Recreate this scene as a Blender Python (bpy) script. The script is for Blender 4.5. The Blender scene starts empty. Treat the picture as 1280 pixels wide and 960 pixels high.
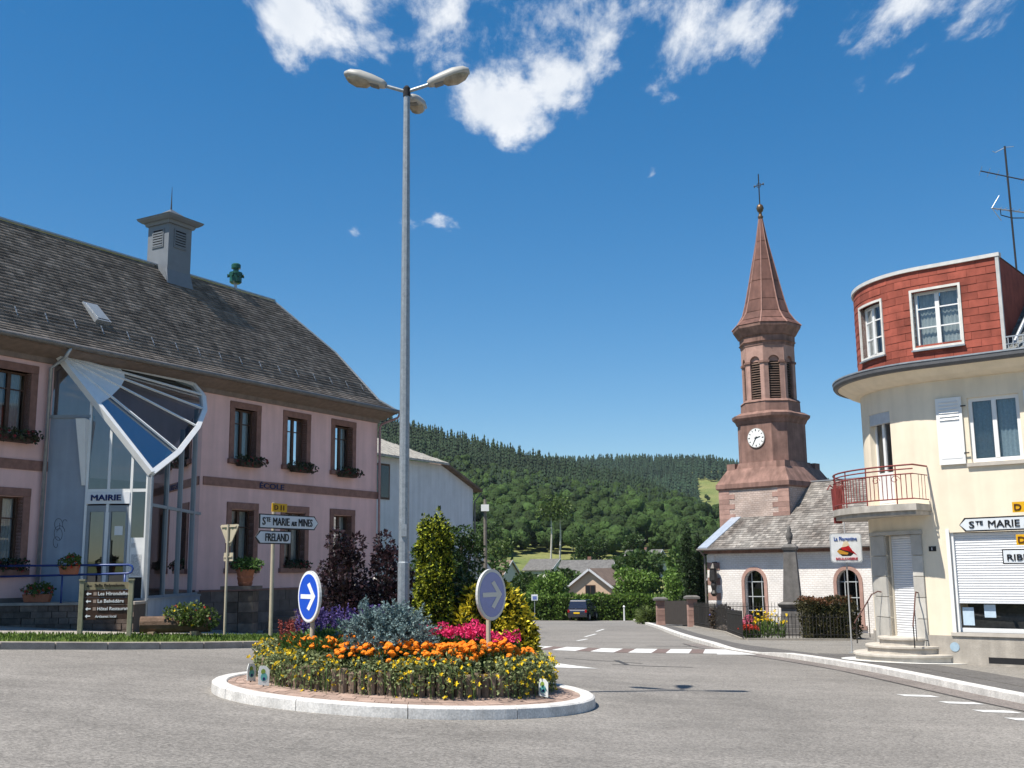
import bpy, bmesh, math, random
import numpy as np
from math import sin, cos, pi, radians, hypot, atan2, sqrt
from mathutils import Vector, Matrix

scn = bpy.context.scene
COL = scn.collection

# ------------------------------------------------------------------ camera
cam_data = bpy.data.cameras.new('camera')
cam = bpy.data.objects.new('camera', cam_data)
COL.objects.link(cam)
cam_data.sensor_width = 36.0
cam_data.lens = 36.0 * 1350 / 1280
cam_data.clip_start = 0.1
cam_data.clip_end = 6000
EYE = 1.65
mw = Matrix.Rotation(radians(90 + 9.74), 4, 'X') @ Matrix.Rotation(radians(-0.6), 4, 'Z')
mw.translation = (0, 0, EYE)
cam.matrix_world = mw
scn.camera = cam

# ------------------------------------------------------------------ sun, sky, exposure
SUN_AZ = atan2(-0.827, -0.561)          # from +Y towards +X
SUN_EL = radians(60.5)
to_sun = Vector((sin(SUN_AZ) * cos(SUN_EL), cos(SUN_AZ) * cos(SUN_EL), sin(SUN_EL)))
sl = bpy.data.lights.new('sun', 'SUN')
sl.energy = 5.0
sl.angle = radians(0.53)
sl.color = (1.0, 0.945, 0.85)
so = bpy.data.objects.new('sun', sl)
COL.objects.link(so)
so.rotation_euler = to_sun.to_track_quat('Z', 'Y').to_euler()
so.location = (-20, -15, 40)

world = bpy.data.worlds.new('World')
scn.world = world
world.use_nodes = True
def build_world():
    nt = world.node_tree
    N, L = nt.nodes, nt.links
    for x in list(N): N.remove(x)
    out = N.new('ShaderNodeOutputWorld')
    bg = N.new('ShaderNodeBackground')
    L.new(bg.outputs[0], out.inputs[0])
    sky = N.new('ShaderNodeTexSky')
    sky.sky_type = 'NISHITA'
    sky.sun_disc = False
    sky.sun_elevation = SUN_EL
    sky.sun_rotation = SUN_AZ % (2 * pi)
    sky.altitude = 900
    sky.air_density = 1.0
    sky.dust_density = 0.1
    sky.ozone_density = 2.2
    hs = N.new('ShaderNodeHueSaturation')
    hs.inputs['Saturation'].default_value = 1.56
    hs.inputs['Value'].default_value = SKYV
    gm = N.new('ShaderNodeGamma'); gm.inputs[1].default_value = SKYG
    L.new(sky.outputs[0], gm.inputs[0]); L.new(gm.outputs[0], hs.inputs['Color'])
    tc = N.new('ShaderNodeTexCoord')
    sep = N.new('ShaderNodeSeparateXYZ')
    L.new(tc.outputs['Generated'], sep.inputs[0])
    def math_(op, a, b=None, clamp=False):
        m = N.new('ShaderNodeMath'); m.operation = op; m.use_clamp = clamp
        for i, q in enumerate((a, b)):
            if q is None: continue
            if isinstance(q, (int, float)): m.inputs[i].default_value = q
            else: L.new(q, m.inputs[i])
        return m.outputs[0]
    zc = math_('MAXIMUM', sep.outputs[2], 0.04)
    px = math_('DIVIDE', sep.outputs[0], zc)
    py = math_('DIVIDE', sep.outputs[1], zc)
    cmb = N.new('ShaderNodeCombineXYZ')
    L.new(px, cmb.inputs[0]); L.new(math_('MULTIPLY', py, 0.4), cmb.inputs[1])
    def noise(scale, detail, rough, off=(0, 0, 0), dist=0.0):
        mp = N.new('ShaderNodeMapping'); mp.inputs['Location'].default_value = off
        L.new(cmb.outputs[0], mp.inputs[0])
        n = N.new('ShaderNodeTexNoise')
        n.inputs['Scale'].default_value = scale; n.inputs['Detail'].default_value = detail
        n.inputs['Roughness'].default_value = rough; n.inputs['Distortion'].default_value = dist
        L.new(mp.outputs[0], n.inputs['Vector'])
        return n.outputs[0]
    big = noise(1.15, 3, 0.5, (3.7, 1.3, 0))          # where clouds gather, over the whole sky
    fine = noise(8.5, 12, 0.63, (1.7, 0.6, 0), 0.15)
    # cumulus clumps of this moment (positions in the cloud layer)
    blobs = [(0.02, .896, .085, 1.0), (0.09, .85, .075, 1.0), (-0.055, .89, .075, .98), (0.14, .88, .045, .8), (0.19, .772, .075, .85), (0.03, .79, .12, .60), (-0.11, .735, .14, .74),
             (-0.37, .722, .11, .92), (-0.26, .71, .10, .80), (0.10, .73, .13, .60), (0.24, .72, .10, .62), (0.34, .75, .12, .64), (0.44, .742, .09, .70),
             (0.72, .735, .10, .72), (0.84, .725, .09, .74), (-0.28, 1.225, .05, .60), (-0.21, 1.22, .05, .66), (-0.47, 1.24, .04, .52),
             (0.37, 1.06, .022, .60), (0.81, .84, .04, .52), (0.2, .5, .25, .6), (-0.9, .48, .2, .6), (1.0, .3, .25, .6)]
    acc = None
    for (bx, by, br, ba) in blobs:
        vd = N.new('ShaderNodeVectorMath'); vd.operation = 'DISTANCE'
        L.new(cmb.outputs[0], vd.inputs[0]); vd.inputs[1].default_value = (bx, by, 0)
        q = math_('DIVIDE', vd.outputs['Value'], br * 1.55)
        q = math_('SUBTRACT', 1.0, q, True)
        q = math_('POWER', q, 0.7)
        q = math_('MULTIPLY', q, ba)
        acc = q if acc is None else math_('MAXIMUM', acc, q)
    # clouds behind and overhead, out of the picture: the same cloud field carried on
    back = math_('MULTIPLY', math_('SUBTRACT', 0.9, py, True), math_('SUBTRACT', big, 0.38))
    acc = math_('MAXIMUM', acc, math_('MULTIPLY', back, 2.2))
    dens = math_('ADD', math_('MULTIPLY', acc, 1.0), math_('MULTIPLY', math_('SUBTRACT', fine, 0.5), 1.7))
    mr = N.new('ShaderNodeMapRange'); mr.interpolation_type = 'SMOOTHSTEP'
    L.new(dens, mr.inputs['Value'])
    mr.inputs['From Min'].default_value = 0.40; mr.inputs['From Max'].default_value = 0.88
    mr.inputs['To Max'].default_value = 0.90
    gate = math_('GREATER_THAN', acc, 0.02)
    fac = math_('MULTIPLY', mr.outputs[0], gate)
    shade = noise(11, 4, 0.5, (5, 5, 0))
    cr = N.new('ShaderNodeMix'); cr.data_type = 'RGBA'
    L.new(shade, cr.inputs[0])
    cr.inputs[6].default_value = (4.6, 5.0, 5.5, 1); cr.inputs[7].default_value = (7.2, 7.2, 7.2, 1)
    mx = N.new('ShaderNodeMix'); mx.data_type = 'RGBA'
    L.new(fac, mx.inputs[0]); L.new(hs.outputs[0], mx.inputs[6]); L.new(cr.outputs[2], mx.inputs[7])
    L.new(mx.outputs[2], bg.inputs[0])
    bg.inputs[1].default_value = 0.105
SKYV = 1.12; SKYG = 0.8
build_world()
scn.view_settings.view_transform = 'Standard'
scn.view_settings.look = 'None'
scn.view_settings.exposure = 0.62
scn.view_settings.gamma = 1.0
scn.view_settings.use_curve_mapping = False
scn.render.engine = 'CYCLES'
scn.cycles.max_bounces = 6
scn.cycles.transparent_max_bounces = 12
scn.render.resolution_x = 1024
scn.render.resolution_y = 768

rng = np.random.default_rng(11)
random.seed(5)

# ------------------------------------------------------------------ materials
MATS = {}
def M(name, col, rough=0.8, var=0.12, scale=5.0, bump=0.0, bscale=40.0, metal=0.0, spec=0.3, island=0.0, obj=0.0,
      col2=None, speck=0.0, sscale=160.0, streak=0.0, trans=0.0, coat=0.0, bdist=0.02):
    if name in MATS: return MATS[name]
    m = bpy.data.materials.new(name); m.use_nodes = True
    nt = m.node_tree; N, L = nt.nodes, nt.links
    b = N['Principled BSDF']
    b.inputs['Roughness'].default_value = rough
    b.inputs['Metallic'].default_value = metal
    b.inputs['Specular IOR Level'].default_value = spec
    if coat: b.inputs['Coat Weight'].default_value = coat
    tc = N.new('ShaderNodeTexCoord')
    n1 = N.new('ShaderNodeTexNoise'); n1.inputs['Scale'].default_value = scale
    n1.inputs['Detail'].default_value = 5; n1.inputs['Roughness'].default_value = 0.62
    L.new(tc.outputs['Object'], n1.inputs['Vector'])
    mix = N.new('ShaderNodeMix'); mix.data_type = 'RGBA'
    ramp = N.new('ShaderNodeMapRange'); ramp.inputs['From Min'].default_value = .3; ramp.inputs['From Max'].default_value = .7
    L.new(n1.outputs[0], ramp.inputs[0])
    L.new(ramp.outputs[0], mix.inputs[0])
    c2 = col2 if col2 else tuple(c * (1 + var) for c in col)
    c1 = col if col2 else tuple(c * (1 - var) for c in col)
    mix.inputs[6].default_value = (*c1, 1); mix.inputs[7].default_value = (*c2, 1)
    cur = mix.outputs[2]
    def mul(fac_socket, lo, hi):
        nonlocal cur
        mr = N.new('ShaderNodeMapRange'); L.new(fac_socket, mr.inputs[0])
        mr.inputs['To Min'].default_value = lo; mr.inputs['To Max'].default_value = hi
        vm = N.new('ShaderNodeVectorMath'); vm.operation = 'SCALE'
        L.new(cur, vm.inputs[0]); L.new(mr.outputs[0], vm.inputs['Scale'])
        cur = vm.outputs[0]
    if island:
        ge = N.new('ShaderNodeNewGeometry'); mul(ge.outputs['Random Per Island'], 1 - island, 1 + island)
    if obj:
        oi = N.new('ShaderNodeObjectInfo'); mul(oi.outputs['Random'], 1 - obj, 1 + obj)
    if speck:
        n3 = N.new('ShaderNodeTexNoise'); n3.inputs['Scale'].default_value = sscale; n3.inputs['Detail'].default_value = 3
        L.new(tc.outputs['Object'], n3.inputs['Vector'])
        r3 = N.new('ShaderNodeMapRange'); r3.inputs['From Min'].default_value = .35; r3.inputs['From Max'].default_value = .65
        L.new(n3.outputs[0], r3.inputs[0]); mul(r3.outputs[0], 1 - speck, 1 + speck)
    if streak:
        mp = N.new('ShaderNodeMapping'); mp.inputs['Scale'].default_value = (3.0, 3.0, .25)
        L.new(tc.outputs['Object'], mp.inputs[0])
        n4 = N.new('ShaderNodeTexNoise'); n4.inputs['Scale'].default_value = 1.3; n4.inputs['Detail'].default_value = 6
        L.new(mp.outputs[0], n4.inputs['Vector'])
        r4 = N.new('ShaderNodeMapRange'); r4.inputs['From Min'].default_value = .35; r4.inputs['From Max'].default_value = .65
        L.new(n4.outputs[0], r4.inputs[0]); mul(r4.outputs[0], 1 - streak, 1 + streak * .5)
    L.new(cur, b.inputs['Base Color'])
    if bump:
        n2 = N.new('ShaderNodeTexNoise'); n2.inputs['Scale'].default_value = bscale; n2.inputs['Detail'].default_value = 4
        L.new(tc.outputs['Object'], n2.inputs['Vector'])
        bp = N.new('ShaderNodeBump'); bp.inputs['Strength'].default_value = bump; bp.inputs['Distance'].default_value = bdist
        L.new(n2.outputs[0], bp.inputs['Height']); L.new(bp.outputs[0], b.inputs['Normal'])
    if trans:
        tr = N.new('ShaderNodeBsdfTranslucent'); L.new(cur, tr.inputs[0])
        ms = N.new('ShaderNodeMixShader'); ms.inputs[0].default_value = trans
        L.new(b.outputs[0], ms.inputs[1]); L.new(tr.outputs[0], ms.inputs[2])
        L.new(ms.outputs[0], N['Material Output'].inputs[0])
    MATS[name] = m
    return m
def leafmat(name, col, island=0.4, trans=0.25, rough=.55):
    return M(name, col, rough=rough, var=.18, scale=1.2, island=island, trans=trans, spec=.25)
def glassmat(name, tint=(.55, .6, .62), rough=.02, see=.55, graze=.9):
    if name in MATS: return MATS[name]
    m = bpy.data.materials.new(name); m.use_nodes = True
    nt = m.node_tree; N, L = nt.nodes, nt.links
    for x in list(N): N.remove(x)
    out = N.new('ShaderNodeOutputMaterial')
    tr = N.new('ShaderNodeBsdfTransparent'); tr.inputs[0].default_value = (*tint, 1)
    gl = N.new('ShaderNodeBsdfGlossy'); gl.inputs['Roughness'].default_value = rough
    gl.inputs[0].default_value = (.78, .82, .86, 1)
    fr = N.new('ShaderNodeLayerWeight'); fr.inputs[0].default_value = .25
    mr = N.new('ShaderNodeMapRange'); mr.inputs['To Min'].default_value = 1 - see - .37; mr.inputs['To Max'].default_value = graze
    L.new(fr.outputs['Fresnel'], mr.inputs[0])
    tc = N.new('ShaderNodeTexCoord'); nz = N.new('ShaderNodeTexNoise'); nz.inputs['Scale'].default_value = 1.3
    L.new(tc.outputs['Object'], nz.inputs['Vector'])
    bp = N.new('ShaderNodeBump'); bp.inputs['Strength'].default_value = .04; L.new(nz.outputs[0], bp.inputs['Height'])
    L.new(bp.outputs[0], gl.inputs['Normal'])
    mx = N.new('ShaderNodeMixShader')
    L.new(mr.outputs[0], mx.inputs[0]); L.new(tr.outputs[0], mx.inputs[1]); L.new(gl.outputs[0], mx.inputs[2])
    L.new(mx.outputs[0], out.inputs[0])
    MATS[name] = m
    return m

# ------------------------------------------------------------------ geometry helpers
WO = {}
def V3(p): return Vector(p)
class MB:
    def __init__(s): s.v = []; s.f = []
    def quad(s, *p):
        i = len(s.v); s.v += [tuple(q) for q in p]; s.f.append(tuple(range(i, i + len(p)))); return s
    def hexa(s, b, t):
        """two rings of equal length: bottom, top -> closed solid"""
        n = len(b); i = len(s.v); s.v += [tuple(q) for q in b] + [tuple(q) for q in t]
        s.f.append(tuple(range(i + n - 1, i - 1, -1))); s.f.append(tuple(range(i + n, i + 2 * n)))
        for k in range(n): s.f.append((i + k, i + (k + 1) % n, i + n + (k + 1) % n, i + n + k))
        return s
    def box(s, c, size, rz=0.0):
        x, y, z = [q / 2 for q in size]; ca, sa = cos(rz), sin(rz)
        def P(a, b, d): return (c[0] + a * ca - b * sa, c[1] + a * sa + b * ca, c[2] + d)
        return s.hexa([P(-x, -y, -z), P(x, -y, -z), P(x, y, -z), P(-x, y, -z)], [P(-x, -y, z), P(x, -y, z), P(x, y, z), P(-x, y, z)])
    def fbox(s, fm, s0, s1, z0, z1, d0, d1, seg=1):
        """box in facade coordinates (along, up, out)"""
        for k in range(seg):
            a, b = s0 + (s1 - s0) * k / seg, s0 + (s1 - s0) * (k + 1) / seg
            s.hexa([fm(a, z0, d0), fm(b, z0, d0), fm(b, z0, d1), fm(a, z0, d1)], [fm(a, z1, d0), fm(b, z1, d0), fm(b, z1, d1), fm(a, z1, d1)])
        return s
    def beam(s, a, b, w, h=None, up=(0, 0, 1)):
        a, b = V3(a), V3(b); h = h or w; d = (b - a).normalized(); up = V3(up)
        sd = d.cross(up)
        if sd.length < 1e-4: sd = d.cross(V3((1, 0, 0)))
        sd.normalize(); uu = sd.cross(d)
        r = [sd * w / 2 * i + uu * h / 2 * j for i, j in ((-1, -1), (1, -1), (1, 1), (-1, 1))]
        return s.hexa([a + q for q in r], [b + q for q in r])
    def tube(s, pts, rad, n=8, cap=True):
        pts = [V3(p) for p in pts]; rad = rad if isinstance(rad, (list, tuple)) else [rad] * len(pts)
        i0 = len(s.v); ref = None
        for k, p in enumerate(pts):
            d = (pts[min(k + 1, len(pts) - 1)] - pts[max(k - 1, 0)]).normalized()
            if ref is None:
                ref = d.cross(V3((0, 0, 1)))
                if ref.length < 1e-3: ref = V3((1, 0, 0))
            ref = (ref - d * ref.dot(d)).normalized(); q = d.cross(ref)
            for j in range(n):
                a = 2 * pi * j / n; s.v.append(tuple(p + (ref * cos(a) + q * sin(a)) * rad[k]))
        for k in range(len(pts) - 1):
            for j in range(n):
                a = i0 + k * n + j; b = i0 + k * n + (j + 1) % n; s.f.append((a, b, b + n, a + n))
        if cap:
            s.f.append(tuple(range(i0 + n - 1, i0 - 1, -1))); e = i0 + (len(pts) - 1) * n; s.f.append(tuple(range(e, e + n)))
        return s
    def lathe(s, prof, n=16, c=(0, 0, 0), a0=0.0, axis=None):
        i0 = len(s.v)
        for r, z in prof:
            for j in range(n):
                a = a0 + 2 * pi * j / n; s.v.append((c[0] + r * cos(a), c[1] + r * sin(a), c[2] + z))
        for k in range(len(prof) - 1):
            for j in range(n):
                a = i0 + k * n + j; b = i0 + k * n + (j + 1) % n; s.f.append((a, b, b + n, a + n))
        s.f.append(tuple(range(i0 + n - 1, i0 - 1, -1))); e = i0 + (len(prof) - 1) * n; s.f.append(tuple(range(e, e + n)))
        return s
    def add(s, V, F):
        i = len(s.v); s.v += [tuple(q) for q in V]; s.f += [tuple(j + i for j in f) for f in F]; return s
    def build(s, name, mat, parent=None, smooth=False, bevel=0.0, recalc=True):
        off = V3((0, 0, 0))
        if parent is not None: off = WO.get(parent, V3((0, 0, 0)))
        me = bpy.data.meshes.new(name)
        me.from_pydata([(p[0] - off[0], p[1] - off[1], p[2] - off[2]) for p in s.v], [], s.f)
        if recalc:
            bm = bmesh.new(); bm.from_mesh(me); bmesh.ops.recalc_face_normals(bm, faces=bm.faces); bm.to_mesh(me); bm.free()
        if smooth: me.polygons.foreach_set('use_smooth', [True] * len(me.polygons))
        return finish(name, me, mat, parent, off, bevel)
def finish(name, me, mat, parent, off=None, bevel=0.0):
    if mat: me.materials.append(mat)
    o = bpy.data.objects.new(name, me); COL.objects.link(o)
    if parent is not None: o.parent = parent; WO[o] = off
    if bevel:
        bv = o.modifiers.new('bevel', 'BEVEL'); bv.width = bevel; bv.segments = 2; bv.limit_method = 'ANGLE'
    return o
def np_mesh(name, V, F, mat, parent=None, smooth=False):
    me = bpy.data.meshes.new(name); V = np.asarray(V, dtype=np.float32); F = np.asarray(F, dtype=np.int32)
    off = WO.get(parent, V3((0, 0, 0))) if parent is not None else V3((0, 0, 0))
    V = V - np.array(off, dtype=np.float32)
    k = F.shape[1]
    me.vertices.add(len(V)); me.vertices.foreach_set('co', V.ravel())
    me.loops.add(F.size); me.loops.foreach_set('vertex_index', F.ravel())
    me.polygons.add(len(F)); me.polygons.foreach_set('loop_start', np.arange(len(F), dtype=np.int32) * k)
    me.update(calc_edges=True)
    if smooth: me.polygons.foreach_set('use_smooth', np.ones(len(F), dtype=bool))
    return finish(name, me, mat, parent, off)
def tag(o, label, cat, group=None):
    o['label'] = label; o['category'] = cat
    if group: o['group'] = group
    return o
def thing(name, label, cat, loc=(0, 0, 0), group=None):
    o = bpy.data.objects.new(name, None); COL.objects.link(o); o.location = loc; o.empty_display_size = .2
    WO[o] = V3(loc); return tag(o, label, cat, group)
def struct(o): o['kind'] = 'structure'; return o
def stuff(o): o['kind'] = 'stuff'; return o
def copy_tree(o, loc=None, rz=None, sc=None, parent=None, label=None):
    c = o.copy(); COL.objects.link(c)
    if parent is not None: c.parent = parent
    if loc is not None: c.location = loc
    if rz is not None: c.rotation_euler = (0, 0, rz)
    if sc is not None: c.scale = (sc, sc, sc) if isinstance(sc, (int, float)) else sc
    if label: c['label'] = label
    for ch in list(o.children): copy_tree(ch, parent=c)
    return c
def text_mesh(txt, w=None, h=None, size=1.0, depth=0.004, bold=.014):
    cu = bpy.data.curves.new('lettering', 'FONT'); cu.body = txt; cu.size = size; cu.extrude = depth; cu.resolution_u = 3
    cu.bevel_depth = bold; cu.bevel_resolution = 0
    o = bpy.data.objects.new('lettering', cu); COL.objects.link(o)
    dg = bpy.context.evaluated_depsgraph_get(); dg.update()
    me = bpy.data.meshes.new_from_object(o.evaluated_get(dg))
    vs = [tuple(v.co) for v in me.vertices]; fs = [tuple(p.vertices) for p in me.polygons]
    bpy.data.objects.remove(o); bpy.data.curves.remove(cu); bpy.data.meshes.remove(me)
    x0 = min(v[0] for v in vs); x1 = max(v[0] for v in vs); y0 = min(v[1] for v in vs); y1 = max(v[1] for v in vs)
    sx = w / (x1 - x0) if w else 1; sy = h / (y1 - y0) if h else sx
    if not w: sx = sy
    return [((v[0] - x0) * sx, (v[1] - y0) * sy, v[2]) for v in vs], fs, (x1 - x0) * sx, (y1 - y0) * sy
def put_text(name, txt, fm, s0, z0, D, mat, parent, w=None, h=None, depth=.004, bold=.014):
    vs, fs, W, H = text_mesh(txt, w, h, depth=depth, bold=bold)
    b = MB(); b.add([fm(s0 + v[0], z0 + v[1], D + v[2]) for v in vs], fs)
    return b.build(name, mat, parent, recalc=False)
class Fac:
    """vertical facade: origin, direction along (to the right when looked at), outward normal"""
    def __init__(s, P0, u, n): s.P = V3((P0[0], P0[1], 0)); s.u = V3((u[0], u[1], 0)); s.n = V3((n[0], n[1], 0))
    def __call__(s, a, z, D=0.0):
        p = s.P + s.u * a + s.n * D; return (p.x, p.y, z)
def wall_holes(b, fm, s0, s1, z0, z1, holes, depth=.3, step=None):
    """front skin with rectangular openings and reveals"""
    ss = sorted({s0, s1, *[h[0] for h in holes], *[h[1] for h in holes]}); zs = sorted({z0, z1, *[h[2] for h in holes], *[h[3] for h in holes]})
    ss = [q for q in ss if s0 <= q <= s1]
    if step:
        o = []
        for a, c in zip(ss[:-1], ss[1:]):
            k = max(1, int(math.ceil((c - a) / step))); o += [a + (c - a) * i / k for i in range(k)]
        ss = o + [ss[-1]]
    for a, c in zip(ss[:-1], ss[1:]):
        for z, y in zip(zs[:-1], zs[1:]):
            m, w = (a + c) / 2, (z + y) / 2
            if any(h[0] < m < h[1] and h[2] < w < h[3] for h in holes): continue
            b.quad(fm(a, z), fm(c, z), fm(c, y), fm(a, y))
    for h in holes:
        a, c, z, y = h[:4]
        k = 1 if not step else max(1, int(math.ceil((c - a) / step)))
        b.quad(fm(a, z), fm(a, y), fm(a, y, -depth), fm(a, z, -depth)); b.quad(fm(c, z), fm(c, z, -depth), fm(c, y, -depth), fm(c, y))
        for i in range(k):
            p, q = a + (c - a) * i / k, a + (c - a) * (i + 1) / k
            b.quad(fm(p, y), fm(q, y), fm(q, y, -depth), fm(p, y, -depth)); b.quad(fm(p, z), fm(p, z, -depth), fm(q, z, -depth), fm(q, z))
    return b
# ---- foliage
def unit(a): return a / np.maximum(np.linalg.norm(a, axis=1, keepdims=True), 1e-6)
def leaf_np(P, D, L, W, r=None):
    r = r or rng; n = len(P); L = np.broadcast_to(L, n)[:, None]; W = np.broadcast_to(W, n)[:, None]
    side = unit(np.cross(D, r.normal(size=(n, 3)))); nrm = np.cross(side, D)
    mid = P + D * L * .5 + nrm * L * .08
    V = np.stack([P, mid + side * W * .5, P + D * L, mid - side * W * .5], 1).reshape(-1, 3)
    return V, np.arange(4 * n).reshape(n, 4)
def cloud_pts(lobes, n, r=None, shell=.72, up=0.0):
    r = r or rng; lobes = np.asarray(lobes, float); w = (lobes[:, 3] * lobes[:, 4] * lobes[:, 5]) ** .66
    k = r.choice(len(lobes), n, p=w / w.sum()); d = unit(r.normal(size=(n, 3)))
    if up: d[:, 2] += up; d = unit(d)
    P = lobes[k, :3] + d * lobes[k, 3:6] * (shell + (1 - shell) * r.random((n, 1)) ** .5)
    return P, d
def crown(lobes, n, L, W, r=None, shell=.72, out=.6, droop=0.0):
    r = r or rng; P, d = cloud_pts(lobes, n, r, shell); D = unit(d * out + r.normal(size=(n, 3)) * .55 + np.array([0, 0, -droop]))
    s = r.uniform(.7, 1.3, n); return leaf_np(P, D, L * s, W * s, r)
def join_np(parts):
    V, F, o = [], [], 0
    for v, f in parts: V.append(v); F.append(f + o); o += len(v)
    return np.concatenate(V), np.concatenate(F)
# ================================================================== GROUND
def g(x, y):
    t = min(max((y - 25) / 35, 0), 1); s = .0585 * (1 - t) + .02 * t
    xx = x if x < 3 else 3 + (x - 3) * .5
    xx = min(max(xx, -16), 20)
    b = .0144 * y if y < 25 else .36 + .033 * (min(y, 110) - 25)
    return -s * xx - b
def hill(x, y):
    h1 = .0063 * min(max(y - 130, 0), 480) ** 1.53
    fac = .84 - x / 320 - max(0, x - 70) / 200
    h1 *= min(max(fac, .05), 1.5)
    if y > 610: h1 -= (y - 610) * .22
    t = min(max((y - 560) / 640, 0), 1); t = t * t * (3 - 2 * t)
    h2 = t * 113 * min(max(1.0 - max(0, x - 200) / 480 - max(0, -x - 100) / 900, .45), 1.5)
    if y > 1200: h2 -= (y - 1200) * .1
    return max(h1, h2, 0) + 1.2 * sin(x * .03 + 1) * sin(y * .02) * min(max((y - 170) / 200, 0), 1)
def T(x, y):
    if y < 118: return g(x, y) - .25
    return g(max(min(x, 20), -16), 110) - .35 + hill(x, y)

def build_ground():
    xs = np.concatenate([-np.geomspace(2600, 20, 60), np.linspace(-18, 18, 16), np.geomspace(20, 2600, 60)])
    ys = np.concatenate([np.linspace(-400, -10, 14), np.linspace(0, 118, 40), np.linspace(121, 700, 110), np.geomspace(712, 3200, 60)])
    V = np.array([(x, y, T(x, y)) for y in ys for x in xs]); nx = len(xs)
    i = np.arange(len(ys) - 1)[:, None] * nx + np.arange(nx - 1)[None, :]; i = i.ravel()
    F = np.stack([i, i + 1, i + nx + 1, i + nx], 1)
    m = M('meadow', (.085, .13, .028), rough=.95, scale=.03, col2=(.20, .20, .07), bump=.4, bscale=3, speck=.25, sscale=.9)
    return struct(np_mesh('ground', V, F, m, smooth=True))
build_ground()
def sheet(name, xs, ys, off, mat):
    V = np.array([(x, y, g(x, y) + off) for y in ys for x in xs]); nx = len(xs)
    i = (np.arange(len(ys) - 1)[:, None] * nx + np.arange(nx - 1)[None, :]).ravel()
    return struct(np_mesh(name, V, np.stack([i, i + 1, i + nx + 1, i + nx], 1), mat))
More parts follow.
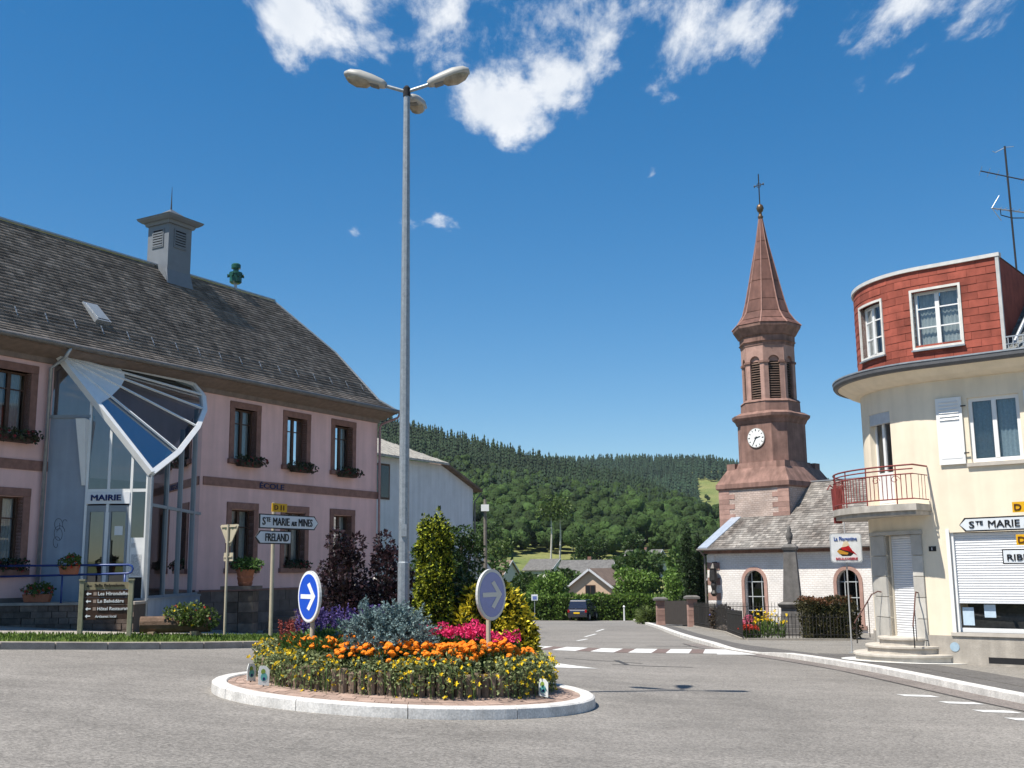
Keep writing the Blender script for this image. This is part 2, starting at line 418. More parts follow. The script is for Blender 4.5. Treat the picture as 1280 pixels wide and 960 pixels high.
def asphalt_mat(name, base, contrast=1.0, wear=False):
    m = bpy.data.materials.new(name); m.use_nodes = True; nt = m.node_tree; N, L = nt.nodes, nt.links; b = N['Principled BSDF']
    b.inputs['Roughness'].default_value = .85; b.inputs['Specular IOR Level'].default_value = .25
    tc = N.new('ShaderNodeTexCoord')
    def nz(sc, det, lo, hi, r=.6, mp=None):
        n = N.new('ShaderNodeTexNoise'); n.inputs['Scale'].default_value = sc; n.inputs['Detail'].default_value = det; n.inputs['Roughness'].default_value = r
        if mp:
            q = N.new('ShaderNodeMapping'); q.inputs['Scale'].default_value = mp[0]; q.inputs['Rotation'].default_value = mp[1]
            L.new(tc.outputs['Object'], q.inputs[0]); L.new(q.outputs[0], n.inputs['Vector'])
        else: L.new(tc.outputs['Object'], n.inputs['Vector'])
        k = N.new('ShaderNodeMapRange'); k.inputs['From Min'].default_value = .3; k.inputs['From Max'].default_value = .7
        k.inputs['To Min'].default_value = lo; k.inputs['To Max'].default_value = hi; L.new(n.outputs[0], k.inputs[0]); return k.outputs[0], n.outputs[0]
    vo = N.new('ShaderNodeTexVoronoi'); vo.inputs['Scale'].default_value = 42; L.new(tc.outputs['Object'], vo.inputs['Vector'])
    vs = N.new('ShaderNodeSeparateColor'); L.new(vo.outputs['Color'], vs.inputs[0])
    vk = N.new('ShaderNodeMapRange'); vk.inputs['To Min'].default_value = 1 - .34 * contrast; vk.inputs['To Max'].default_value = 1 + .34 * contrast; L.new(vs.outputs[0], vk.inputs[0])
    a, _ = nz(.22, 5, .86, 1.12); c, _ = nz(1.6, 5, .92, 1.08); d, hh = nz(95, 2, .8, 1.2)
    e, _ = nz(1.0, 6, .9, 1.08, .65, ((.12, 1.4, 1), (0, 0, .35)))
    def mul(p, q):
        m_ = N.new('ShaderNodeMath'); m_.operation = 'MULTIPLY'; L.new(p, m_.inputs[0]); L.new(q, m_.inputs[1]); return m_.outputs[0]
    k = mul(mul(mul(mul(vk.outputs[0], a), c), d), e)
    if wear:
        # lanes polished and oiled by traffic circling the island, hairline cracks
        dv = N.new('ShaderNodeVectorMath'); dv.operation = 'DISTANCE'; dv.inputs[1].default_value = (-1.59, 16.29, 0)
        fl = N.new('ShaderNodeVectorMath'); fl.operation = 'MULTIPLY'; fl.inputs[1].default_value = (1, 1, 0); L.new(tc.outputs['Object'], fl.inputs[0]); L.new(fl.outputs[0], dv.inputs[0])
        wob, _ = nz(.5, 4, -.5, .5); ad = N.new('ShaderNodeMath'); ad.operation = 'ADD'; L.new(dv.outputs['Value'], ad.inputs[0]); L.new(wob, ad.inputs[1])
        cr = N.new('ShaderNodeValToRGB'); dd = N.new('ShaderNodeMath'); dd.operation = 'DIVIDE'; dd.inputs[1].default_value = 14.0; L.new(ad.outputs[0], dd.inputs[0]); L.new(dd.outputs[0], cr.inputs[0])
        el = cr.color_ramp.elements; el[0].position = 0; el[0].color = (1.06,) * 3 + (1,); el[1].position = 1; el[1].color = (.98,) * 3 + (1,)
        for pos, vv in ((.235, 1.05), (.29, .90), (.33, 1.0), (.39, .88), (.45, .99), (.60, 1.06), (.72, .96)):
            q = el.new(pos); q.color = (vv,) * 3 + (1,)
        k = mul(k, cr.outputs[0])
        v2 = N.new('ShaderNodeTexVoronoi'); v2.feature = 'DISTANCE_TO_EDGE'; v2.inputs['Scale'].default_value = .16; wn = N.new('ShaderNodeTexNoise'); wn.inputs['Scale'].default_value = .8; wn.inputs['Detail'].default_value = 6
        L.new(tc.outputs['Object'], wn.inputs['Vector']); mxv = N.new('ShaderNodeMix'); mxv.data_type = 'RGBA'; mxv.inputs[0].default_value = .5; L.new(fl.outputs[0], mxv.inputs[6]); L.new(wn.outputs['Color'], mxv.inputs[7]); vsx = N.new('ShaderNodeVectorMath'); vsx.operation = 'SCALE'; vsx.inputs['Scale'].default_value = 2.0; L.new(mxv.outputs[2], vsx.inputs[0]); L.new(vsx.outputs[0], v2.inputs['Vector'])
        ck = N.new('ShaderNodeMapRange'); ck.inputs['From Min'].default_value = .0; ck.inputs['From Max'].default_value = .0035; ck.inputs['To Min'].default_value = .8; ck.inputs['To Max'].default_value = 1.0; L.new(v2.outputs['Distance'], ck.inputs[0]); k = mul(k, ck.outputs[0])
    vm = N.new('ShaderNodeVectorMath'); vm.operation = 'SCALE'; vm.inputs[0].default_value = base; L.new(k, vm.inputs['Scale'])
    L.new(vm.outputs[0], b.inputs['Base Color'])
    bp = N.new('ShaderNodeBump'); bp.inputs['Strength'].default_value = .35; bp.inputs['Distance'].default_value = .008
    L.new(vo.outputs['Distance'], bp.inputs['Height']); L.new(bp.outputs[0], b.inputs['Normal'])
    MATS[name] = m; return m
ASPH = asphalt_mat('worn_asphalt', (.205, .190, .172), wear=True)
ASPH2 = asphalt_mat('dark_asphalt', (.115, .108, .102))
ASPH3 = asphalt_mat('pale_pavement', (.215, .20, .178))
GRASS = M('grass_soil', (.07, .11, .02), rough=.95, scale=2.2, col2=(.14, .16, .04), bump=.5, bscale=60)
CONC = M('concrete', (.32, .29, .25), rough=.9, var=.16, scale=4, bump=.2, bscale=60, speck=.12)
WPAINT = M('road_paint', (.62, .62, .60), rough=.7, var=.18, scale=9, speck=.16, sscale=90)
REDPAINT = M('red_road_paint', (.165, .12, .105), rough=.8, var=.2, scale=6, speck=.16, sscale=90)
KERBW = M('white_painted_kerb', (.58, .56, .53), rough=.75, var=.2, scale=3.5, speck=.14, sscale=40, streak=.12, bump=.12, bscale=50)
KERBG = M('granite_kerb', (.30, .265, .235), rough=.85, var=.25, scale=3, speck=.2, sscale=120, bump=.15, bscale=60)
TAR = M('tar', (.055, .052, .05), rough=.7, var=.25)
sheet('road', np.linspace(-60, 60, 81), np.linspace(-40, 117, 158), 0.0, ASPH)

def resample(pl, step):
    pl = [V3((p[0], p[1], 0)) for p in pl]; out = []; 
    # smooth with Catmull-Rom
    q = [pl[0] * 2 - pl[1]] + pl + [pl[-1] * 2 - pl[-2]]; fine = []
    for i in range(1, len(q) - 2):
        for k in range(20):
            t = k / 20; a, b_, c, d = q[i - 1], q[i], q[i + 1], q[i + 2]
            fine.append(.5 * ((2 * b_) + (c - a) * t + (2 * a - 5 * b_ + 4 * c - d) * t * t + (3 * b_ - a - 3 * c + d) * t ** 3))
    fine.append(pl[-1]); acc = 0; out = [fine[0]]
    for a, b_ in zip(fine[:-1], fine[1:]):
        acc += (b_ - a).length
        if acc >= step: out.append(b_); acc = 0
    return out
def offs(pl, d):
    o = []
    for i, p in enumerate(pl):
        t = (pl[min(i + 1, len(pl) - 1)] - pl[max(i - 1, 0)]).normalized(); o.append(p + V3((-t.y, t.x, 0)) * d)
    return o
def strip(name, A, B, offA, offB, mat, nb=1, kind=True, parent=None, offs_fn=None):
    V = []; n = len(A)
    for a, b_ in zip(A, B):
        for j in range(nb + 1):
            p = a.lerp(b_, j / nb); V.append((p.x, p.y, g(p.x, p.y) + (offs_fn(a, j) if offs_fn else offA + (offB - offA) * j / nb)))
    k = nb + 1; F = [(i * k + j, (i + 1) * k + j, (i + 1) * k + j + 1, i * k + j + 1) for i in range(n - 1) for j in range(nb)]
    o = np_mesh(name, V, F, mat, parent)
    if kind: struct(o)
    return o
def kerb_row(name, pl, width, h, mat, side, gap=.008, stones=None, drop=None):
    root = bpy.data.objects.new(name, None); COL.objects.link(root); root.location = (pl[0].x, pl[0].y, g(pl[0].x, pl[0].y)); WO[root] = V3(root.location); struct(root)
    O = offs(pl, width * side)
    for i in range(len(pl) - 1):
        a, b_, c, d = pl[i], pl[i + 1], O[i + 1], O[i]; e = (b_ - a).normalized() * gap
        hh = lambda p: g(p.x, p.y) + (drop(p) if drop else h)
        ring = [a + e, b_ - e, c - e, d + e]
        MB().hexa([(p.x, p.y, g(p.x, p.y) - .12) for p in ring], [(p.x, p.y, hh(p)) for p in ring]).build('kerb_stone', mat, root, bevel=.012)
    return root
KL = resample([(-22, 10.5), (-16, 15.6), (-9.67, 20.81), (-7.81, 22.4), (-5.92, 24.6), (-4.7, 27.5), (-3.7, 32), (-2.6, 40), (-1.7, 60), (-.6, 92), (0, 112)], 1.0)
KR = resample([(9.6, 4), (8.9, 12), (8.27, 18.2), (8.01, 23.45), (7.53, 29.36), (6.76, 35.2), (6.64, 38.9), (7.22, 50.8), (8.81, 73.8), (10.2, 94), (11.2, 112)], 1.0)
kerb_row('kerb', KL, .16, .14, KERBG, 1)
def dropR(p):
    t = min(1, max(0, abs(p.y - 34) / 2.6 - .35)); return .025 + .105 * t
kerb_row('kerb', KR, .30, .13, KERBW, -1, drop=dropR)
# left verge: grass strip, then paved forecourt up to the buildings
KL1 = offs(KL, .16)
nearL = [i for i, p in enumerate(KL) if p.y < 36]
A = [KL1[i] for i in nearL]; B = [offs(KL, 2.3)[i] for i in nearL]
strip('grass_verge', A, B, .125, .15, GRASS, 3)
B2 = [offs(KL, 16)[i] for i in nearL]
strip('forecourt', B, B2, .135, .135, CONC, 12)
farL = [i for i, p in enumerate(KL) if p.y >= 35]
strip('grass_verge', [KL1[i] for i in farL], [offs(KL, 30)[i] for i in farL], .12, .12, GRASS, 8)
# right pavement
KR1 = offs(KR, -.30)
strip('pavement', KR1, offs(KR, -.95), 0, 0, ASPH2, 2, offs_fn=lambda p, j: (dropR(p) - .012) + (.115 - dropR(p) + .012) * j / 2)
strip('pavement', offs(KR, -.95), offs(KR, -34), .115, .115, ASPH3, 26)
darkR = [i for i, p in enumerate(KR) if 13 < p.y < 31]
strip('pavement', [offs(KR, -.97)[i] for i in darkR], [offs(KR, -1.95)[i] for i in darkR], .121, .121, ASPH2, 2)
# tar seams along the right gutter
sm = [i for i, p in enumerate(KR) if 15 < p.y < 40]
strip('tar_seam', [offs(KR, .62)[i] for i in sm], [offs(KR, .68)[i] for i in sm], .005, .005, TAR)
strip('gutter', [offs(KR, .02)[i] for i in sm], [offs(KR, .60)[i] for i in sm], .004, .004, asphalt_mat('gutter_setts', (.19, .165, .15)), 2)
def mark(name, pts, mat, off=.006, label=None, cat='road marking', group=None):
    """flat painted polygon (quad) laid on the road"""
    V = []; n = 6; a, b_, c, d = [V3((p[0], p[1], 0)) for p in pts]
    for i in range(n + 1):
        l, r_ = a.lerp(d, i / n), b_.lerp(c, i / n)
        for j in range(4):
            p = l.lerp(r_, j / 3); V.append((p.x, p.y, g(p.x, p.y) + off))
    F = [(i * 4 + j, i * 4 + j + 1, (i + 1) * 4 + j + 1, (i + 1) * 4 + j) for i in range(n) for j in range(3)]
    return struct(np_mesh(name, V, F, mat))
zd = V3((sin(radians(11)), cos(radians(11)), 0))
for k in range(-2, 6):
    x0 = 1.05 + 1.1 * (k - 1); y0 = 31.6 + .12 * k
    p = V3((x0, y0, 0)); q = p + V3((.68, .02, 0)); r_ = p + V3((1.1, .03, 0))
    mark('zebra_stripe', [p, q, q + zd * 2.9, p + zd * 2.9], WPAINT)
    if k < 5: mark('zebra_infill', [q, r_, r_ + zd * 2.9, q + zd * 2.9], REDPAINT)
mark('painted_kerb_wedge', [(5.75, 31.6), (6.95, 31.9), (6.62, 35.0), (6.45, 35.0)], WPAINT, .007)
mark('painted_triangle', [(.35, 23.1), (1.75, 23.55), (1.2, 24.2), (.35, 25.5)], WPAINT)
for (x, y, l, w, a) in [(2.25, 41.0, 2.6, .12, 12), (2.9, 46.5, 4.5, .12, 10), (4.0, 55, 5, .12, 9)]:
    d = V3((sin(radians(a)), cos(radians(a)), 0)); n_ = V3((d.y, -d.x, 0)); p = V3((x, y, 0))
    mark('centre_line', [p, p + n_ * w, p + n_ * w + d * l, p + d * l], WPAINT)
# short give-way dashes along the right-hand exit
dash = [(6.95, 19.2), (7.25, 18.1), (7.3, 16.9), (7.35, 15.9), (7.3, 14.9), (7.2, 13.9), (7.1, 12.9)]
for (x, y) in dash:
    mark('give_way_dash', [(x - .28, y - .1), (x + .28, y - .16), (x + .22, y + .16), (x - .34, y + .2)], WPAINT)
# patched trench and seams in the carriageway
for pts in ([(1.2, 26.9), (3.0, 26.2), (3.02, 26.3), (1.2, 27.0)], [(2.2, 25.2), (4.0, 25.0), (4.0, 25.12), (2.2, 25.3)], [(2.5, 25.2), (2.62, 25.2), (2.55, 27.2), (2.4, 27.2)],
            [(4.4, 37), (7.0, 37.3), (7.0, 37.5), (4.4, 37.2)], [(-2, 42), (1.2, 43), (1.2, 43.5), (-2, 42.6)]):
    mark('tar_seam', pts, TAR, .0045)
# grass blades on the verge
def grass(name, A, B, n, hgt, mat, z=.14):
    r = np.random.default_rng(3); i = r.integers(0, len(A) - 1, n); t = r.random(n); u_ = r.random(n)
    P = np.zeros((n, 3))
    for k in range(n):
        p = A[i[k]].lerp(A[i[k] + 1], t[k]).lerp(B[i[k]].lerp(B[i[k] + 1], t[k]), u_[k]); P[k] = (p.x, p.y, g(p.x, p.y) + z - .01)
    D = unit(np.stack([r.normal(0, .35, n), r.normal(0, .35, n), np.ones(n)], 1)); s = r.uniform(.5, 1.3, n)
    V, F = leaf_np(P, D, hgt * s, .022 * s + .006, r)
    return np_mesh(name, V, F, mat)
vis = [i for i, p in enumerate(KL) if 12 < p.y < 34]
go = grass('grass', [KL1[i] for i in vis], [offs(KL, 2.25)[i] for i in vis], 16000, .085, leafmat('grass_blade', (.10, .16, .03), .45))
go['label'] = 'short mown grass on the verge before the pink building'; go['category'] = 'grass'; stuff(go)
# ================================================================== TOWN HALL
PINK = M('pink_render', (.71, .46, .43), rough=.92, var=.07, scale=1.3, bump=.12, bscale=90, streak=.08)
REDST = M('red_sandstone', (.235, .125, .10), rough=.9, var=.22, scale=5, bump=.2, bscale=50, obj=.1)
WOODD = M('dark_brown_wood', (.085, .045, .03), rough=.6, var=.2, scale=8)
SLATE = M('weathered_slate', (.165, .138, .116), rough=.85, var=.35, scale=1.1, island=.32, bump=.25, bscale=70, streak=.25)
SLATE_B = M('slate_bed', (.05, .043, .038), rough=.9)
ZINC = M('zinc', (.36, .38, .40), rough=.45, var=.15, scale=6, metal=.55)
ZINCD = M('aged_gutter', (.17, .155, .145), rough=.55, var=.2, scale=5, metal=.3)
GREYB = M('grey_blue_paint', (.26, .285, .31), rough=.5, var=.07, scale=3)
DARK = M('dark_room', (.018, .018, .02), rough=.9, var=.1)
CURT = M('net_curtain', (.55, .55, .53), rough=.9, var=.12, scale=14)
GLASS = glassmat('window_glass', (.62, .68, .70), see=.56)
PLST = M('plinth_stone', (.15, .115, .10), rough=.9, var=.25, scale=3, bump=.3, bscale=30, obj=.2)
WHITE = M('white_paint', (.74, .74, .73), rough=.45, var=.05, scale=4)
NAVY = M('navy_letter', (.012, .022, .12), rough=.5)
TH = Fac((-5.04, 40), (.501, .8654), (.8654, -.501))
hall = thing('town_hall', 'long pink rendered building with red stone window surrounds and steep slate roof', 'building', (-8.5, 34, -.3))
LW = -25.0
def casement(parent, fm, s0, s1, z0, z1, dep, fmat, leaves=2, cross=(.62,), curtain=True, fw=.055, cmat=None, seg=1, mid=.05):
    """frame, panes, curtains in an opening; the frame is the part, the rest its sub-parts"""
    b = MB(); d0, d1 = -dep, -dep + .05
    for (a, c, y, w) in ((s0, s0 + fw, z0, z1), (s1 - fw, s1, z0, z1)): b.fbox(fm, a, c, y, w, d0, d1)
    b.fbox(fm, s0 + fw, s1 - fw, z0, z0 + fw, d0, d1, seg); b.fbox(fm, s0 + fw, s1 - fw, z1 - fw, z1, d0, d1, seg)
    W = s1 - s0
    for k in range(1, leaves):
        m_ = s0 + W * k / leaves; b.fbox(fm, m_ - mid, m_ + mid, z0 + fw, z1 - fw, d0 - .005, d1 + .01)
    for c in cross:
        zz = z0 + (z1 - z0) * c
        for k in range(leaves): 
            a_, b_ = s0 + W * k / leaves + (fw if k == 0 else mid), s0 + W * (k + 1) / leaves - (fw if k == leaves - 1 else mid)
            b.fbox(fm, a_, b_, zz - .016, zz + .016, d0 + .008, d1 - .006)
    w = b.build('window', fmat, parent)
    for k in range(leaves):
        a_, b_ = s0 + W * k / leaves + (fw if k == 0 else mid) - .005, s0 + W * (k + 1) / leaves - (fw if k == leaves - 1 else mid) + .005
        MB().quad(fm(a_, z0 + fw, d0 + .02), fm(b_, z0 + fw, d0 + .02), fm(b_, z1 - fw, d0 + .02), fm(a_, z1 - fw, d0 + .02)).build('pane', GLASS, w)
    if curtain:
        for sd in (0, 1):
            cb = MB(); n = 10; a_ = s0 + .04 if sd == 0 else s0 + W * .54; b_ = s0 + W * .46 if sd == 0 else s1 - .04
            pts = [(a_ + (b_ - a_) * i / n, d0 - .09 + .025 * (i % 2)) for i in range(n + 1)]
            for (p, q) in zip(pts[:-1], pts[1:]): cb.quad(fm(p[0], z0 + .03, p[1]), fm(q[0], z0 + .03, q[1]), fm(q[0], z1 - .03, q[1]), fm(p[0], z1 - .03, p[1]))
            cb.build('curtain', cmat or CURT, w, recalc=False)
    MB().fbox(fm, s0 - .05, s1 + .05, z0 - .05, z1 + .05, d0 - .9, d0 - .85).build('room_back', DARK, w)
    return w
cents = [-1.97, -4.45, -6.88, -15.12, -17.55, -19.98, -22.4]
holes = []
for c in cents: holes += [(c - .49, c + .49, 5.14, 6.75), (c - .49, c + .49, 1.77, 3.58)]
holes.append((-12.9, -9.0, 1.0, 4.2))
b = wall_holes(MB(), TH, LW, 0, 1.11, 7.62, holes, .32)
b.quad(TH(0, -1.2), TH(0, -1.2, -7), TH(0, 7.62, -7), TH(0, 7.62)); b.quad(TH(LW, -1.2), TH(LW, -1.2, -7), TH(LW, 7.62, -7), TH(LW, 7.62))
b.quad(TH(LW, -1.2, -7), TH(0, -1.2, -7), TH(0, 7.62, -7), TH(LW, 7.62, -7))
b.build('wall', PINK, hall, recalc=False)
# plinth of squared blocks
pb = MB(); pb.fbox(TH, LW, .04, -1.3, 1.08, -.1, .035); plinth = pb.build('plinth', M('plinth_mortar', (.12, .10, .09), rough=.95), hall)
rr = random.Random(2)
for row in range(5):
    s = -8.7 - rr.random() * .3; z0 = -.62 + row * .345
    while s < .05:
        w = rr.uniform(.45, .8); e = min(s + w, .055)
        if e - s > .12: MB().fbox(TH, s + .008, e - .008, z0 + .008, z0 + .337, .02, .055 + rr.random() * .012).build('block', PLST, plinth)
        s += w
MB().fbox(TH, -8.6, .06, 1.08, 1.14, -.05, .085).build('plinth_cap', REDST, hall)
for i, c in enumerate(cents):
    for (z0, z1) in ((4.99, 6.96), (1.62, 3.8)):
        b = MB(); o0, o1 = c - .69, c + .69; i0, i1 = c - .49, c + .49; t = z1 - .21; bt = z0 + .15
        b.fbox(TH, o0, i0, bt, t, -.30, .03); b.fbox(TH, i1, o1, bt, t, -.30, .03); b.fbox(TH, o0 - .004, o1 + .004, t, z1, -.30, .034)
        sur = b.build('window_surround', REDST, hall, bevel=.01)
        MB().fbox(TH, o0 - .05, o1 + .05, z0, bt, -.30, .10).build('sill', REDST, sur, bevel=.01)
        casement(hall, TH, i0, i1, bt, t, .24, WOODD, 2, (.72,) if z0 > 4 else (.7,))
MB().fbox(TH, -8.6, .045, 4.265, 4.52, -.02, .035).build('string_course', REDST, hall)
MB().fbox(TH, LW, -14.0, 4.265, 4.52, -.02, .035).build('string_course', REDST, hall)
put_text('lettering', 'ÉCOLE', TH, -6.2, 4.30, .037, M('faded_blue_letter', (.02, .03, .09), rough=.8), hall, w=1.15, h=.215)
# eaves
b = MB(); b.quad(TH(LW - .6, 7.20, .02), TH(.3, 7.20, .02), TH(.3, 7.42, .66), TH(LW - .6, 7.42, .66)); b.fbox(TH, LW - .6, .05, 7.08, 7.22, 0.0, .07)
b.fbox(TH, LW - .6, .34, 7.40, 7.52, .60, .66)
b.build('eaves_board', M('eaves_wood', (.20, .15, .125), rough=.7, var=.2), hall)
gp = [TH(LW - .6, 7.49, .74), TH(.44, 7.49, .74)]
MB().tube(gp, .075, 10).build('gutter', ZINCD, hall, smooth=True)
MB().tube([TH(.40, 7.45, .74), TH(.38, 7.28, .66), TH(.1, 7.05, .12), TH(.02, 6.9, .10), TH(.02, -.4, .10)], .045, 8).build('downpipe', M('pink_pipe', (.36, .22, .22), rough=.5), hall, smooth=True)
MB().tube([TH(-14.05, 7.47, .74), TH(-14.1, 7.2, .6), TH(-14.15, 6.95, .12), TH(-14.15, .3, .10)], .05, 8).build('downpipe', ZINC, hall, smooth=True)
# roof: steep main slope, kick at the eaves, hipped end
def rp(D):
    return 7.95 + (11.83 - 7.95) * (.05 - D) / 3.55 if D <= .05 else 7.95 - (D - .05) * .70
HIP = [(-3.5, -1.97), (-1.70, -.40), (.05, .0), (.70, .42)]
def hip_s(D):
    for (d0, s0), (d1, s1) in zip(HIP[:-1], HIP[1:]):
        if d0 <= D <= d1: return s0 + (s1 - s0) * (D - d0) / (d1 - d0)
    return HIP[-1][1]
rb = MB()
for sg in (1, -1):
    P = lambda s, D: TH(s, rp(D) - .03, D if sg > 0 else -7 - D)
    for (d0, s0), (d1, s1) in zip(HIP[:-1], HIP[1:]):
        rb.quad(P(LW - .6, d0), P(s0, d0), P(s1, d1), P(LW - .6, d1))
for (d0, s0), (d1, s1) in zip(HIP[:-1], HIP[1:]):
    rb.quad(TH(s0, rp(d0) - .03, d0), TH(s1, rp(d1) - .03, d1), TH(s1, rp(d1) - .03, -7 - d1), TH(s0, rp(d0) - .03, -7 - d0))
rb.quad(*[TH(LW - .6, rp(d) - .03, d) for d in (-3.5, .05, .7)], *[TH(LW - .6, rp(d) - .03, -7 - d) for d in (.7, .05)])
roof = rb.build('roof', SLATE_B, hall, recalc=False)
def slates(fmap, length, rows, smin, smax, tw, mat, name, parent, r, lift=.018, jit=.006):
    """rows of overlapping slates; fmap(s, t, h): t distance down the slope from top, h height above the slope"""
    V, F = [], []; dt = length / rows
    for k in range(rows):
        t0, t1 = k * dt, (k + 1) * dt + .015
        a, e = smin((t0 + t1) / 2), smax((t0 + t1) / 2); s = a - (tw * .5 if k % 2 else 0)
        while s < e:
            w = tw * r.uniform(.85, 1.15); p, q = max(s + .004, a), min(s + w - .004, e)
            if q - p > .03:
                l1 = lift + r.uniform(0, jit); l2 = lift + r.uniform(0, jit); tt = t1 + r.uniform(-.01, .012); i = len(V)
                V += [fmap(p, t0, .002), fmap(q, t0, .002), fmap(q, tt, l2), fmap(p, tt, l1), fmap(q, tt, 0), fmap(p, tt, 0)]
                F += [(i, i + 1, i + 2, i + 3), (i + 3, i + 2, i + 4, i + 5)]
            s += w
    o = np_mesh(name, V, F, mat, parent); stuff(o); return o
L1 = hypot(3.55, 3.88); L2 = hypot(.65, .455); rs = random.Random(8)
n1 = (3.88 / L1, 3.55 / L1); n2 = (.455 / L2, .65 / L2)
def rm1(s, t, h): D = -3.5 + 3.55 * t / L1; return TH(s, rp(D) + h * n1[1] - .02, D + h * n1[0])
def rm2(s, t, h): D = .05 + .65 * t / L2; return TH(s, rp(D) + h * n2[1] - .02, D + h * n2[0])
slates(rm1, L1, 34, lambda t: LW - .6, lambda t: hip_s(-3.5 + 3.55 * min(t, L1) / L1), .24, SLATE, 'slates', roof, rs)
slates(rm2, L2, 5, lambda t: LW - .6, lambda t: hip_s(.05 + .65 * min(t, L2) / L2), .24, SLATE, 'slates', roof, rs)
MB().beam(TH(LW - .6, 11.86, -3.5), TH(-1.95, 11.86, -3.5), .16, .05).build('ridge_cap', ZINC, roof)
hc = MB()
for (d0, s0), (d1, s1) in zip(HIP[:-1], HIP[1:]): hc.beam(TH(s0, rp(d0) + .015, d0), TH(s1, rp(d1) + .015, d1), .09, .05)
hc.build('hip_cap', ZINC, roof)
# snow guard: rail on brackets
sg_ = MB(); sg_.beam(TH(LW, rp(-.3) + .10, -.3), TH(-.4, rp(-.3) + .10, -.3), .012, .012).beam(TH(LW, rp(-.22) + .06, -.22), TH(-.3, rp(-.22) + .06, -.22), .012, .012)
guard = sg_.build('snow_guard', ZINCD, roof)
s = -24.0
while s < -.5:
    MB().beam(TH(s, rp(-.22) + .0, -.2), TH(s, rp(-.34) + .12, -.34), .03, .012).build('bracket', ZINC, guard); s += .9
# flashing and tiles of the skylight
def rpt(s, D, h): return TH(s, rp(D) + h * n1[1], D + h * n1[0])
sk = MB(); sk.hexa([rpt(-12.35, -1.15, 0), rpt(-11.85, -1.15, 0), rpt(-11.85, -.55, 0), rpt(-12.35, -.55, 0)], [rpt(-12.35, -1.15, .05), rpt(-11.85, -1.15, .05), rpt(-11.85, -.55, .13), rpt(-12.35, -.55, .13)])
skl = sk.build('skylight', ZINC, roof)
MB().hexa([rpt(-12.29, -1.08, .06), rpt(-11.91, -1.08, .06), rpt(-11.91, -.6, .13), rpt(-12.29, -.6, .13)], [rpt(-12.29, -1.08, .075), rpt(-11.91, -1.08, .075), rpt(-11.91, -.6, .145), rpt(-12.29, -.6, .145)]).build('skylight_glass', M('skylight_glass', (.2, .22, .24), rough=.1, spec=.6), roof)
# ventilation turret on the ridge
cx, cy = TH(-7.2, 0, -3.45)[:2]; az = atan2(.8654, .501)
tur = MB(); hw = .50
def tq(a, b_, z): 
    return (cx + a * .501 + b_ * .8654, cy + a * .8654 - b_ * .501, z)
def ring(h, z): return [tq(-h, -h, z), tq(h, -h, z), tq(h, h, z), tq(-h, h, z)]
tur.hexa(ring(hw, 10.6), ring(hw, 13.25)); tur.hexa(ring(hw + .06, 13.25), ring(hw + .10, 13.36)); 
GREYB_ = GREYB; GREYB = M('turret_paint', (.165, .18, .20), rough=.5, var=.08, scale=3)
tu = tur.build('vent_turret', GREYB, hall)
MB().hexa(ring(hw + .16, 13.36), ring(hw + .26, 13.44)).hexa(ring(hw + .26, 13.44), ring(hw + .28, 13.50)).build('turret_cornice', GREYB, tu)
rf = MB(); rf.hexa(ring(hw + .30, 13.50), ring(.36, 13.68)); rf.hexa(ring(.36, 13.68), ring(.05, 13.92)); rf.build('turret_roof', M('dark_zinc', (.13, .14, .15), rough=.5, metal=.4), tu)
MB().tube([tq(0, 0, 13.85), tq(0, 0, 14.2), tq(0, 0, 14.75)], [.035, .02, .006], 6).build('spike', M('iron', (.06, .06, .065), rough=.5, metal=.6), tu)
# flared lead skirt where the turret meets the roof
MB().hexa([rpt(-7.78, -2.86, .02), rpt(-6.62, -2.86, .02), TH(-6.65, rp(-3.3), -3.0), TH(-7.75, rp(-3.3), -3.0)], [rpt(-7.74, -2.90, .05), rpt(-6.66, -2.90, .05), TH(-6.70, rp(-3.3) + .15, -2.97), TH(-7.70, rp(-3.3) + .15, -2.97)]).build('turret_skirt', GREYB, tu)
for (face) in (0, 1):
    def tf(a, z, d): return tq(a, hw + d, z) if face == 0 else tq(-hw - d, a, z)
    lb = MB(); 
    for (a0, a1, z0, z1) in ((-.27, -.23, 12.45, 13.1), (.23, .27, 12.45, 13.1), (-.23, .23, 12.45, 12.49), (-.23, .23, 13.06, 13.1)):
        lb.hexa([tf(a0, z0, 0), tf(a1, z0, 0), tf(a1, z0, .03), tf(a0, z0, .03)], [tf(a0, z1, 0), tf(a1, z1, 0), tf(a1, z1, .03), tf(a0, z1, .03)])
    lv = lb.build('louvre', GREYB, tu)
    MB().quad(tf(-.23, 12.49, .004), tf(.23, 12.49, .004), tf(.23, 13.06, .004), tf(-.23, 13.06, .004)).build('louvre_back', DARK, tu)
    for k in range(6):
        z = 12.52 + k * .09
        MB().hexa([tf(-.23, z, .012), tf(.23, z, .012), tf(.23, z - .03, .04), tf(-.23, z - .03, .04)], [tf(-.23, z + .045, .008), tf(.23, z + .045, .008), tf(.23, z + .012, .045), tf(-.23, z + .012, .045)]).build('slat', GREYB, tu)
GREYB = GREYB_
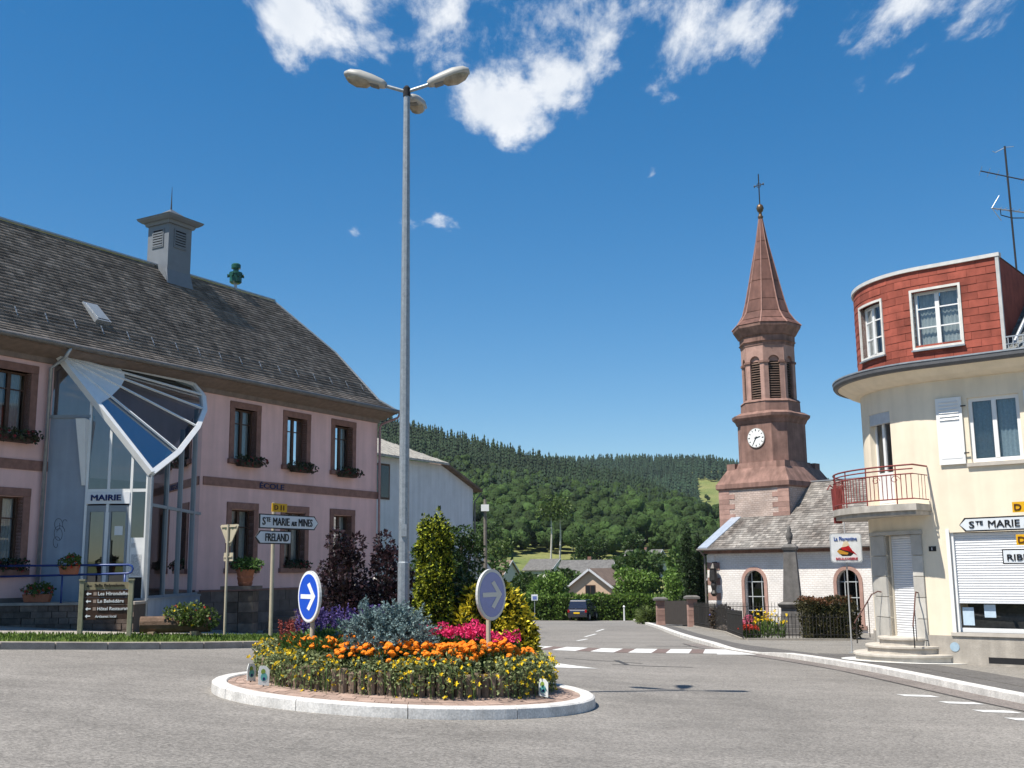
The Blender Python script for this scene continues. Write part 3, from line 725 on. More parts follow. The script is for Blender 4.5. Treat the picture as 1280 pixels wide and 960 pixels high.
# green siren on the ridge
sx_, sy_ = TH(-4.0, 0, -3.5)[:2]
siren = thing('roof_siren', 'dark green siren with stacked drums standing on the slate ridge', 'siren', (sx_, sy_, 11.8))
GRN = M('green_enamel', (.015, .075, .05), rough=.35, var=.15, coat=.3)
MB().tube([(sx_, sy_, 11.8), (sx_, sy_, 12.1)], .06, 8).build('mast', ZINC, siren)
MB().lathe([(.16, 12.05), (.22, 12.1), (.22, 12.38), (.24, 12.4), (.24, 12.46), (.14, 12.5), (.10, 12.52), (.10, 12.6), (.17, 12.62), (.17, 12.76), (.13, 12.8)], 18, (sx_, sy_, 0)).build('drum', GRN, siren)
for k in range(6):
    a = k * pi / 3 + .2
    MB().tube([(sx_ + .2 * cos(a), sy_ + .2 * sin(a), 12.34), (sx_ + .30 * cos(a), sy_ + .30 * sin(a), 12.34)], [.05, .075], 8).build('horn', GRN, siren)
# ------------------------------------------------------------------ glazed porch
BLUEW = M('blue_grey_render', (.30, .345, .41), rough=.85, var=.06, scale=2, streak=.1)
porch = thing('glass_porch', 'white framed glass entrance porch with fan shaped glazed roof, lettered MAIRIE', 'porch', (-10.5, 28.5, .9))
YF = 27.9
PF = Fac((-12.05, YF), (1, 0), (0, -1))       # door side, looks at the square; along = x + 12.05
def px_(x): return x + 12.05
apex = V3((-11.9, 27.85, 7.30)); Cc = V3((-9.33, 27.85, 4.19))
rim = [Cc, V3((-9.11, 29.25, 4.87)), V3((-9.02, 30.62, 5.73)), V3((-9.07, 31.43, 6.35)), V3((-9.24, 31.82, 6.84)), V3((-9.56, 31.85, 7.20)), V3((-9.98, 31.30, 7.34))]
PGL = glassmat('porch_glass', (.42, .50, .54), see=.61, graze=.5)
PGL2 = glassmat('porch_side_glass', (.45, .52, .55), see=.5)
rimf = [Cc]
for a, c in zip(rim[:-1], rim[1:]): rimf += [c]
pr = MB(); 
nrm_ = (rim[2] - apex).cross(Cc - apex).normalized(); nrm_ = nrm_ if nrm_.z > 0 else -nrm_
frame = MB(); frame.beam(apex, Cc, .13, .16, up=nrm_)
frame.build('edge_beam', WHITE, porch)
rbm = MB()
for a, c in zip(rim[:-1], rim[1:]): rbm.beam(a, c, .14, .15, up=nrm_)
rbm.build('rim_beam', WHITE, porch)
for k in range(1, len(rim)):
    MB().beam(apex + nrm_ * .05, rim[k] + nrm_ * .05, .045, .05, up=nrm_).build('rib', WHITE, porch)
for k in range(len(rim) - 1):
    a, c = rim[k], rim[k + 1]; f0 = .42
    MB().quad(apex.lerp(a, f0), apex.lerp(c, f0), c, a).build('roof_pane', PGL, porch)
    MB().hexa([apex, apex.lerp(a, f0), apex.lerp(c, f0)], [apex + nrm_ * .03, apex.lerp(a, f0) + nrm_ * .03, apex.lerp(c, f0) + nrm_ * .03]).build('roof_panel', WHITE, porch)
# solid side wall, front posts, transoms
MB().fbox(PF, 0.0, 1.02, .3, 5.66, -.25, .0).build('side_wall', BLUEW, porch)
MB().fbox(PF, -.05, 1.06, 5.66, 5.74, -.27, .04).build('wall_cap', GREYB, porch)
MB().hexa([PF(.93, 3.9, .0), PF(1.02, 3.9, .0), PF(1.02, 3.9, .05), PF(.93, 3.9, .05)], [PF(.80, 5.6, .0), PF(1.05, 5.6, .0), PF(1.05, 5.6, .35), PF(.80, 5.6, .35)]).build('lit_wing_end', WHITE, porch)  # end of the wing wall, its sunlit brightness put into the white
def diag(x):
    t = (x + 11.9) / (-9.33 + 11.9); return 7.30 + (4.19 - 7.30) * t
for x in (-10.99, -10.43, -9.84, -9.43):
    MB().fbox(PF, px_(x) - .032, px_(x) + .032, 1.0, diag(x) - .06, -.05, .03).build('mullion', WHITE, porch)
MB().fbox(PF, px_(-10.96), px_(-9.46), 3.72, 3.80, -.04, .026).build('transom', WHITE, porch)
MB().quad(PF(.0, 5.72, -.02), PF(px_(-11.0), 5.72, -.02), PF(px_(-11.0), diag(-11.0), -.02), PF(.15, 7.25, -.02), PF(.0, 7.2, -.02)).build('front_pane', PGL2, porch)
for (x0, x1) in ((-10.96, -10.46), (-10.40, -9.87), (-9.81, -9.46)):
    MB().quad(PF(px_(x0), 3.8, 0), PF(px_(x1), 3.8, 0), PF(px_(x1), diag(x1), 0), PF(px_(x0), diag(x0), 0)).build('front_pane', PGL2, porch)
sign = MB().fbox(PF, px_(-10.98), px_(-9.86), 3.42, 3.715, .0, .045).build('name_board', M('sign_white', (.72, .73, .75), rough=.4, var=.03), porch)
put_text('lettering', 'MAIRIE', PF, px_(-10.86), 3.50, .046, NAVY, sign, w=.78, h=.155, bold=.032)
# double door
for (x0, x1) in ((-10.95, -10.44), (-10.40, -9.88)):
    d = MB(); a, c = px_(x0), px_(x1)
    d.fbox(PF, a, a + .07, 1.02, 3.38, -.05, .02).fbox(PF, c - .07, c, 1.02, 3.38, -.05, .02).fbox(PF, a + .07, c - .07, 1.02, 1.14, -.05, .02).fbox(PF, a + .07, c - .07, 3.22, 3.38, -.05, .02)
    dr = d.build('door', GREYB, porch)
    MB().quad(PF(a + .07, 1.14, -.02), PF(c - .07, 1.14, -.02), PF(c - .07, 3.22, -.02), PF(a + .07, 3.22, -.02)).build('pane', PGL2, dr)
MB().fbox(PF, px_(-10.47), px_(-10.38), 1.02, 3.2, .02, .035).build('door_post', WHITE, porch)
MB().fbox(PF, px_(-10.33), px_(-10.30), 1.7, 2.5, .04, .07).build('door_handle', ZINC, porch)
MB().fbox(PF, px_(-10.23), px_(-10.02), 2.62, 2.85, -.012, -.006).build('notice', WHITE, porch)
MB().quad(PF(px_(-9.81), 2.55, 0), PF(px_(-9.46), 2.55, 0), PF(px_(-9.46), 3.72, 0), PF(px_(-9.81), 3.72, 0)).build('front_pane', PGL2, porch)
MB().fbox(PF, px_(-9.80), px_(-9.46), 1.55, 2.55, -.02, .02).build('notice_case', WHITE, porch)
for (x, z, w, h) in ((-9.72, 2.36, .1, .12), (-9.63, 1.95, .26, .35), (-9.63, 1.68, .24, .18)):
    MB().fbox(PF, px_(x) - w / 2, px_(x) + w / 2, z - h / 2, z + h / 2, .021, .026).build('notice', M('printed_paper', (.5, .5, .5), rough=.8, var=.35, scale=30), porch)
MB().fbox(PF, px_(-9.80), px_(-9.46), 1.0, 1.55, -.03, .0).build('door_panel', DARK, porch)
# corner column and the glazed flank running back to the pink wall
FL = Fac((-9.33, YF), (-.0087, 1), (1, .0087))
Lf = 4.6
for (s, w) in ((0.0, .14), (1.35, .09), (2.6, .09), (3.9, .12)):
    zt = min(7.2, 4.1 + s * .60)
    MB().fbox(FL, s - w / 2, s + w / 2, 1.0, zt, -.08, .03).build('column', GREYB, porch)
for (z0) in (1.0, 3.35): MB().fbox(FL, .08, Lf, z0, z0 + .08, -.07, .02).build('transom', GREYB, porch)
for (a, c) in ((.07, 1.3), (1.4, 2.55), (2.65, 3.84), (3.96, Lf)):
    MB().quad(FL(a, 1.08, -.03), FL(c, 1.08, -.03), FL(c, min(7.2, 4.0 + c * .60), -.03), FL(a, 4.0 + a * .60, -.03)).build('side_pane', PGL2, porch)
MB().fbox(FL, -.10, Lf, -.3, 1.0, -.25, .08).build('base_wall', BLUEW, porch)
MB().fbox(FL, -.12, Lf, .98, 1.03, -.27, .11).build('base_sill', GREYB, porch)
MB().quad((-12.0, 27.95, .98), (-9.4, 27.95, .98), (-9.4, 32.4, .98)).build('porch_floor', M('porch_tiles', (.22, .20, .18), rough=.6), porch)
MB().tube([(-9.28, 27.75, 4.1), (-9.27, 27.72, 1.0), (-9.27, 27.72, 0)], .035, 8).build('rain_pipe', ZINC, porch)

gr = MB(); rg_ = random.Random(14)
for (cx_, cz_, ra, tw_) in ((.36, 2.95, .11, 5.5), (.40, 2.72, .15, 7.0), (.34, 2.5, .10, 5.0), (.52, 2.98, .07, 3.0)):
    gr.tube([PF(cx_ + ra * (1 - i / 40) * cos(i * tw_ / 18), cz_ + 1.15 * ra * sin(i * tw_ / 18) - i * .004, .003) for i in range(24)], .006, 4)
gr.build('wall_lines', M('dark_lines', (.11, .12, .15), rough=.9, var=.3), porch)  # thin dark looping lines on the side wall
# ================================================================== ROUNDABOUT
RC = V3((-1.59, 16.29, 0)); RK = 2.75
def gz(x, y): return g(x, y)
def ringpt(r, a, off): x, y = RC.x + r * cos(a), RC.y + r * sin(a); return (x, y, g(x, y) + off)
rk = bpy.data.objects.new('roundabout_kerb', None); COL.objects.link(rk); rk.location = (RC.x, RC.y, g(RC.x, RC.y)); WO[rk] = V3(rk.location); struct(rk)
NK = 12
for k in range(NK):
    a0 = 2 * pi * (k + .20) / NK + .002; a1 = 2 * pi * (k + 1.20) / NK - .002; n = 9; b = MB()
    prof = [(RK, -.1), (RK + .0, .02), (RK - .005, .125), (RK - .03, .143), (RK - .20, .147), (RK - .215, .13), (RK - .215, -.1)]
    for i in range(n + 1):
        a = a0 + (a1 - a0) * i / n
        b.v += [ringpt(r_, a, z_) for r_, z_ in prof]
    m_ = len(prof)
    for i in range(n):
        for j in range(m_): b.f.append((i * m_ + j, i * m_ + (j + 1) % m_, (i + 1) * m_ + (j + 1) % m_, (i + 1) * m_ + j))
    b.f.append(tuple(range(m_))); b.f.append(tuple(n * m_ + j for j in range(m_)))
    b.build('kerb_stone', KERBW, rk)
pr_ = bpy.data.objects.new('brick_paving', None); COL.objects.link(pr_); pr_.location = rk.location; WO[pr_] = V3(rk.location); struct(pr_)
def dome(r_): return .125 + (RK - .22 - r_) / .55 * .075
V = []; F = []; n = 72
for i in range(n):
    a = 2 * pi * i / n
    for j in range(5): r_ = RK - .21 - j * .25; V.append(ringpt(max(r_, .1), a, min(dome(r_), .205) - .012))
for i in range(n):
    for j in range(4): F.append((i * 5 + j, ((i + 1) % n) * 5 + j, ((i + 1) % n) * 5 + j + 1, i * 5 + j + 1))
np_mesh('bedding', V, F, M('paver_joint', (.10, .085, .07), rough=.95), pr_)
PAVER = M('brick_paver', (.30, .215, .175), rough=.9, var=.15, scale=9, obj=.22, island=.2, speck=.12)
def paver(b, r0, r1, a0, a1, dz):
    lo = [ringpt(r0, a0, dome(r0) - .03), ringpt(r1, a0, dome(r1) - .03), ringpt(r1, a1, dome(r1) - .03), ringpt(r0, a1, dome(r0) - .03)]
    hi = [ringpt(r0, a0, dome(r0) + dz), ringpt(r1, a0, dome(r1) + dz), ringpt(r1, a1, dome(r1) + dz), ringpt(r0, a1, dome(r0) + dz)]
    b.hexa(lo, hi)
rest = MB(); rp_ = random.Random(4); cnt = 0
for row in range(5):
    r1 = RK - .222 - row * .108; r0 = r1 - .104; m_ = int(2 * pi * r1 / .212)
    for k in range(m_):
        a0 = 2 * pi * (k + .5 * (row % 2)) / m_; a1 = a0 + 2 * pi / m_ - .008 / r1; am = (a0 + a1) / 2
        if sin(am) < .12 and cnt < 290:
            b = MB(); paver(b, r0, r1, a0, a1, rp_.uniform(-.003, .004)); b.build('paver', PAVER, pr_); cnt += 1
        else: paver(rest, r0, r1, a0, a1, rp_.uniform(-.003, .004))
stuff(rest.build('pavers', PAVER, pr_))
# log palisade
RP = 2.02
pal = thing('log_palisade', 'low ring of weathered upright logs edging the roundabout flower bed', 'palisade', tuple(rk.location))
LOG = M('weathered_log', (.20, .145, .105), rough=.9, var=.3, scale=7, obj=.3, bump=.3, bscale=40, streak=.3)
NL = 100
for k in range(NL):
    a = 2 * pi * k / NL; x, y, z = ringpt(RP, a, .16); h = .31 + rp_.uniform(-.025, .03); r_ = .058 + rp_.uniform(-.004, .004)
    b = MB(); b.lathe([(r_, -.08), (r_, h - .02), (r_ * .8, h), (r_ * .2, h + .004)], 9, (x, y, z), a0=rp_.random()); b.build('log', LOG, pal)
# soil
def soil(r_): return .40 + .18 * (1 - (r_ / RP) ** 2)
V = [ringpt(.001, 0, soil(0))]; F = []; n = 48; rings = 7
for j in range(1, rings + 1):
    for i in range(n): a = 2 * pi * i / n; r_ = (RP - .05) * j / rings; V.append(ringpt(r_, a, soil(r_) + rp_.uniform(-.015, .015)))
for i in range(n): F.append((0, 1 + i, 1 + (i + 1) % n, 1 + (i + 1) % n))
T3 = [(0, 1 + i, 1 + (i + 1) % n) for i in range(n)]
Q = [(1 + (j - 1) * n + i, 1 + j * n + i, 1 + j * n + (i + 1) % n, 1 + (j - 1) * n + (i + 1) % n) for j in range(1, rings) for i in range(n)]
mb = MB(); mb.v = V; mb.f = T3 + Q
struct(mb.build('flower_bed_soil', M('soil', (.06, .04, .028), rough=.95, var=.35, scale=14, bump=.6, bscale=30)))
# ---- plants: prototypes at the origin, copied
def proto(name, label, cat, group, parts):
    o = bpy.data.objects.new(name, None); COL.objects.link(o); o.empty_display_size = .05; WO[o] = V3((0, 0, 0)); tag(o, label, cat, group)
    for (pn, V_, F_, mt) in parts: np_mesh(pn, V_, F_, mt, o)
    return o
def blob_mesh(c, r, sq=.75, seg=7, jag=.12, r_=random):
    vs, fs = [], []; prof = [(.35, -.9), (.9, -.35), (1.0, .1), (.75, .62), (.32, .92)]
    for (a, z) in prof:
        for j in range(seg):
            q = 2 * pi * j / seg + z; k = 1 + r_.uniform(-jag, jag); vs.append((c[0] + r * a * k * cos(q), c[1] + r * a * k * sin(q), c[2] + r * z * sq))
    for i in range(4):
        for j in range(seg): fs.append((i * seg + j, i * seg + (j + 1) % seg, (i + 1) * seg + (j + 1) % seg, (i + 1) * seg + j))
    vs += [(c[0], c[1], c[2] - r * sq), (c[0], c[1], c[2] + r * sq)]; k = len(vs)
    for j in range(seg): fs.append((k - 2, (j + 1) % seg, j, j)); fs.append((k - 1, 4 * seg + j, 4 * seg + (j + 1) % seg, 4 * seg + (j + 1) % seg))
    return vs, [f if f[2] != f[3] else f[:3] for f in fs]
ORANGE = M('marigold_petal', (.80, .22, .008), rough=.7, var=.3, scale=40, island=.2, trans=.15)
YELLOW = M('yellow_petal', (.80, .56, .015), rough=.7, var=.2, scale=40, island=.2, trans=.25)
PINKP = M('pink_petal', (.70, .035, .16), rough=.65, var=.3, scale=40, island=.25, trans=.2)
PURP = M('purple_petal', (.075, .05, .19), rough=.7, var=.3, scale=30, island=.3, trans=.15)
REDP = M('red_petal', (.24, .05, .04), rough=.65, var=.3, scale=30, island=.25, trans=.15)
LF_TRAIL = leafmat('trailing_leaf', (.185, .215, .095), .6)
LF_DARK = leafmat('dark_leaf', (.045, .085, .02), .45)
LF_MID = leafmat('mid_leaf', (.065, .115, .028), .45)
LF_LILY = leafmat('lance_leaf', (.085, .165, .04), .45)
def r_np(seed): return np.random.default_rng(seed)
def star_flowers(P, Nn, size, r):
    """five narrow petals round each point"""
    out = []
    for k in range(5):
        t = unit(np.cross(Nn, r.normal(size=P.shape))) if k == 0 else t
        a = 2 * pi * k / 5; s2 = np.cross(Nn, t); d = t * cos(a) + s2 * sin(a) + Nn * .25
        out.append(leaf_np(P, unit(d), size, size * .72, r))
    return join_np(out)
trail = []
for q in range(3):
    r = r_np(20 + q); n = 460
    th = r.normal(0, .5, n); rad = r.uniform(0, 1, n)
    X = r.normal(0, .17, n); out_ = r.uniform(-.12, .2, n); drape = (np.sin(X * (9 + 4 * q) + q) > (.8, .25, .6)[q]); z = np.where(out_ > .08, np.where(drape, r.uniform(-.44, .06, n), r.uniform(-.14, .12, n)), r.uniform(-.03, .18, n))
    P = np.stack([out_, X, z], 1); D = unit(r.normal(size=(n, 3)) + np.array([.7, 0, -.1]))
    Lv = leaf_np(P, D, r.uniform(.03, .065, n), r.uniform(.02, .04, n), r)
    m_ = (26, 13, 34)[q]; P2 = np.stack([r.uniform(-.05, .24, m_), r.normal(0, .16, m_), r.uniform(-.30, .2, m_)], 1); Fl = star_flowers(P2, unit(r.normal(size=(m_, 3)) + np.array([1.2, 0, .8])), .034, r)
    st = []
    for k in range(7):
        y = r.normal(0, .14); zz = r.uniform(-.45, -.2); st.append(((.0, y, .1), (.14, y + .02, .05), (.17, y + .04, zz)))
    b = MB()
    for s_ in st: b.tube(s_, .004, 4, False)
    Vs = np.array(b.v); Fs = np.array(b.f)
    trail.append(proto('trailing_bidens', ('trailing plant with scattered yellow flowers spilling over the log palisade', 'trailing plant, mostly pale leaves with few yellow flowers, on the log palisade', 'trailing plant thick with bright yellow flowers above the log palisade')[q], 'flower', ('scattered yellow flowers round the palisade', 'leafy trailing plants round the palisade', 'dense yellow flowers round the palisade')[q], [('foliage', *Lv, LF_TRAIL), ('blossom', *Fl, YELLOW), ('stem', Vs, Fs, LF_MID)]))
mari = []
head = np.array(blob_mesh((0, 0, 0), .033, .7)[0]); headf = blob_mesh((0, 0, 0), .036, .7)[1]
hm = bpy.data.meshes.new('blossom'); hm.from_pydata([tuple(v) for v in head], [], headf); hm.materials.append(ORANGE)
hy = hm.copy(); hy.materials.clear(); hy.materials.append(YELLOW)
for q in range(3):
    r = r_np(40 + q); n = 260; P, d = cloud_pts([(0, 0, .10, .15, .15, .12)], n, r, .4)
    o = proto('marigold', 'orange pompom marigold in the ring bed', 'flower', 'orange marigolds in the roundabout bed', [('foliage', *leaf_np(P, unit(d + r.normal(size=(n, 3)) * .6), r.uniform(.03, .06, n), .018, r), LF_MID)])
    for k in range(15):
        h = bpy.data.objects.new('blossom', hm); COL.objects.link(h); h.parent = o; a = r.uniform(0, 6.28); rr_ = .19 * sqrt(r.random()); s_ = r.uniform(.7, 1.3)
        h.location = (rr_ * cos(a), rr_ * sin(a), .23 + r.uniform(-.04, .05) - rr_ * .25); h.scale = (s_, s_, s_); h.rotation_euler = (r.normal(0, .3), r.normal(0, .3), a)
    mari.append(o)
ger = []
for q in range(2):
    r = r_np(60 + q); n = 280; P, d = cloud_pts([(0, 0, .16, .17, .17, .17)], n, r, .5)
    parts = [('foliage', *leaf_np(P, unit(d + r.normal(size=(n, 3)) * .6), r.uniform(.05, .08, n), .06, r), LF_DARK)]
    o = proto('geranium', 'bright pink geranium with round flower heads', 'flower', 'pink geraniums in the roundabout bed', parts)
    for k in range(7):
        a = r.uniform(0, 6.28); rr_ = .18 * sqrt(r.random()); z = .36 + r.uniform(-.06, .12); c = np.array([rr_ * cos(a), rr_ * sin(a), z]); m_ = 22
        Pp = c + unit(r.normal(size=(m_, 3))) * .038; V_, F_ = leaf_np(Pp, unit((Pp - c) + r.normal(size=(m_, 3)) * .02), .036, .036, r)
        np_mesh('blossom', V_, F_, PINKP, o)
        np_mesh('stem', *[np.array(x) for x in (lambda b: (b.v, b.f))(MB().tube([(c[0] * .4, c[1] * .4, .1), (c[0], c[1], z - .03)], .004, 4, False))], LF_MID, o)
    ger.append(o)
sal = []
for q in range(4):
    r = r_np(80 + q); n = 170; P, d = cloud_pts([(0, 0, .16, .12, .12, .18)], n, r, .3); parts = [('foliage', *leaf_np(P, unit(d * .5 + r.normal(size=(n, 3)) * .5 + np.array([0, 0, .5])), .07, .022, r), LF_LILY)]
    isr = q == 3; sp = []
    for k in range(9):
        a = r.uniform(0, 6.28); rr_ = .12 * sqrt(r.random()); b0 = np.array([rr_ * cos(a), rr_ * sin(a), .28]); tip = b0 + np.array([r.normal(0, .04), r.normal(0, .04), r.uniform(.18, .30)]); m_ = 34
        t = r.random(m_)[:, None]; Pp = b0 + (tip - b0) * t; sp.append(leaf_np(Pp, unit(r.normal(size=(m_, 3)) + np.array([0, 0, .6])), .032, .02, r))
    parts.append(('blossom', *join_np(sp), REDP if isr else PURP))
    sal.append(proto('salvia', 'salvia with dull red flower spikes' if isr else 'salvia with deep purple flower spikes', 'flower', 'red salvias in the bed' if isr else 'purple salvias in the bed', parts))
lil = []
for q in range(2):
    r = r_np(95 + q); n = 300; a = r.uniform(0, 6.28, n); rr_ = .16 * np.sqrt(r.random(n)); P = np.stack([rr_ * np.cos(a), rr_ * np.sin(a), r.uniform(0, .34, n)], 1)
    lil.append(proto('leafy_plant', 'upright green leafy plant without flowers in front of the salvias', 'plant', 'green leafy plants in the bed', [('foliage', *leaf_np(P, unit(np.stack([np.cos(a), np.sin(a), r.uniform(.3, 1.6, n)], 1)), r.uniform(.08, .15, n), .028, r), LF_LILY)]))
USED = set()
def plant(protos, x, y, z, rz, sc, pick=None):
    p = pick if pick is not None else rp_.randrange(len(protos)); o = protos[p]
    if o.name in USED: return copy_tree(o, (x, y, z), rz, sc)
    USED.add(o.name); o.location = (x, y, z); o.rotation_euler = (0, 0, rz); o.scale = (sc, sc, sc) if isinstance(sc, (int, float)) else sc; return o
NT = 40
for k in range(NT):
    if k % 6 == 4 and 20 < k < 36: continue
    a = 2 * pi * k / NT + rp_.uniform(-.06, .06); x, y, z = ringpt(RP - .06, a, .46 + rp_.uniform(-.04, .04))
    plant(trail, x, y, z, a, rp_.uniform(.78, 1.2), pick=[0, 2, 1, 2, 0, 1][k % 6] if sin(a) < 0 and cos(a) < .3 else rp_.choice([0, 1, 1]))
def pol(r_, deg): a = radians(deg); x, y = RC.x + r_ * cos(a), RC.y + r_ * sin(a); return x, y, g(x, y) + soil(r_) - .02
# marigolds: front band (angle measured from +x, camera side is -90)
for deg in range(-148, -14, 9):
    for r_ in (1.66, 1.44):
        x, y, z = pol(r_ + rp_.uniform(-.05, .05), deg + rp_.uniform(-3, 3)); plant(mari, x, y, z + .09, rp_.uniform(0, 6), rp_.uniform(1.0, 1.25))
for (r_, deg) in ((1.78, -60), (1.8, -75), (1.78, -95), (1.8, -112), (1.1, -70), (1.25, -55), (1.2, -62), (1.15, -52), (1.22, -45), (1.0, -58), (1.7, -2), (1.72, 8), (1.6, -170), (1.68, -178)):
    x, y, z = pol(r_, deg); plant(mari, x, y, z + .03, rp_.uniform(0, 6), 1.1)
for (r_, deg) in [(.8, -50), (.95, -32), (1.15, -24), (1.3, -14), (1.05, -40), (.7, -28), (.9, -12), (1.25, -30), (1.45, -6), (1.15, -2), (1.5, 3), (.65, -68), (.75, -82), (1.35, -22), (1.0, 5)]:
    x, y, z = pol(r_, deg); plant(ger, x, y, z + .02, rp_.uniform(0, 6), rp_.uniform(.95, 1.2))
for (r_, deg) in [(1.5, -160), (1.35, -152), (1.2, -163), (1.45, -172), (1.2, 178), (1.0, -170), (.95, 172), (1.35, 172), (.75, -178), (.6, 165), (.8, 155), (1.55, 176), (1.1, 165), (.5, 180), (.45, 150)]:
    x, y, z = pol(r_, deg); plant(sal, x, y, z + .06, rp_.uniform(0, 6), rp_.uniform(1.0, 1.2), pick=rp_.randrange(3))
for (r_, deg) in [(1.75, -176), (1.78, 178), (1.7, 172), (1.6, -168)]:
    x, y, z = pol(r_, deg); plant(sal, x, y, z, rp_.uniform(0, 6), 1.0, pick=3)
for (r_, deg) in [(1.55, -146), (1.4, -138), (1.25, -144), (1.15, -132), (1.3, -125), (1.5, -155), (1.05, -150), (1.0, -140), (1.62, -138), (1.2, -155), (1.75, -136), (1.78, -144), (1.72, -129), (1.7, -150), (1.6, -123)]:
    x, y, z = pol(r_, deg); plant(lil, x, y, z, rp_.uniform(0, 6), rp_.uniform(.85, 1.1))
# blue spruce
sx0, sy0 = -1.76, 15.25; sz0 = g(sx0, sy0) + soil(1.0)
spr = thing('blue_spruce', 'low spreading dwarf blue spruce at the foot of the lamp post', 'shrub', (sx0, sy0, sz0))
r = r_np(7); parts = []; tw = MB()
for k in range(260):
    a = r.uniform(0, 6.28); el = r.uniform(-.05, 1.25); ln = .58 * r.uniform(.65, 1.05); d = np.array([cos(a) * cos(el), sin(a) * cos(el), sin(el) * .95]); p0 = np.array([sx0, sy0, sz0 + .06]) + d * .12; p1 = p0 + d * ln + np.array([0, 0, .05])
    tw.tube([tuple(p0), tuple(p1)], [.008, .003], 4, False)
    for s_ in range(5):
        q0 = p0 + (p1 - p0) * (.35 + .16 * s_); sd = unit((d + r.normal(size=3) * .55)[None])[0]; m_ = 30; t = r.random(m_)[:, None]; Pp = q0 + sd * t * .16
        parts.append(leaf_np(Pp, unit(sd[None] * .7 + r.normal(size=(m_, 3)) * .6), .042, .018, r))
np_mesh('needles', *join_np(parts), leafmat('blue_needle', (.155, .225, .225), .35, .12), spr); tw.build('branches', WOODD, spr)
# columnar yew with lime-green shoot tips
def bush(name, label, x, y, z0, lobes, n, L_, W_, mat, stem_r=.03, seed=1, out=.6, inner=None, cat='shrub', stems=3, group=None):
    o = thing(name, label, cat, (x, y, z0), group); r = r_np(seed)
    lob = [(x + a, y + b_, z0 + c, d, e, f_) for (a, b_, c, d, e, f_) in lobes]
    np_mesh('foliage', *crown(lob, n, L_, W_, r, .78, out), mat, o)
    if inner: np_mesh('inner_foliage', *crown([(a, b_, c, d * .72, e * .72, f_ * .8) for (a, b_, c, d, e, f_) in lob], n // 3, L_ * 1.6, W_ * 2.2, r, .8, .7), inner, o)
    b = MB(); H = max(l[2] + l[5] for l in lobes)
    for k in range(stems):
        a = 6.28 * k / stems; b.tube([(x + .05 * cos(a), y + .05 * sin(a), z0 - .05), (x + .09 * cos(a), y + .09 * sin(a), z0 + H * .5), (x + .12 * cos(a), y + .12 * sin(a), z0 + H * .85)], [stem_r, stem_r * .7, stem_r * .3], 6)
    b.build('stems', WOODD, o); return o
yx, yy = -1.26, 17.35; yz = g(yx, yy) + .42
r = r_np(5); yl = []
for k in range(150):
    z = r.uniform(.05, 2.12); rad = .235 * (1 - .25 * max(0, z - 1.2)) * r.uniform(.8, 1.08); a = r.uniform(0, 6.28); yl.append((rad * cos(a), rad * sin(a), z, .09, .09, .12))
for (a, b_, h) in ((-.16, 0, 2.2), (-.03, .05, 2.12), (.07, -.05, 2.28), (.17, .03, 2.05), (-.1, .1, 2.15), (.24, 0, 1.85)):
    for q in range(4): yl.append((a, b_, h - .1 * q, .05, .05, .10))
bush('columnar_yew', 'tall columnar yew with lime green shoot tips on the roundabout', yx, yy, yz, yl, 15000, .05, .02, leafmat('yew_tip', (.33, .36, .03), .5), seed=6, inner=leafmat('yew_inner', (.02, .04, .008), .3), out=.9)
gx, gy = -.33, 17.35; gzz = g(gx, gy) + .42
gl_ = [(-.42, 0, .5, .28, .28, .42), (-.15, -.05, .75, .3, .3, .42), (.2, 0, .75, .32, .3, .42), (.38, .05, .45, .28, .3, .42), (0, -.1, .4, .4, .35, .4), (.05, .1, 1.05, .22, .22, .25), (-.28, .1, .98, .2, .2, .22), (.5, -.02, .2, .2, .25, .25)]
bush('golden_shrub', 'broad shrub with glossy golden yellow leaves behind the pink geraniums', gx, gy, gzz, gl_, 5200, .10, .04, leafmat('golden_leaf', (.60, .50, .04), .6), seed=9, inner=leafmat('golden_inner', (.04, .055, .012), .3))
dx_, dy_ = -.92, 17.75
bush('evergreen_shrub', 'dark glossy evergreen shrub between the yew and the golden shrub', dx_, dy_, g(dx_, dy_) + .42, [(0, 0, .7, .3, .3, .45), (.08, 0, 1.1, .24, .24, .3), (.2, 0, .5, .3, .3, .4)], 3200, .085, .035, leafmat('glossy_dark_leaf', (.035, .062, .018), .5, .12, .35), seed=12)
# little painted boards among the flowers
def board(x, y, rz, h, label):
    z = g(x, y) + .17; o = thing('painted_board', label, 'garden ornament', (x, y, z)); fm = Fac((x, y), (cos(rz), sin(rz)), (sin(rz), -cos(rz)))
    out = [(-.07, .02), (.07, .0), (.075, h * .8), (.03, h), (-.05, h * 1.02), (-.075, h * .7)]
    MB().hexa([fm(a, z + c, 0) for a, c in out], [fm(a, z + c, .012) for a, c in out]).build('panel', M('board_white', (.66, .68, .66), rough=.6, var=.06), o)
    for (cx_, cz_, rr_, mt) in ((0, h * .45, .045, M('board_teal', (.12, .38, .36), rough=.6)), (-.01, h * .72, .03, M('board_green', (.20, .30, .05), rough=.6)), (.0, h * .36, .018, NAVY)):
        pts = [(cx_ + rr_ * cos(t), cz_ + rr_ * 1.2 * sin(t)) for t in [2 * pi * i / 10 for i in range(10)]]
        k = .013 + (.002 if mt is NAVY else 0); MB().hexa([fm(a, z + c, k) for a, c in pts], [fm(a, z + c, k + .002) for a, c in pts]).build('painted_mark', mt, o)
    MB().fbox(fm, -.01, .01, z - .06, z + .1, -.015, 0).build('stake', WOODD, o)
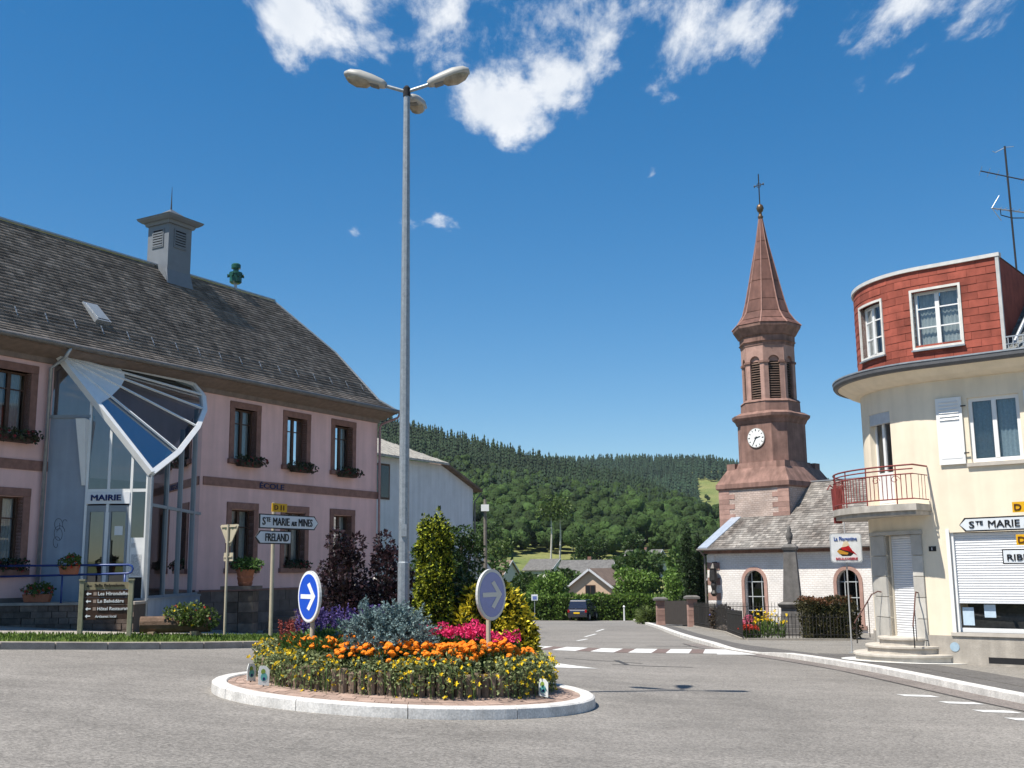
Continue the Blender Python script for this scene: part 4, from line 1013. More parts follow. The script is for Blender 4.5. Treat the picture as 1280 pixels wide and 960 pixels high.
for (r_, deg, rz, h, lb) in ((2.27, -141, .35, .26, 'white cut-out board with a teal figure leaning on the palisade'), (2.25, -156, .9, .24, 'narrow white cut-out board seen nearly edge on by the palisade'), (2.24, -28, -.5, .24, 'grey cut-out board among the yellow flowers by the kerb')):
    a = radians(deg); board(RC.x + r_ * cos(a), RC.y + r_ * sin(a), rz, h, lb)
# ---- street lamp
lx, ly = RC.x - .05, RC.y; lz = g(lx, ly) + .3
GALV = M('galvanised_steel', (.28, .305, .325), rough=.5, var=.18, scale=14, metal=.45, speck=.12, sscale=60)
lamp = thing('street_lamp', 'tall galvanised lamp post with three luminaires rising from the roundabout', 'street lamp', (lx, ly, lz))
HL = 9.26
MB().lathe([(.088, lz - .1), (.088, lz + 1.6), (.078, lz + 1.62), (.075, 4.5), (.05, HL), (.035, HL + .01)], 10, (lx, ly, 0)).build('pole', GALV, lamp)
MB().fbox(Fac((lx, ly), (1, 0), (0, -1)), -.03, .05, 2.15, 2.33, .07, .10).build('access_door', GALV, lamp)
MB().lathe([(.06, HL - .12), (.06, HL + .02), (.03, HL + .06)], 10, (lx, ly, 0)).build('cap', DARK, lamp)
HGREY = M('luminaire_housing', (.36, .355, .335), rough=.45, var=.08); LENS = M('luminaire_lens', (.26, .22, .16), rough=.15, var=.35, scale=9, spec=.6)
for (dx, dy) in ((-1, .05), (1, -.02), (.12, 1)):
    d = V3((dx, dy, .33 if dy < .5 else .16)).normalized(); base = V3((lx, ly, HL - .04)); side = d.cross(V3((0, 0, 1))).normalized(); up = side.cross(d)
    MB().tube([base, base + d * .42], .03, 8).build('arm', GALV, lamp)
    o = base + d * .36; secs = [(0, .055, .06, .07), (.06, .09, .09, .09), (.25, .125, .12, .10), (.45, .155, .13, .09), (.62, .14, .10, .08), (.70, .08, .05, .05)]
    b = MB()
    for (t, w, hu, hd) in secs:
        c = o + d * t
        for j in range(12):
            q = 2 * pi * j / 12; zz = sin(q); b.v.append(tuple(c + side * (w * (abs(cos(q)) ** .7) * (1 if cos(q) > 0 else -1)) + up * (hu * zz if zz > 0 else hd * zz * .5)))
    for i in range(5):
        for j in range(12): b.f.append((i * 12 + j, i * 12 + (j + 1) % 12, (i + 1) * 12 + (j + 1) % 12, (i + 1) * 12 + j))
    b.f += [tuple(range(11, -1, -1)), tuple(range(60, 72))]
    h = b.build('luminaire', HGREY, lamp, smooth=True)
    lb = MB(); ls = [(.24, .05, .04), (.30, .115, .09), (.46, .135, .12), (.60, .11, .085), (.66, .05, .04)]
    for (t, w, hd) in ls:
        c = o + d * t - up * .025
        for j in range(8): q = pi + pi * j / 7; lb.v.append(tuple(c + side * w * cos(q) + up * hd * sin(q)))
    for i in range(4):
        for j in range(7): lb.f.append((i * 8 + j, i * 8 + j + 1, (i + 1) * 8 + j + 1, (i + 1) * 8 + j))
    lb.build('lens', LENS, h, smooth=True, recalc=False)
    MB().beam(o + d * .10 - up * .045, o + d * .24 - up * .045, .13, .03, up=up).build('gear_cover', M('gear_grey', (.16, .16, .155), rough=.6), h)
# ---- round blue arrow signs
BLUE = M('sign_blue', (.010, .075, .50), rough=.3, var=.04, spec=.5); SIGNW = M('sign_face_white', (.75, .76, .78), rough=.35, var=.03); BLUE2 = M('pale_sign_blue', (.13, .18, .42), rough=.25, var=.1, scale=3, spec=.5); SIGNW2 = M('dull_sign_white', (.50, .50, .47), rough=.3, var=.06)  # second sign's paler, duller colours carry its shade and glancing reflection
POSTB = M('beige_post', (.42, .37, .28), rough=.6, var=.12, scale=6)
def disc(fm, zc, r_, d0, d1, n=36): 
    c = [(r_ * cos(2 * pi * i / n), zc + r_ * sin(2 * pi * i / n)) for i in range(n)]; return MB().hexa([fm(a, z, d0) for a, z in c], [fm(a, z, d1) for a, z in c])
def arrow_sign(x, y, zc, n_, label, bl, wh, r_=.35):
    z0 = g(x, y) + .35; o = thing('arrow_sign', label, 'traffic sign', (x, y, z0)); fm = Fac((x, y), (-n_[1], n_[0]), n_)
    MB().tube([fm(0, z0 - .2, -.03), fm(0, zc + r_ * .8, -.03)], .032, 10).build('post', POSTB, o)
    disc(fm, zc, r_, 0, .035).build('rim', M('sign_back_grey', (.5, .5, .48), rough=.5), o); disc(fm, zc, r_ - .012, .030, .038).build('border', wh, o); disc(fm, zc, r_ - .045, .034, .042).build('face', bl, o)
    k = r_ / .35
    a = MB(); P = lambda u_, v_: fm(u_ * k, zc + v_ * k, .0435); Q = lambda u_, v_: fm(u_ * k, zc + v_ * k, .046)
    sh = [(-.24, -.03), (.10, -.03), (-.03, -.16), (.045, -.19), (.235, 0), (.045, .19), (-.03, .16), (.10, .03), (-.24, .03)]
    a.hexa([P(*q) for q in sh], [Q(*q) for q in sh]); a.build('arrow', wh, o, recalc=False)
    MB().fbox(fm, -.06, .06, zc - .2, zc - .16, -.06, .0).build('bracket', ZINC, o)
arrow_sign(-2.80, 15.15, 1.31, (-.82, -.572), 'round blue sign with a crisp white arrow, standing among the salvias', BLUE, SIGNW)
arrow_sign(-.335, 15.2, 1.31, (.84, -.543), 'round pale blue sign with a dull arrow, standing among pink geraniums', BLUE2, SIGNW2)
# ================================================================== LEFT SIDE FURNITURE
TERRA = M('terracotta', (.36, .13, .07), rough=.85, var=.18, scale=9)
BLUER = M('blue_rail', (.022, .05, .20), rough=.35, var=.08, coat=.2)
STONED = M('rubble_stone', (.145, .11, .09), rough=.95, var=.35, scale=5, obj=.35, bump=.4, bscale=25)
REDFL = M('red_geranium_petal', (.45, .04, .02), rough=.7, var=.3, scale=30, island=.3, trans=.15)
DRED = M('dark_red_leaf', (.06, .02, .02), rough=.7, var=.3, island=.5)
def flowers(o, lob, nl, nf, lm, fmats, seed, L_=.07, W_=.05, fl=.05):
    r = r_np(seed); np_mesh('foliage', *crown(lob, nl, L_, W_, r, .45, .6), lm, o)
    for i, (mt, k) in enumerate(zip(fmats, nf)):
        P, d = cloud_pts(lob, k, r, .95); np_mesh('blossom', *star_flowers(P, unit(d + np.array([.1, -.3, .3])), fl, r), mt, o)
# ramp: stone retaining wall with coping, platform
ramp = thing('ramp_wall', 'dark rubble stone wall of the entrance ramp, topped by a pale coping', 'wall', (-11, 26.9, .1))
RF = Fac((-16, 26.9), (1, 0), (0, -1)); rq = random.Random(6)
MB().fbox(RF, 0, 6.72, -.4, .90, -1.0, -.03).build('core', M('wall_mortar', (.09, .075, .065), rough=.95), ramp)
for row in range(6):
    s = -.2 * rq.random(); z0 = .0 + row * .15
    while s < 6.70:
        w = rq.uniform(.22, .55); e = min(s + w, 6.72); h = .15
        if e - s > .1 and s > -.01: MB().fbox(RF, s + .008, e - .008, z0 + .006, z0 + h - .006, -.06, rq.uniform(-.01, .03)).build('stone', STONED, ramp)
        s += w
MB().fbox(RF, 0, 6.75, .90, .965, -1.02, .06).build('coping', M('pale_coping', (.33, .29, .25), rough=.9, var=.2), ramp)
pier = thing('stone_pier', 'square red stone pier at the end of the blue handrail', 'pier', (-12.95, 26.7, .1))
MB().box((-12.95, 26.75, .70), (.42, .42, 1.6)).build('shaft', REDST, pier); MB().box((-12.95, 26.75, 1.53), (.52, .52, .09)).build('cap', REDST, pier)
rail = thing('handrail', 'bright blue tubular handrail along the ramp to the porch', 'handrail', (-11, 26.82, .96))
yR = 26.82
MB().tube([(-12.75, yR, 1.86), (-9.45, yR, 1.86), (-9.36, yR, 1.83), (-9.33, yR, 1.76), (-9.36, yR, 1.68), (-9.45, yR, 1.65), (-12.75, yR, 1.60)], .027, 8).build('rail', BLUER, rail, smooth=True)
for x in (-12.65, -11.05, -9.52): MB().tube([(x, yR, .95), (x, yR, 1.63)], .025, 8).build('post', BLUER, rail, smooth=True)
def pot(x, y, z, label, seed, w=.46, hang=False):
    o = thing('flower_pot', label, 'flower pot', (x, y, z)); t = .20
    b = MB(); b.hexa([(x - w * .42, y - .08, z), (x + w * .42, y - .08, z), (x + w * .42, y + .08, z), (x - w * .42, y + .08, z)], [(x - w / 2, y - .1, z + t), (x + w / 2, y - .1, z + t), (x + w / 2, y + .1, z + t), (x - w / 2, y + .1, z + t)]); b.build('trough', TERRA, o, bevel=.01)
    flowers(o, [(x, y, z + t + .08, w * .6, .16, .16), (x + .1, y - .05, z + t + .16, w * .4, .14, .12)], 420, (26,), leafmat('geranium_leaf', (.075, .13, .03), .5), (REDFL,), seed)
pot(-10.85, 26.72, 1.64, 'terracotta trough of red geraniums hung on the blue handrail', 31)
pot(-12.95, 26.72, 1.58, 'terracotta trough of red flowers on top of the stone pier', 33)
pot(-11.75, 27.1, .97, 'terracotta trough of leafy geraniums on the coping below the blue handrail', 35, .7)
# window boxes
kk = 0
for ci, c in enumerate(cents[:4]):
    for (z, dd) in ((4.96, .18), (1.74, -.02)):
        kk += 1; x, y, _ = TH(c + .05, 0, dd)
        up_ = z > 3
        o = thing('window_box', ('box of dark red geraniums below the upper window ' if up_ else 'box of dark geraniums in the ground floor window ') + ('next to the corner downpipe', 'in the middle of the pink wall', 'just right of the glass porch', 'beside the porch side wall')[ci], 'window box', (x, y, z - .1), 'window boxes of the pink building')
        MB().fbox(TH, c - .42, c + .46, z - .04, z + .13, dd - .09, dd + .09).build('trough', M('box_brown', (.07, .04, .03), rough=.8), o)
        lob = [TH(c + a, z + .15 - .04 * abs(a), dd + .05) + (.22, .18, .16) for a in (-.36, -.12, .12, .36, .52)]
        flowers(o, lob, 420, (24,), M('dark_geranium_leaf', (.035, .045, .02), rough=.7, var=.3, island=.5), (M('deep_red_petal', (.20, .02, .025), rough=.7, var=.3, island=.3),), 200 + kk, .07, .06)
# stone garden steps and pier beside the porch with a big pot
stp = thing('garden_pier', 'squat dark stone pier carrying a ribbed terracotta pot beside the porch', 'pier', (-7.7, 31.2, -.1))
for i in range(4):
    for j in range(2): MB().box((-7.95 + j * .42, 31.2, .1 + i * .29), (.40, .7, .28)).build('block', STONED, stp)
MB().box((-7.74, 31.2, 1.22), (1.0, .82, .09)).build('cap', PLST, stp)
o = thing('terracotta_pot', 'large ribbed terracotta pot of green leaves standing on the stone pier', 'flower pot', (-7.62, 31.1, 1.26))
MB().lathe([(.18, 1.265), (.21, 1.35), (.20, 1.38), (.235, 1.5), (.22, 1.53), (.25, 1.66), (.27, 1.72), (.24, 1.73)], 16, (-7.62, 31.1, 0)).build('pot', TERRA, o)
flowers(o, [(-7.62, 31.1, 1.85, .36, .3, .18), (-7.4, 31.0, 1.86, .28, .2, .14)], 420, (5,), leafmat('pot_leaf', (.07, .13, .03), .5), (REDFL,), 71, .12, .05)
gs = thing('stone_steps', 'low dark stone garden steps between pier and purple shrubs', 'steps', (-6.3, 32, -.2))
for i in range(4): MB().box((-6.4, 31.6 + i * .3, -.05 + i * .16), (1.5, .34, .17)).build('step', PLST, gs)
# log planter
lpx, lpy = -7.72, 25.1; lpz = g(lpx, lpy) + .14
lp = thing('log_planter', 'hollowed log planter overflowing with green and yellow foliage on the verge', 'planter', (lpx, lpy, lpz))
MB().tube([(lpx - .75, lpy - .1, lpz + .27), (lpx + .75, lpy + .25, lpz + .27)], .19, 14).build('log', M('log_bark', (.13, .085, .06), rough=.95, var=.35, scale=6, bump=.5, bscale=30), lp)
MB().tube([(lpx - .756, lpy - .1015, lpz + .27), (lpx - .75, lpy - .1, lpz + .27)], .172, 14).build('cut_end', M('log_end', (.40, .27, .17), rough=.9, var=.2, scale=8), lp)
for q in (-.45, .45): MB().box((lpx + q, lpy + q * .23, lpz + .05), (.14, .42, .14)).build('support', M('log_end2', (.33, .25, .17), rough=.9), lp)
flowers(lp, [(lpx + .05, lpy, lpz + .52, .34, .22, .17), (lpx + .35, lpy + .05, lpz + .52, .4, .25, .25), (lpx + .7, lpy + .15, lpz + .38, .25, .22, .25), (lpx + .4, lpy - .1, lpz + .42, .35, .2, .18)], 1300, (16, 14), leafmat('planter_leaf', (.085, .125, .03), .6), (REDFL, YELLOW), 75, .08, .05, .04)
# information board
ib = thing('information_board', 'brown wooden direction board with white arrows between two pale posts', 'sign', (-9.05, 23.9, .3))
IF = Fac((-9.38, 23.85), (.985, .17), (.17, -.985)); z0 = .30; IW = 1.02
POSTG = M('greenish_post', (.26, .25, .17), rough=.85, var=.2, scale=8, streak=.2); BRN = M('board_brown', (.045, .022, .014), rough=.7, var=.15)
for s in (0, IW): 
    MB().fbox(IF, s - .05, s + .05, z0 - .1, 1.50, -.05, .05).build('post', POSTG, ib, bevel=.01); MB().fbox(IF, s - .065, s + .065, 1.50, 1.535, -.065, .065).build('post_cap', POSTG, ib)
hb = MB().fbox(IF, .055, IW - .055, 1.31, 1.47, -.02, .02).build('header_plank', M('board_beige', (.24, .20, .12), rough=.8, var=.15), ib)
rows_ = [('Salle Polyvalente', 1.35, .085, hb, M('letter_dark', (.03, .025, .02), rough=.8)), ('Les Hirondelles', 1.185, .075, None, SIGNW), ('Le Belvédère', 1.025, .075, None, SIGNW), ('Hôtel Restaurant', .865, .07, None, SIGNW), ('Artisanat local', .71, .055, None, SIGNW)]
for k, (t, z, h, par, mt) in enumerate(rows_):
    if par is None: par = MB().fbox(IF, .055, IW - .055, z - .04, z + .115, -.018, .018).build('plank', BRN, ib)
    put_text('lettering', t, IF, .34 if k < 4 else .30, z, .021, mt, par, h=h, depth=.002) if k != 0 else put_text('lettering', t, IF, .26, z, .023, mt, par, w=.62, h=h, depth=.002)
    ar = [(.09, .035), (.135, .075), (.135, .05), (.20, .05), (.20, .025), (.135, .025), (.135, -.005)]
    MB().hexa([IF(a, z + c, .019) for a, c in ar], [IF(a, z + c, .023) for a, c in ar]).build('arrow', mt, par, recalc=False)
    if 0 < k < 4:
        MB().fbox(IF, .245, .31, z - .0, z + .07, .019, .022).build('pictogram', M('pictogram', (.30, .22, .18), rough=.8), par)
# give-way sign seen from behind
def Wn(n_): l = hypot(*n_); return (n_[0] / l, n_[1] / l)
gw = thing('give_way_sign', 'triangular give way sign seen from its grey back, on a slim post', 'traffic sign', (-6.95, 26.5, .1)); GF = Fac((-6.95, 26.5), (.80, -.6), (-.6, -.8)); gzb = .12
MB().tube([GF(0, gzb - .15, 0), GF(0, 2.80, 0)], .032, 10).build('post', POSTB, gw)
BACK = M('sign_back', (.40, .36, .27), rough=.55, var=.12)
tri = [(-.31, 2.80), (.31, 2.80), (.34, 2.76), (.035, 2.27), (-.035, 2.27), (-.34, 2.76)]
MB().hexa([GF(a, z, -.06) for a, z in tri], [GF(a, z, -.035) for a, z in tri]).build('panel', BACK, gw)
MB().fbox(GF, -.28, .28, 2.735, 2.765, -.035, -.01).build('rail', POSTB, gw); MB().fbox(GF, -.10, .10, 2.36, 2.39, -.035, -.01).build('rail', POSTB, gw)
for c in (-.13, .13): MB().fbox(GF, c - .03, c + .03, 2.70, 2.735, -.034, -.02).build('maker_plate', M('sticker_green', (.08, .14, .10), rough=.6), gw)
MB().fbox(GF, -.17, .17, 1.92, 2.12, -.06, -.035).build('lower_plate', BACK, gw); MB().fbox(GF, -.15, .15, 2.01, 2.035, -.035, -.01).build('rail', POSTB, gw)
# direction sign
BLK = M('sign_black', (.012, .012, .014), rough=.5); SWH = M('sign_panel', (.60, .63, .66), rough=.4, var=.05); YEL = M('sign_yellow', (.62, .34, .01), rough=.45, var=.06); DKR = M('letter_brown', (.08, .02, .01), rough=.6)
def arrow_panel(fm, s0, s1, zc, h, d, right, root, name='sign_panel'):
    """white finger sign with dark border and point"""
    def poly(i):
        a, b_, hh, p = s0 + i, s1 - i, h / 2 - i, h * .42
        if right: return [(a, zc - hh), (b_ - p, zc - hh), (b_ + i * .4, zc), (b_ - p, zc + hh), (a, zc + hh)]
        return [(b_, zc - hh), (b_, zc + hh), (a + p, zc + hh), (a - i * .4, zc), (a + p, zc - hh)]
    o, i_ = poly(0), poly(.028)
    bp = MB().hexa([fm(a, z, d) for a, z in o], [fm(a, z, d + .03) for a, z in o]).build(name, BLK, root)
    MB().hexa([fm(a, z, d + .028) for a, z in i_], [fm(a, z, d + .034) for a, z in i_]).build('face', SWH, bp)
    return bp
def ste_marie(fm, s, zc, H, D, par, wide):
    # cap height H; laid out over the width wide
    unit_ = wide / 9.6
    for (t, a, w, z, h) in (('S', 0, .55, 0, H), ('TE', .68, .75, H * .42, H * .58), ('MARIE', 1.95, 3.1, 0, H), ('AUX', 5.45, 1.05, 0, H * .6), ('MINES', 6.85, 2.75, 0, H)):
        put_text('lettering', t, fm, s + a * unit_, zc - H / 2 + z, D, BLK, par, w=w * unit_, h=h, depth=.002)
ds = thing('direction_sign', 'beige post with white arrow panels for Ste Marie aux Mines and Freland', 'direction sign', (-6.2, 28.1, 0)); DF = Fac((-6.2, 28.1), (.5, .866), (.866, -.5))
MB().tube([DF(0, -.15, 0), DF(0, 3.42, 0)], .05, 12).build('post', POSTB, ds)
p = arrow_panel(DF, -.6, 1.67, 2.93, .37, .05, True, ds); ste_marie(DF, -.50, 2.93, .2, .085, p, 1.92)
p = arrow_panel(DF, -.72, .60, 2.525, .34, .05, False, ds); put_text('lettering', 'FRELAND', DF, -.38, 2.425, .085, BLK, p, w=.88, h=.2, depth=.002)
p = MB().fbox(DF, -.14, .42, 3.18, 3.40, .05, .075).build('route_plate', YEL, ds); put_text('lettering', 'D 11', DF, -.06, 3.225, .076, DKR, p, w=.36, h=.13, depth=.002)
# purple-leaved shrubs
LPUR = leafmat('purple_leaf', (.032, .017, .020), .6, .06, .25)
def purple(x, y, h, w, seed, label):
    z0 = g(x, y) + .13; r = r_np(seed); lob = []
    for k in range(16):
        z = h * (.12 + .80 * r.random()); rad = w * .5 * (1.05 - .55 * z / h); a = r.uniform(0, 6.28); q = rad * sqrt(r.random()); lob.append((q * cos(a), q * sin(a) * .8, z, .22, .22, .30))
    lob += [(0, 0, h * .3, w * .4, w * .35, h * .25), (0, 0, h * .6, w * .33, w * .3, h * .22)]
    bush('purple_shrub', label, x, y, z0, lob, 4200, .11, .06, LPUR, .03, seed, .45, stems=6)
purple(-4.0, 26.0, 2.6, 1.5, 301, 'upright shrub with dark purple leaves beside the round blue sign')
purple(-3.0, 26.3, 2.75, 1.35, 305, 'upright shrub with dark purple leaves behind the lamp post')
bp_ = thing('wooden_post', 'pale timber post standing before the stone plinth', 'post', (-4.75, 25.2, 0)); MB().box((-4.75, 25.3, .75), (.12, .12, 1.5)).build('shaft', POSTB, bp_, bevel=.01); MB().box((-4.75, 25.3, 1.52), (.15, .15, .04)).build('cap', POSTB, bp_)

# ================================================================== RIGHT-HAND SIGNS
rsg = thing('direction_sign', 'post at the kerb with left pointing Ste Marie sign and yellow route plates', 'direction sign', (10.15, 20.35, -.6)); SF = Fac((10.15, 20.35), (.62, -.785), (-.785, -.62))
MB().tube([SF(.1, -.8, 0), SF(.1, 3.2, 0)], .05, 12).build('post', POSTB, rsg)
def rs(px, py):  # measured points on the sign plane are given in metres along the panel
    return px, py
p = arrow_panel(SF, -1.89, .42, 2.43, .275, .05, False, rsg); ste_marie(SF, -1.68, 2.43, .135, .085, p, 1.95)
p = MB().fbox(SF, -.78, -.25, 2.63, 2.83, .05, .075).build('route_plate', YEL, rsg); put_text('lettering', 'D 11', SF, -.74, 2.67, .076, DKR, p, w=.38, h=.12, depth=.002)
p = MB().fbox(SF, -.76, -.23, 2.01, 2.21, .05, .075).build('route_plate', YEL, rsg); put_text('lettering', 'D 11', SF, -.72, 2.05, .076, DKR, p, w=.40, h=.12, depth=.002)
p = MB().fbox(SF, -1.06, .45, 1.65, 1.94, .05, .075).build('sign_panel', BLK, rsg); MB().fbox(SF, -1.035, .425, 1.675, 1.915, .07, .08).build('face', SWH, p); put_text('lettering', 'RIBEAUVILLÉ', SF, -.96, 1.72, .081, BLK, p, w=1.25, h=.15, depth=.002)
# bakery sign on its pole
bkx, bky = 9.6, 31.6; bz = g(bkx, bky) + .11
bk = thing('bakery_sign', 'white square shop sign with bread picture lettered BOULANGERIE on a thin pole', 'shop sign', (bkx, bky, bz)); BF = Fac((bkx, bky), (.985, -.17), (-.17, -.985))
MB().tube([BF(0, bz - .05, 0), BF(0, 3.1, 0)], .022, 8).build('pole', M('pole_grey', (.42, .42, .42), rough=.5, metal=.3), bk)
MB().lathe([(.10, 0), (.10, .02), (.03, .03)], 12, (bkx, bky, bz)).build('foot', ZINC, bk)
def rrect(s0, s1, z0, z1, r_, n=5):
    o = []
    for (cx_, cz_, a0) in ((s1 - r_, z0 + r_, -pi / 2), (s1 - r_, z1 - r_, 0), (s0 + r_, z1 - r_, pi / 2), (s0 + r_, z0 + r_, pi)):
        o += [(cx_ + r_ * cos(a0 + pi / 2 * i / n), cz_ + r_ * sin(a0 + pi / 2 * i / n)) for i in range(n + 1)]
    return o
zb = 1.74
P_ = rrect(-.44, .44, zb, zb + .84, .09); MB().hexa([BF(a, z, .02) for a, z in P_], [BF(a, z, .09) for a, z in P_]).build('casing', M('casing_grey', (.38, .40, .42), rough=.4), bk)
P_ = rrect(-.415, .415, zb + .025, zb + .815, .08); fc = MB().hexa([BF(a, z, .089) for a, z in P_], [BF(a, z, .094) for a, z in P_]).build('face', M('acrylic_white', (.66, .68, .70), rough=.25), bk)
put_text('lettering', 'La Florentine', BF, -.33, zb + .63, .0945, M('letter_blue', (.02, .08, .32), rough=.5), fc, w=.64, h=.11, depth=.002)
put_text('lettering', 'BOULANGERIE', BF, -.30, zb + .075, .0945, M('letter_red', (.45, .01, .03), rough=.5), fc, w=.60, h=.075, depth=.002)
def patch(name, pts, mt, d): MB().hexa([BF(a, zb + z, d) for a, z in pts], [BF(a, zb + z, d + .0015) for a, z in pts]).build(name, mt, fc, recalc=False)
BRED = M('print_red', (.45, .012, .015), rough=.5); BYEL = M('print_gold', (.50, .25, .03), rough=.5); BBLK = M('print_black', (.015, .012, .01), rough=.5)
patch('printed_shape', [(-.24, .30), (-.12, .19), (.12, .19), (.20, .26), (.10, .40), (-.05, .44), (-.2, .40)], BBLK, .0945)
patch('printed_shape', [(-.16, .42), (-.08, .47), (.06, .50), (.14, .40), (.22, .25), (.30, .20), (.20, .32), (.05, .34), (-.1, .36)], BRED, .0965)
patch('printed_shape', [(-.26, .33), (-.20, .25), (.02, .23), (.06, .28), (-.08, .33), (-.2, .38)], BYEL, .0985)
patch('printed_shape', [(-.12, .44), (-.06, .60), (.05, .61), (.10, .50), (.0, .46)], M('print_cream', (.62, .52, .36), rough=.5), .0985)
# ================================================================== CHURCH
CH = Fac((13.3, 53), (.7071, -.7071), (-.7071, -.7071))
church = thing('church', 'whitewashed village church with red sandstone clock tower and octagonal spire', 'church', (13.5, 55, -1.6))
RSL = M('tower_sandstone', (.235, .138, .112), rough=.9, var=.25, scale=1.8, bump=.25, bscale=30, streak=.25)
RSP = M('pale_sandstone', (.33, .205, .17), rough=.9, var=.2, scale=2.5, bump=.2, bscale=30, obj=.18)
def brickmat(name, c1, c2, mortar, sc, var=.2):
    m = bpy.data.materials.new(name); m.use_nodes = True; nt = m.node_tree; N, L = nt.nodes, nt.links; b = N['Principled BSDF']; b.inputs['Roughness'].default_value = .92
    tc = N.new('ShaderNodeTexCoord'); mp = N.new('ShaderNodeMapping'); mp.inputs['Rotation'].default_value = (0, 0, pi / 4)
    L.new(tc.outputs['Object'], mp.inputs[0]); sp_ = N.new('ShaderNodeSeparateXYZ'); L.new(mp.outputs[0], sp_.inputs[0]); cb = N.new('ShaderNodeCombineXYZ')
    ad = N.new('ShaderNodeMath'); ad.operation = 'ADD'; L.new(sp_.outputs[0], ad.inputs[0]); L.new(sp_.outputs[1], ad.inputs[1]); L.new(ad.outputs[0], cb.inputs[0]); L.new(sp_.outputs[2], cb.inputs[1])
    nz = N.new('ShaderNodeTexNoise'); nz.inputs['Scale'].default_value = 3; L.new(tc.outputs['Object'], nz.inputs['Vector'])
    mxv = N.new('ShaderNodeMix'); mxv.data_type = 'RGBA'; mxv.inputs[0].default_value = .06; L.new(cb.outputs[0], mxv.inputs[6]); L.new(nz.outputs['Color'], mxv.inputs[7])
    br = N.new('ShaderNodeTexBrick'); br.inputs['Scale'].default_value = sc; br.inputs['Color1'].default_value = (*c1, 1); br.inputs['Color2'].default_value = (*c2, 1); br.inputs['Mortar'].default_value = (*mortar, 1)
    br.inputs['Mortar Size'].default_value = .03; br.inputs['Brick Width'].default_value = .42; br.inputs['Row Height'].default_value = .2; br.inputs['Mortar Smooth'].default_value = .5
    L.new(mxv.outputs[2], br.inputs['Vector']); n2 = N.new('ShaderNodeTexNoise'); n2.inputs['Scale'].default_value = 1.2; n2.inputs['Detail'].default_value = 6; L.new(tc.outputs['Object'], n2.inputs['Vector'])
    mr = N.new('ShaderNodeMapRange'); mr.inputs['From Min'].default_value = .3; mr.inputs['From Max'].default_value = .7; mr.inputs['To Min'].default_value = 1 - var; mr.inputs['To Max'].default_value = 1 + var * .6; L.new(n2.outputs[0], mr.inputs[0])
    vm = N.new('ShaderNodeVectorMath'); vm.operation = 'SCALE'; L.new(br.outputs[0], vm.inputs[0]); L.new(mr.outputs[0], vm.inputs['Scale']); L.new(vm.outputs[0], b.inputs['Base Color'])
    bp = N.new('ShaderNodeBump'); bp.inputs['Strength'].default_value = .5; bp.inputs['Distance'].default_value = .02; L.new(br.outputs['Fac'], bp.inputs['Height']); bp.invert = True; L.new(bp.outputs[0], b.inputs['Normal'])
    MATS[name] = m; return m
CWALL = brickmat('whitewashed_masonry', (.74, .71, .68), (.69, .655, .62), (.62, .57, .53), 2.1, .12)
TWALL = brickmat('flaking_masonry', (.52, .42, .37), (.44, .34, .29), (.36, .28, .24), 2.1, .3)
WB, WT = -2.2, 2.45; RIGHT = 13.0
def arch_pts(c, hw_, zs, n=12): return [(c + hw_ * cos(pi - pi * i / n), zs + hw_ * sin(pi - pi * i / n)) for i in range(n + 1)]
wins = [(-1.97, .56), (3.05, .56), (8.1, .56)]; ZS, ZB = .92, -1.05
b = MB(); cur = -4.7
for (c, hw_) in wins:
    b.quad(CH(cur, WB), CH(c - hw_, WB), CH(c - hw_, WT), CH(cur, WT)); b.quad(CH(c - hw_, WB), CH(c + hw_, WB), CH(c + hw_, ZB), CH(c - hw_, ZB))
    ap = arch_pts(c, hw_, ZS)
    for (p, q) in zip(ap[:-1], ap[1:]):
        b.quad(CH(p[0], p[1]), CH(q[0], q[1]), CH(q[0], WT), CH(p[0], WT)); b.quad(CH(p[0], p[1]), CH(q[0], q[1]), CH(q[0], q[1], -.35), CH(p[0], p[1], -.35))
    b.quad(CH(c - hw_, ZB), CH(c - hw_, ZS), CH(c - hw_, ZS, -.35), CH(c - hw_, ZB, -.35)); b.quad(CH(c + hw_, ZB), CH(c + hw_, ZS), CH(c + hw_, ZS, -.35), CH(c + hw_, ZB, -.35)); b.quad(CH(c - hw_, ZB), CH(c + hw_, ZB), CH(c + hw_, ZB, -.35), CH(c - hw_, ZB, -.35))
    cur = c + hw_
b.quad(CH(cur, WB), CH(RIGHT, WB), CH(RIGHT, WT), CH(cur, WT)); DEP = -7.2
b.quad(CH(-4.7, WB), CH(-4.7, WB, DEP), CH(-4.7, WT, DEP), CH(-4.7, WT)); b.quad(CH(RIGHT, WB), CH(RIGHT, WB, DEP), CH(RIGHT, 5.8, DEP / 2), CH(RIGHT, WT)); b.quad(CH(RIGHT, WB, DEP), CH(RIGHT, WT, DEP), CH(RIGHT, 5.8, DEP / 2)); b.quad(CH(-4.7, WB, DEP), CH(RIGHT, WB, DEP), CH(RIGHT, WT, DEP), CH(-4.7, WT, DEP))
b.build('nave_wall', CWALL, church, recalc=False)
LEADW = M('church_window_bar', (.42, .44, .45), rough=.5)
CGL = glassmat('leaded_glass', (.28, .31, .34), see=.61)
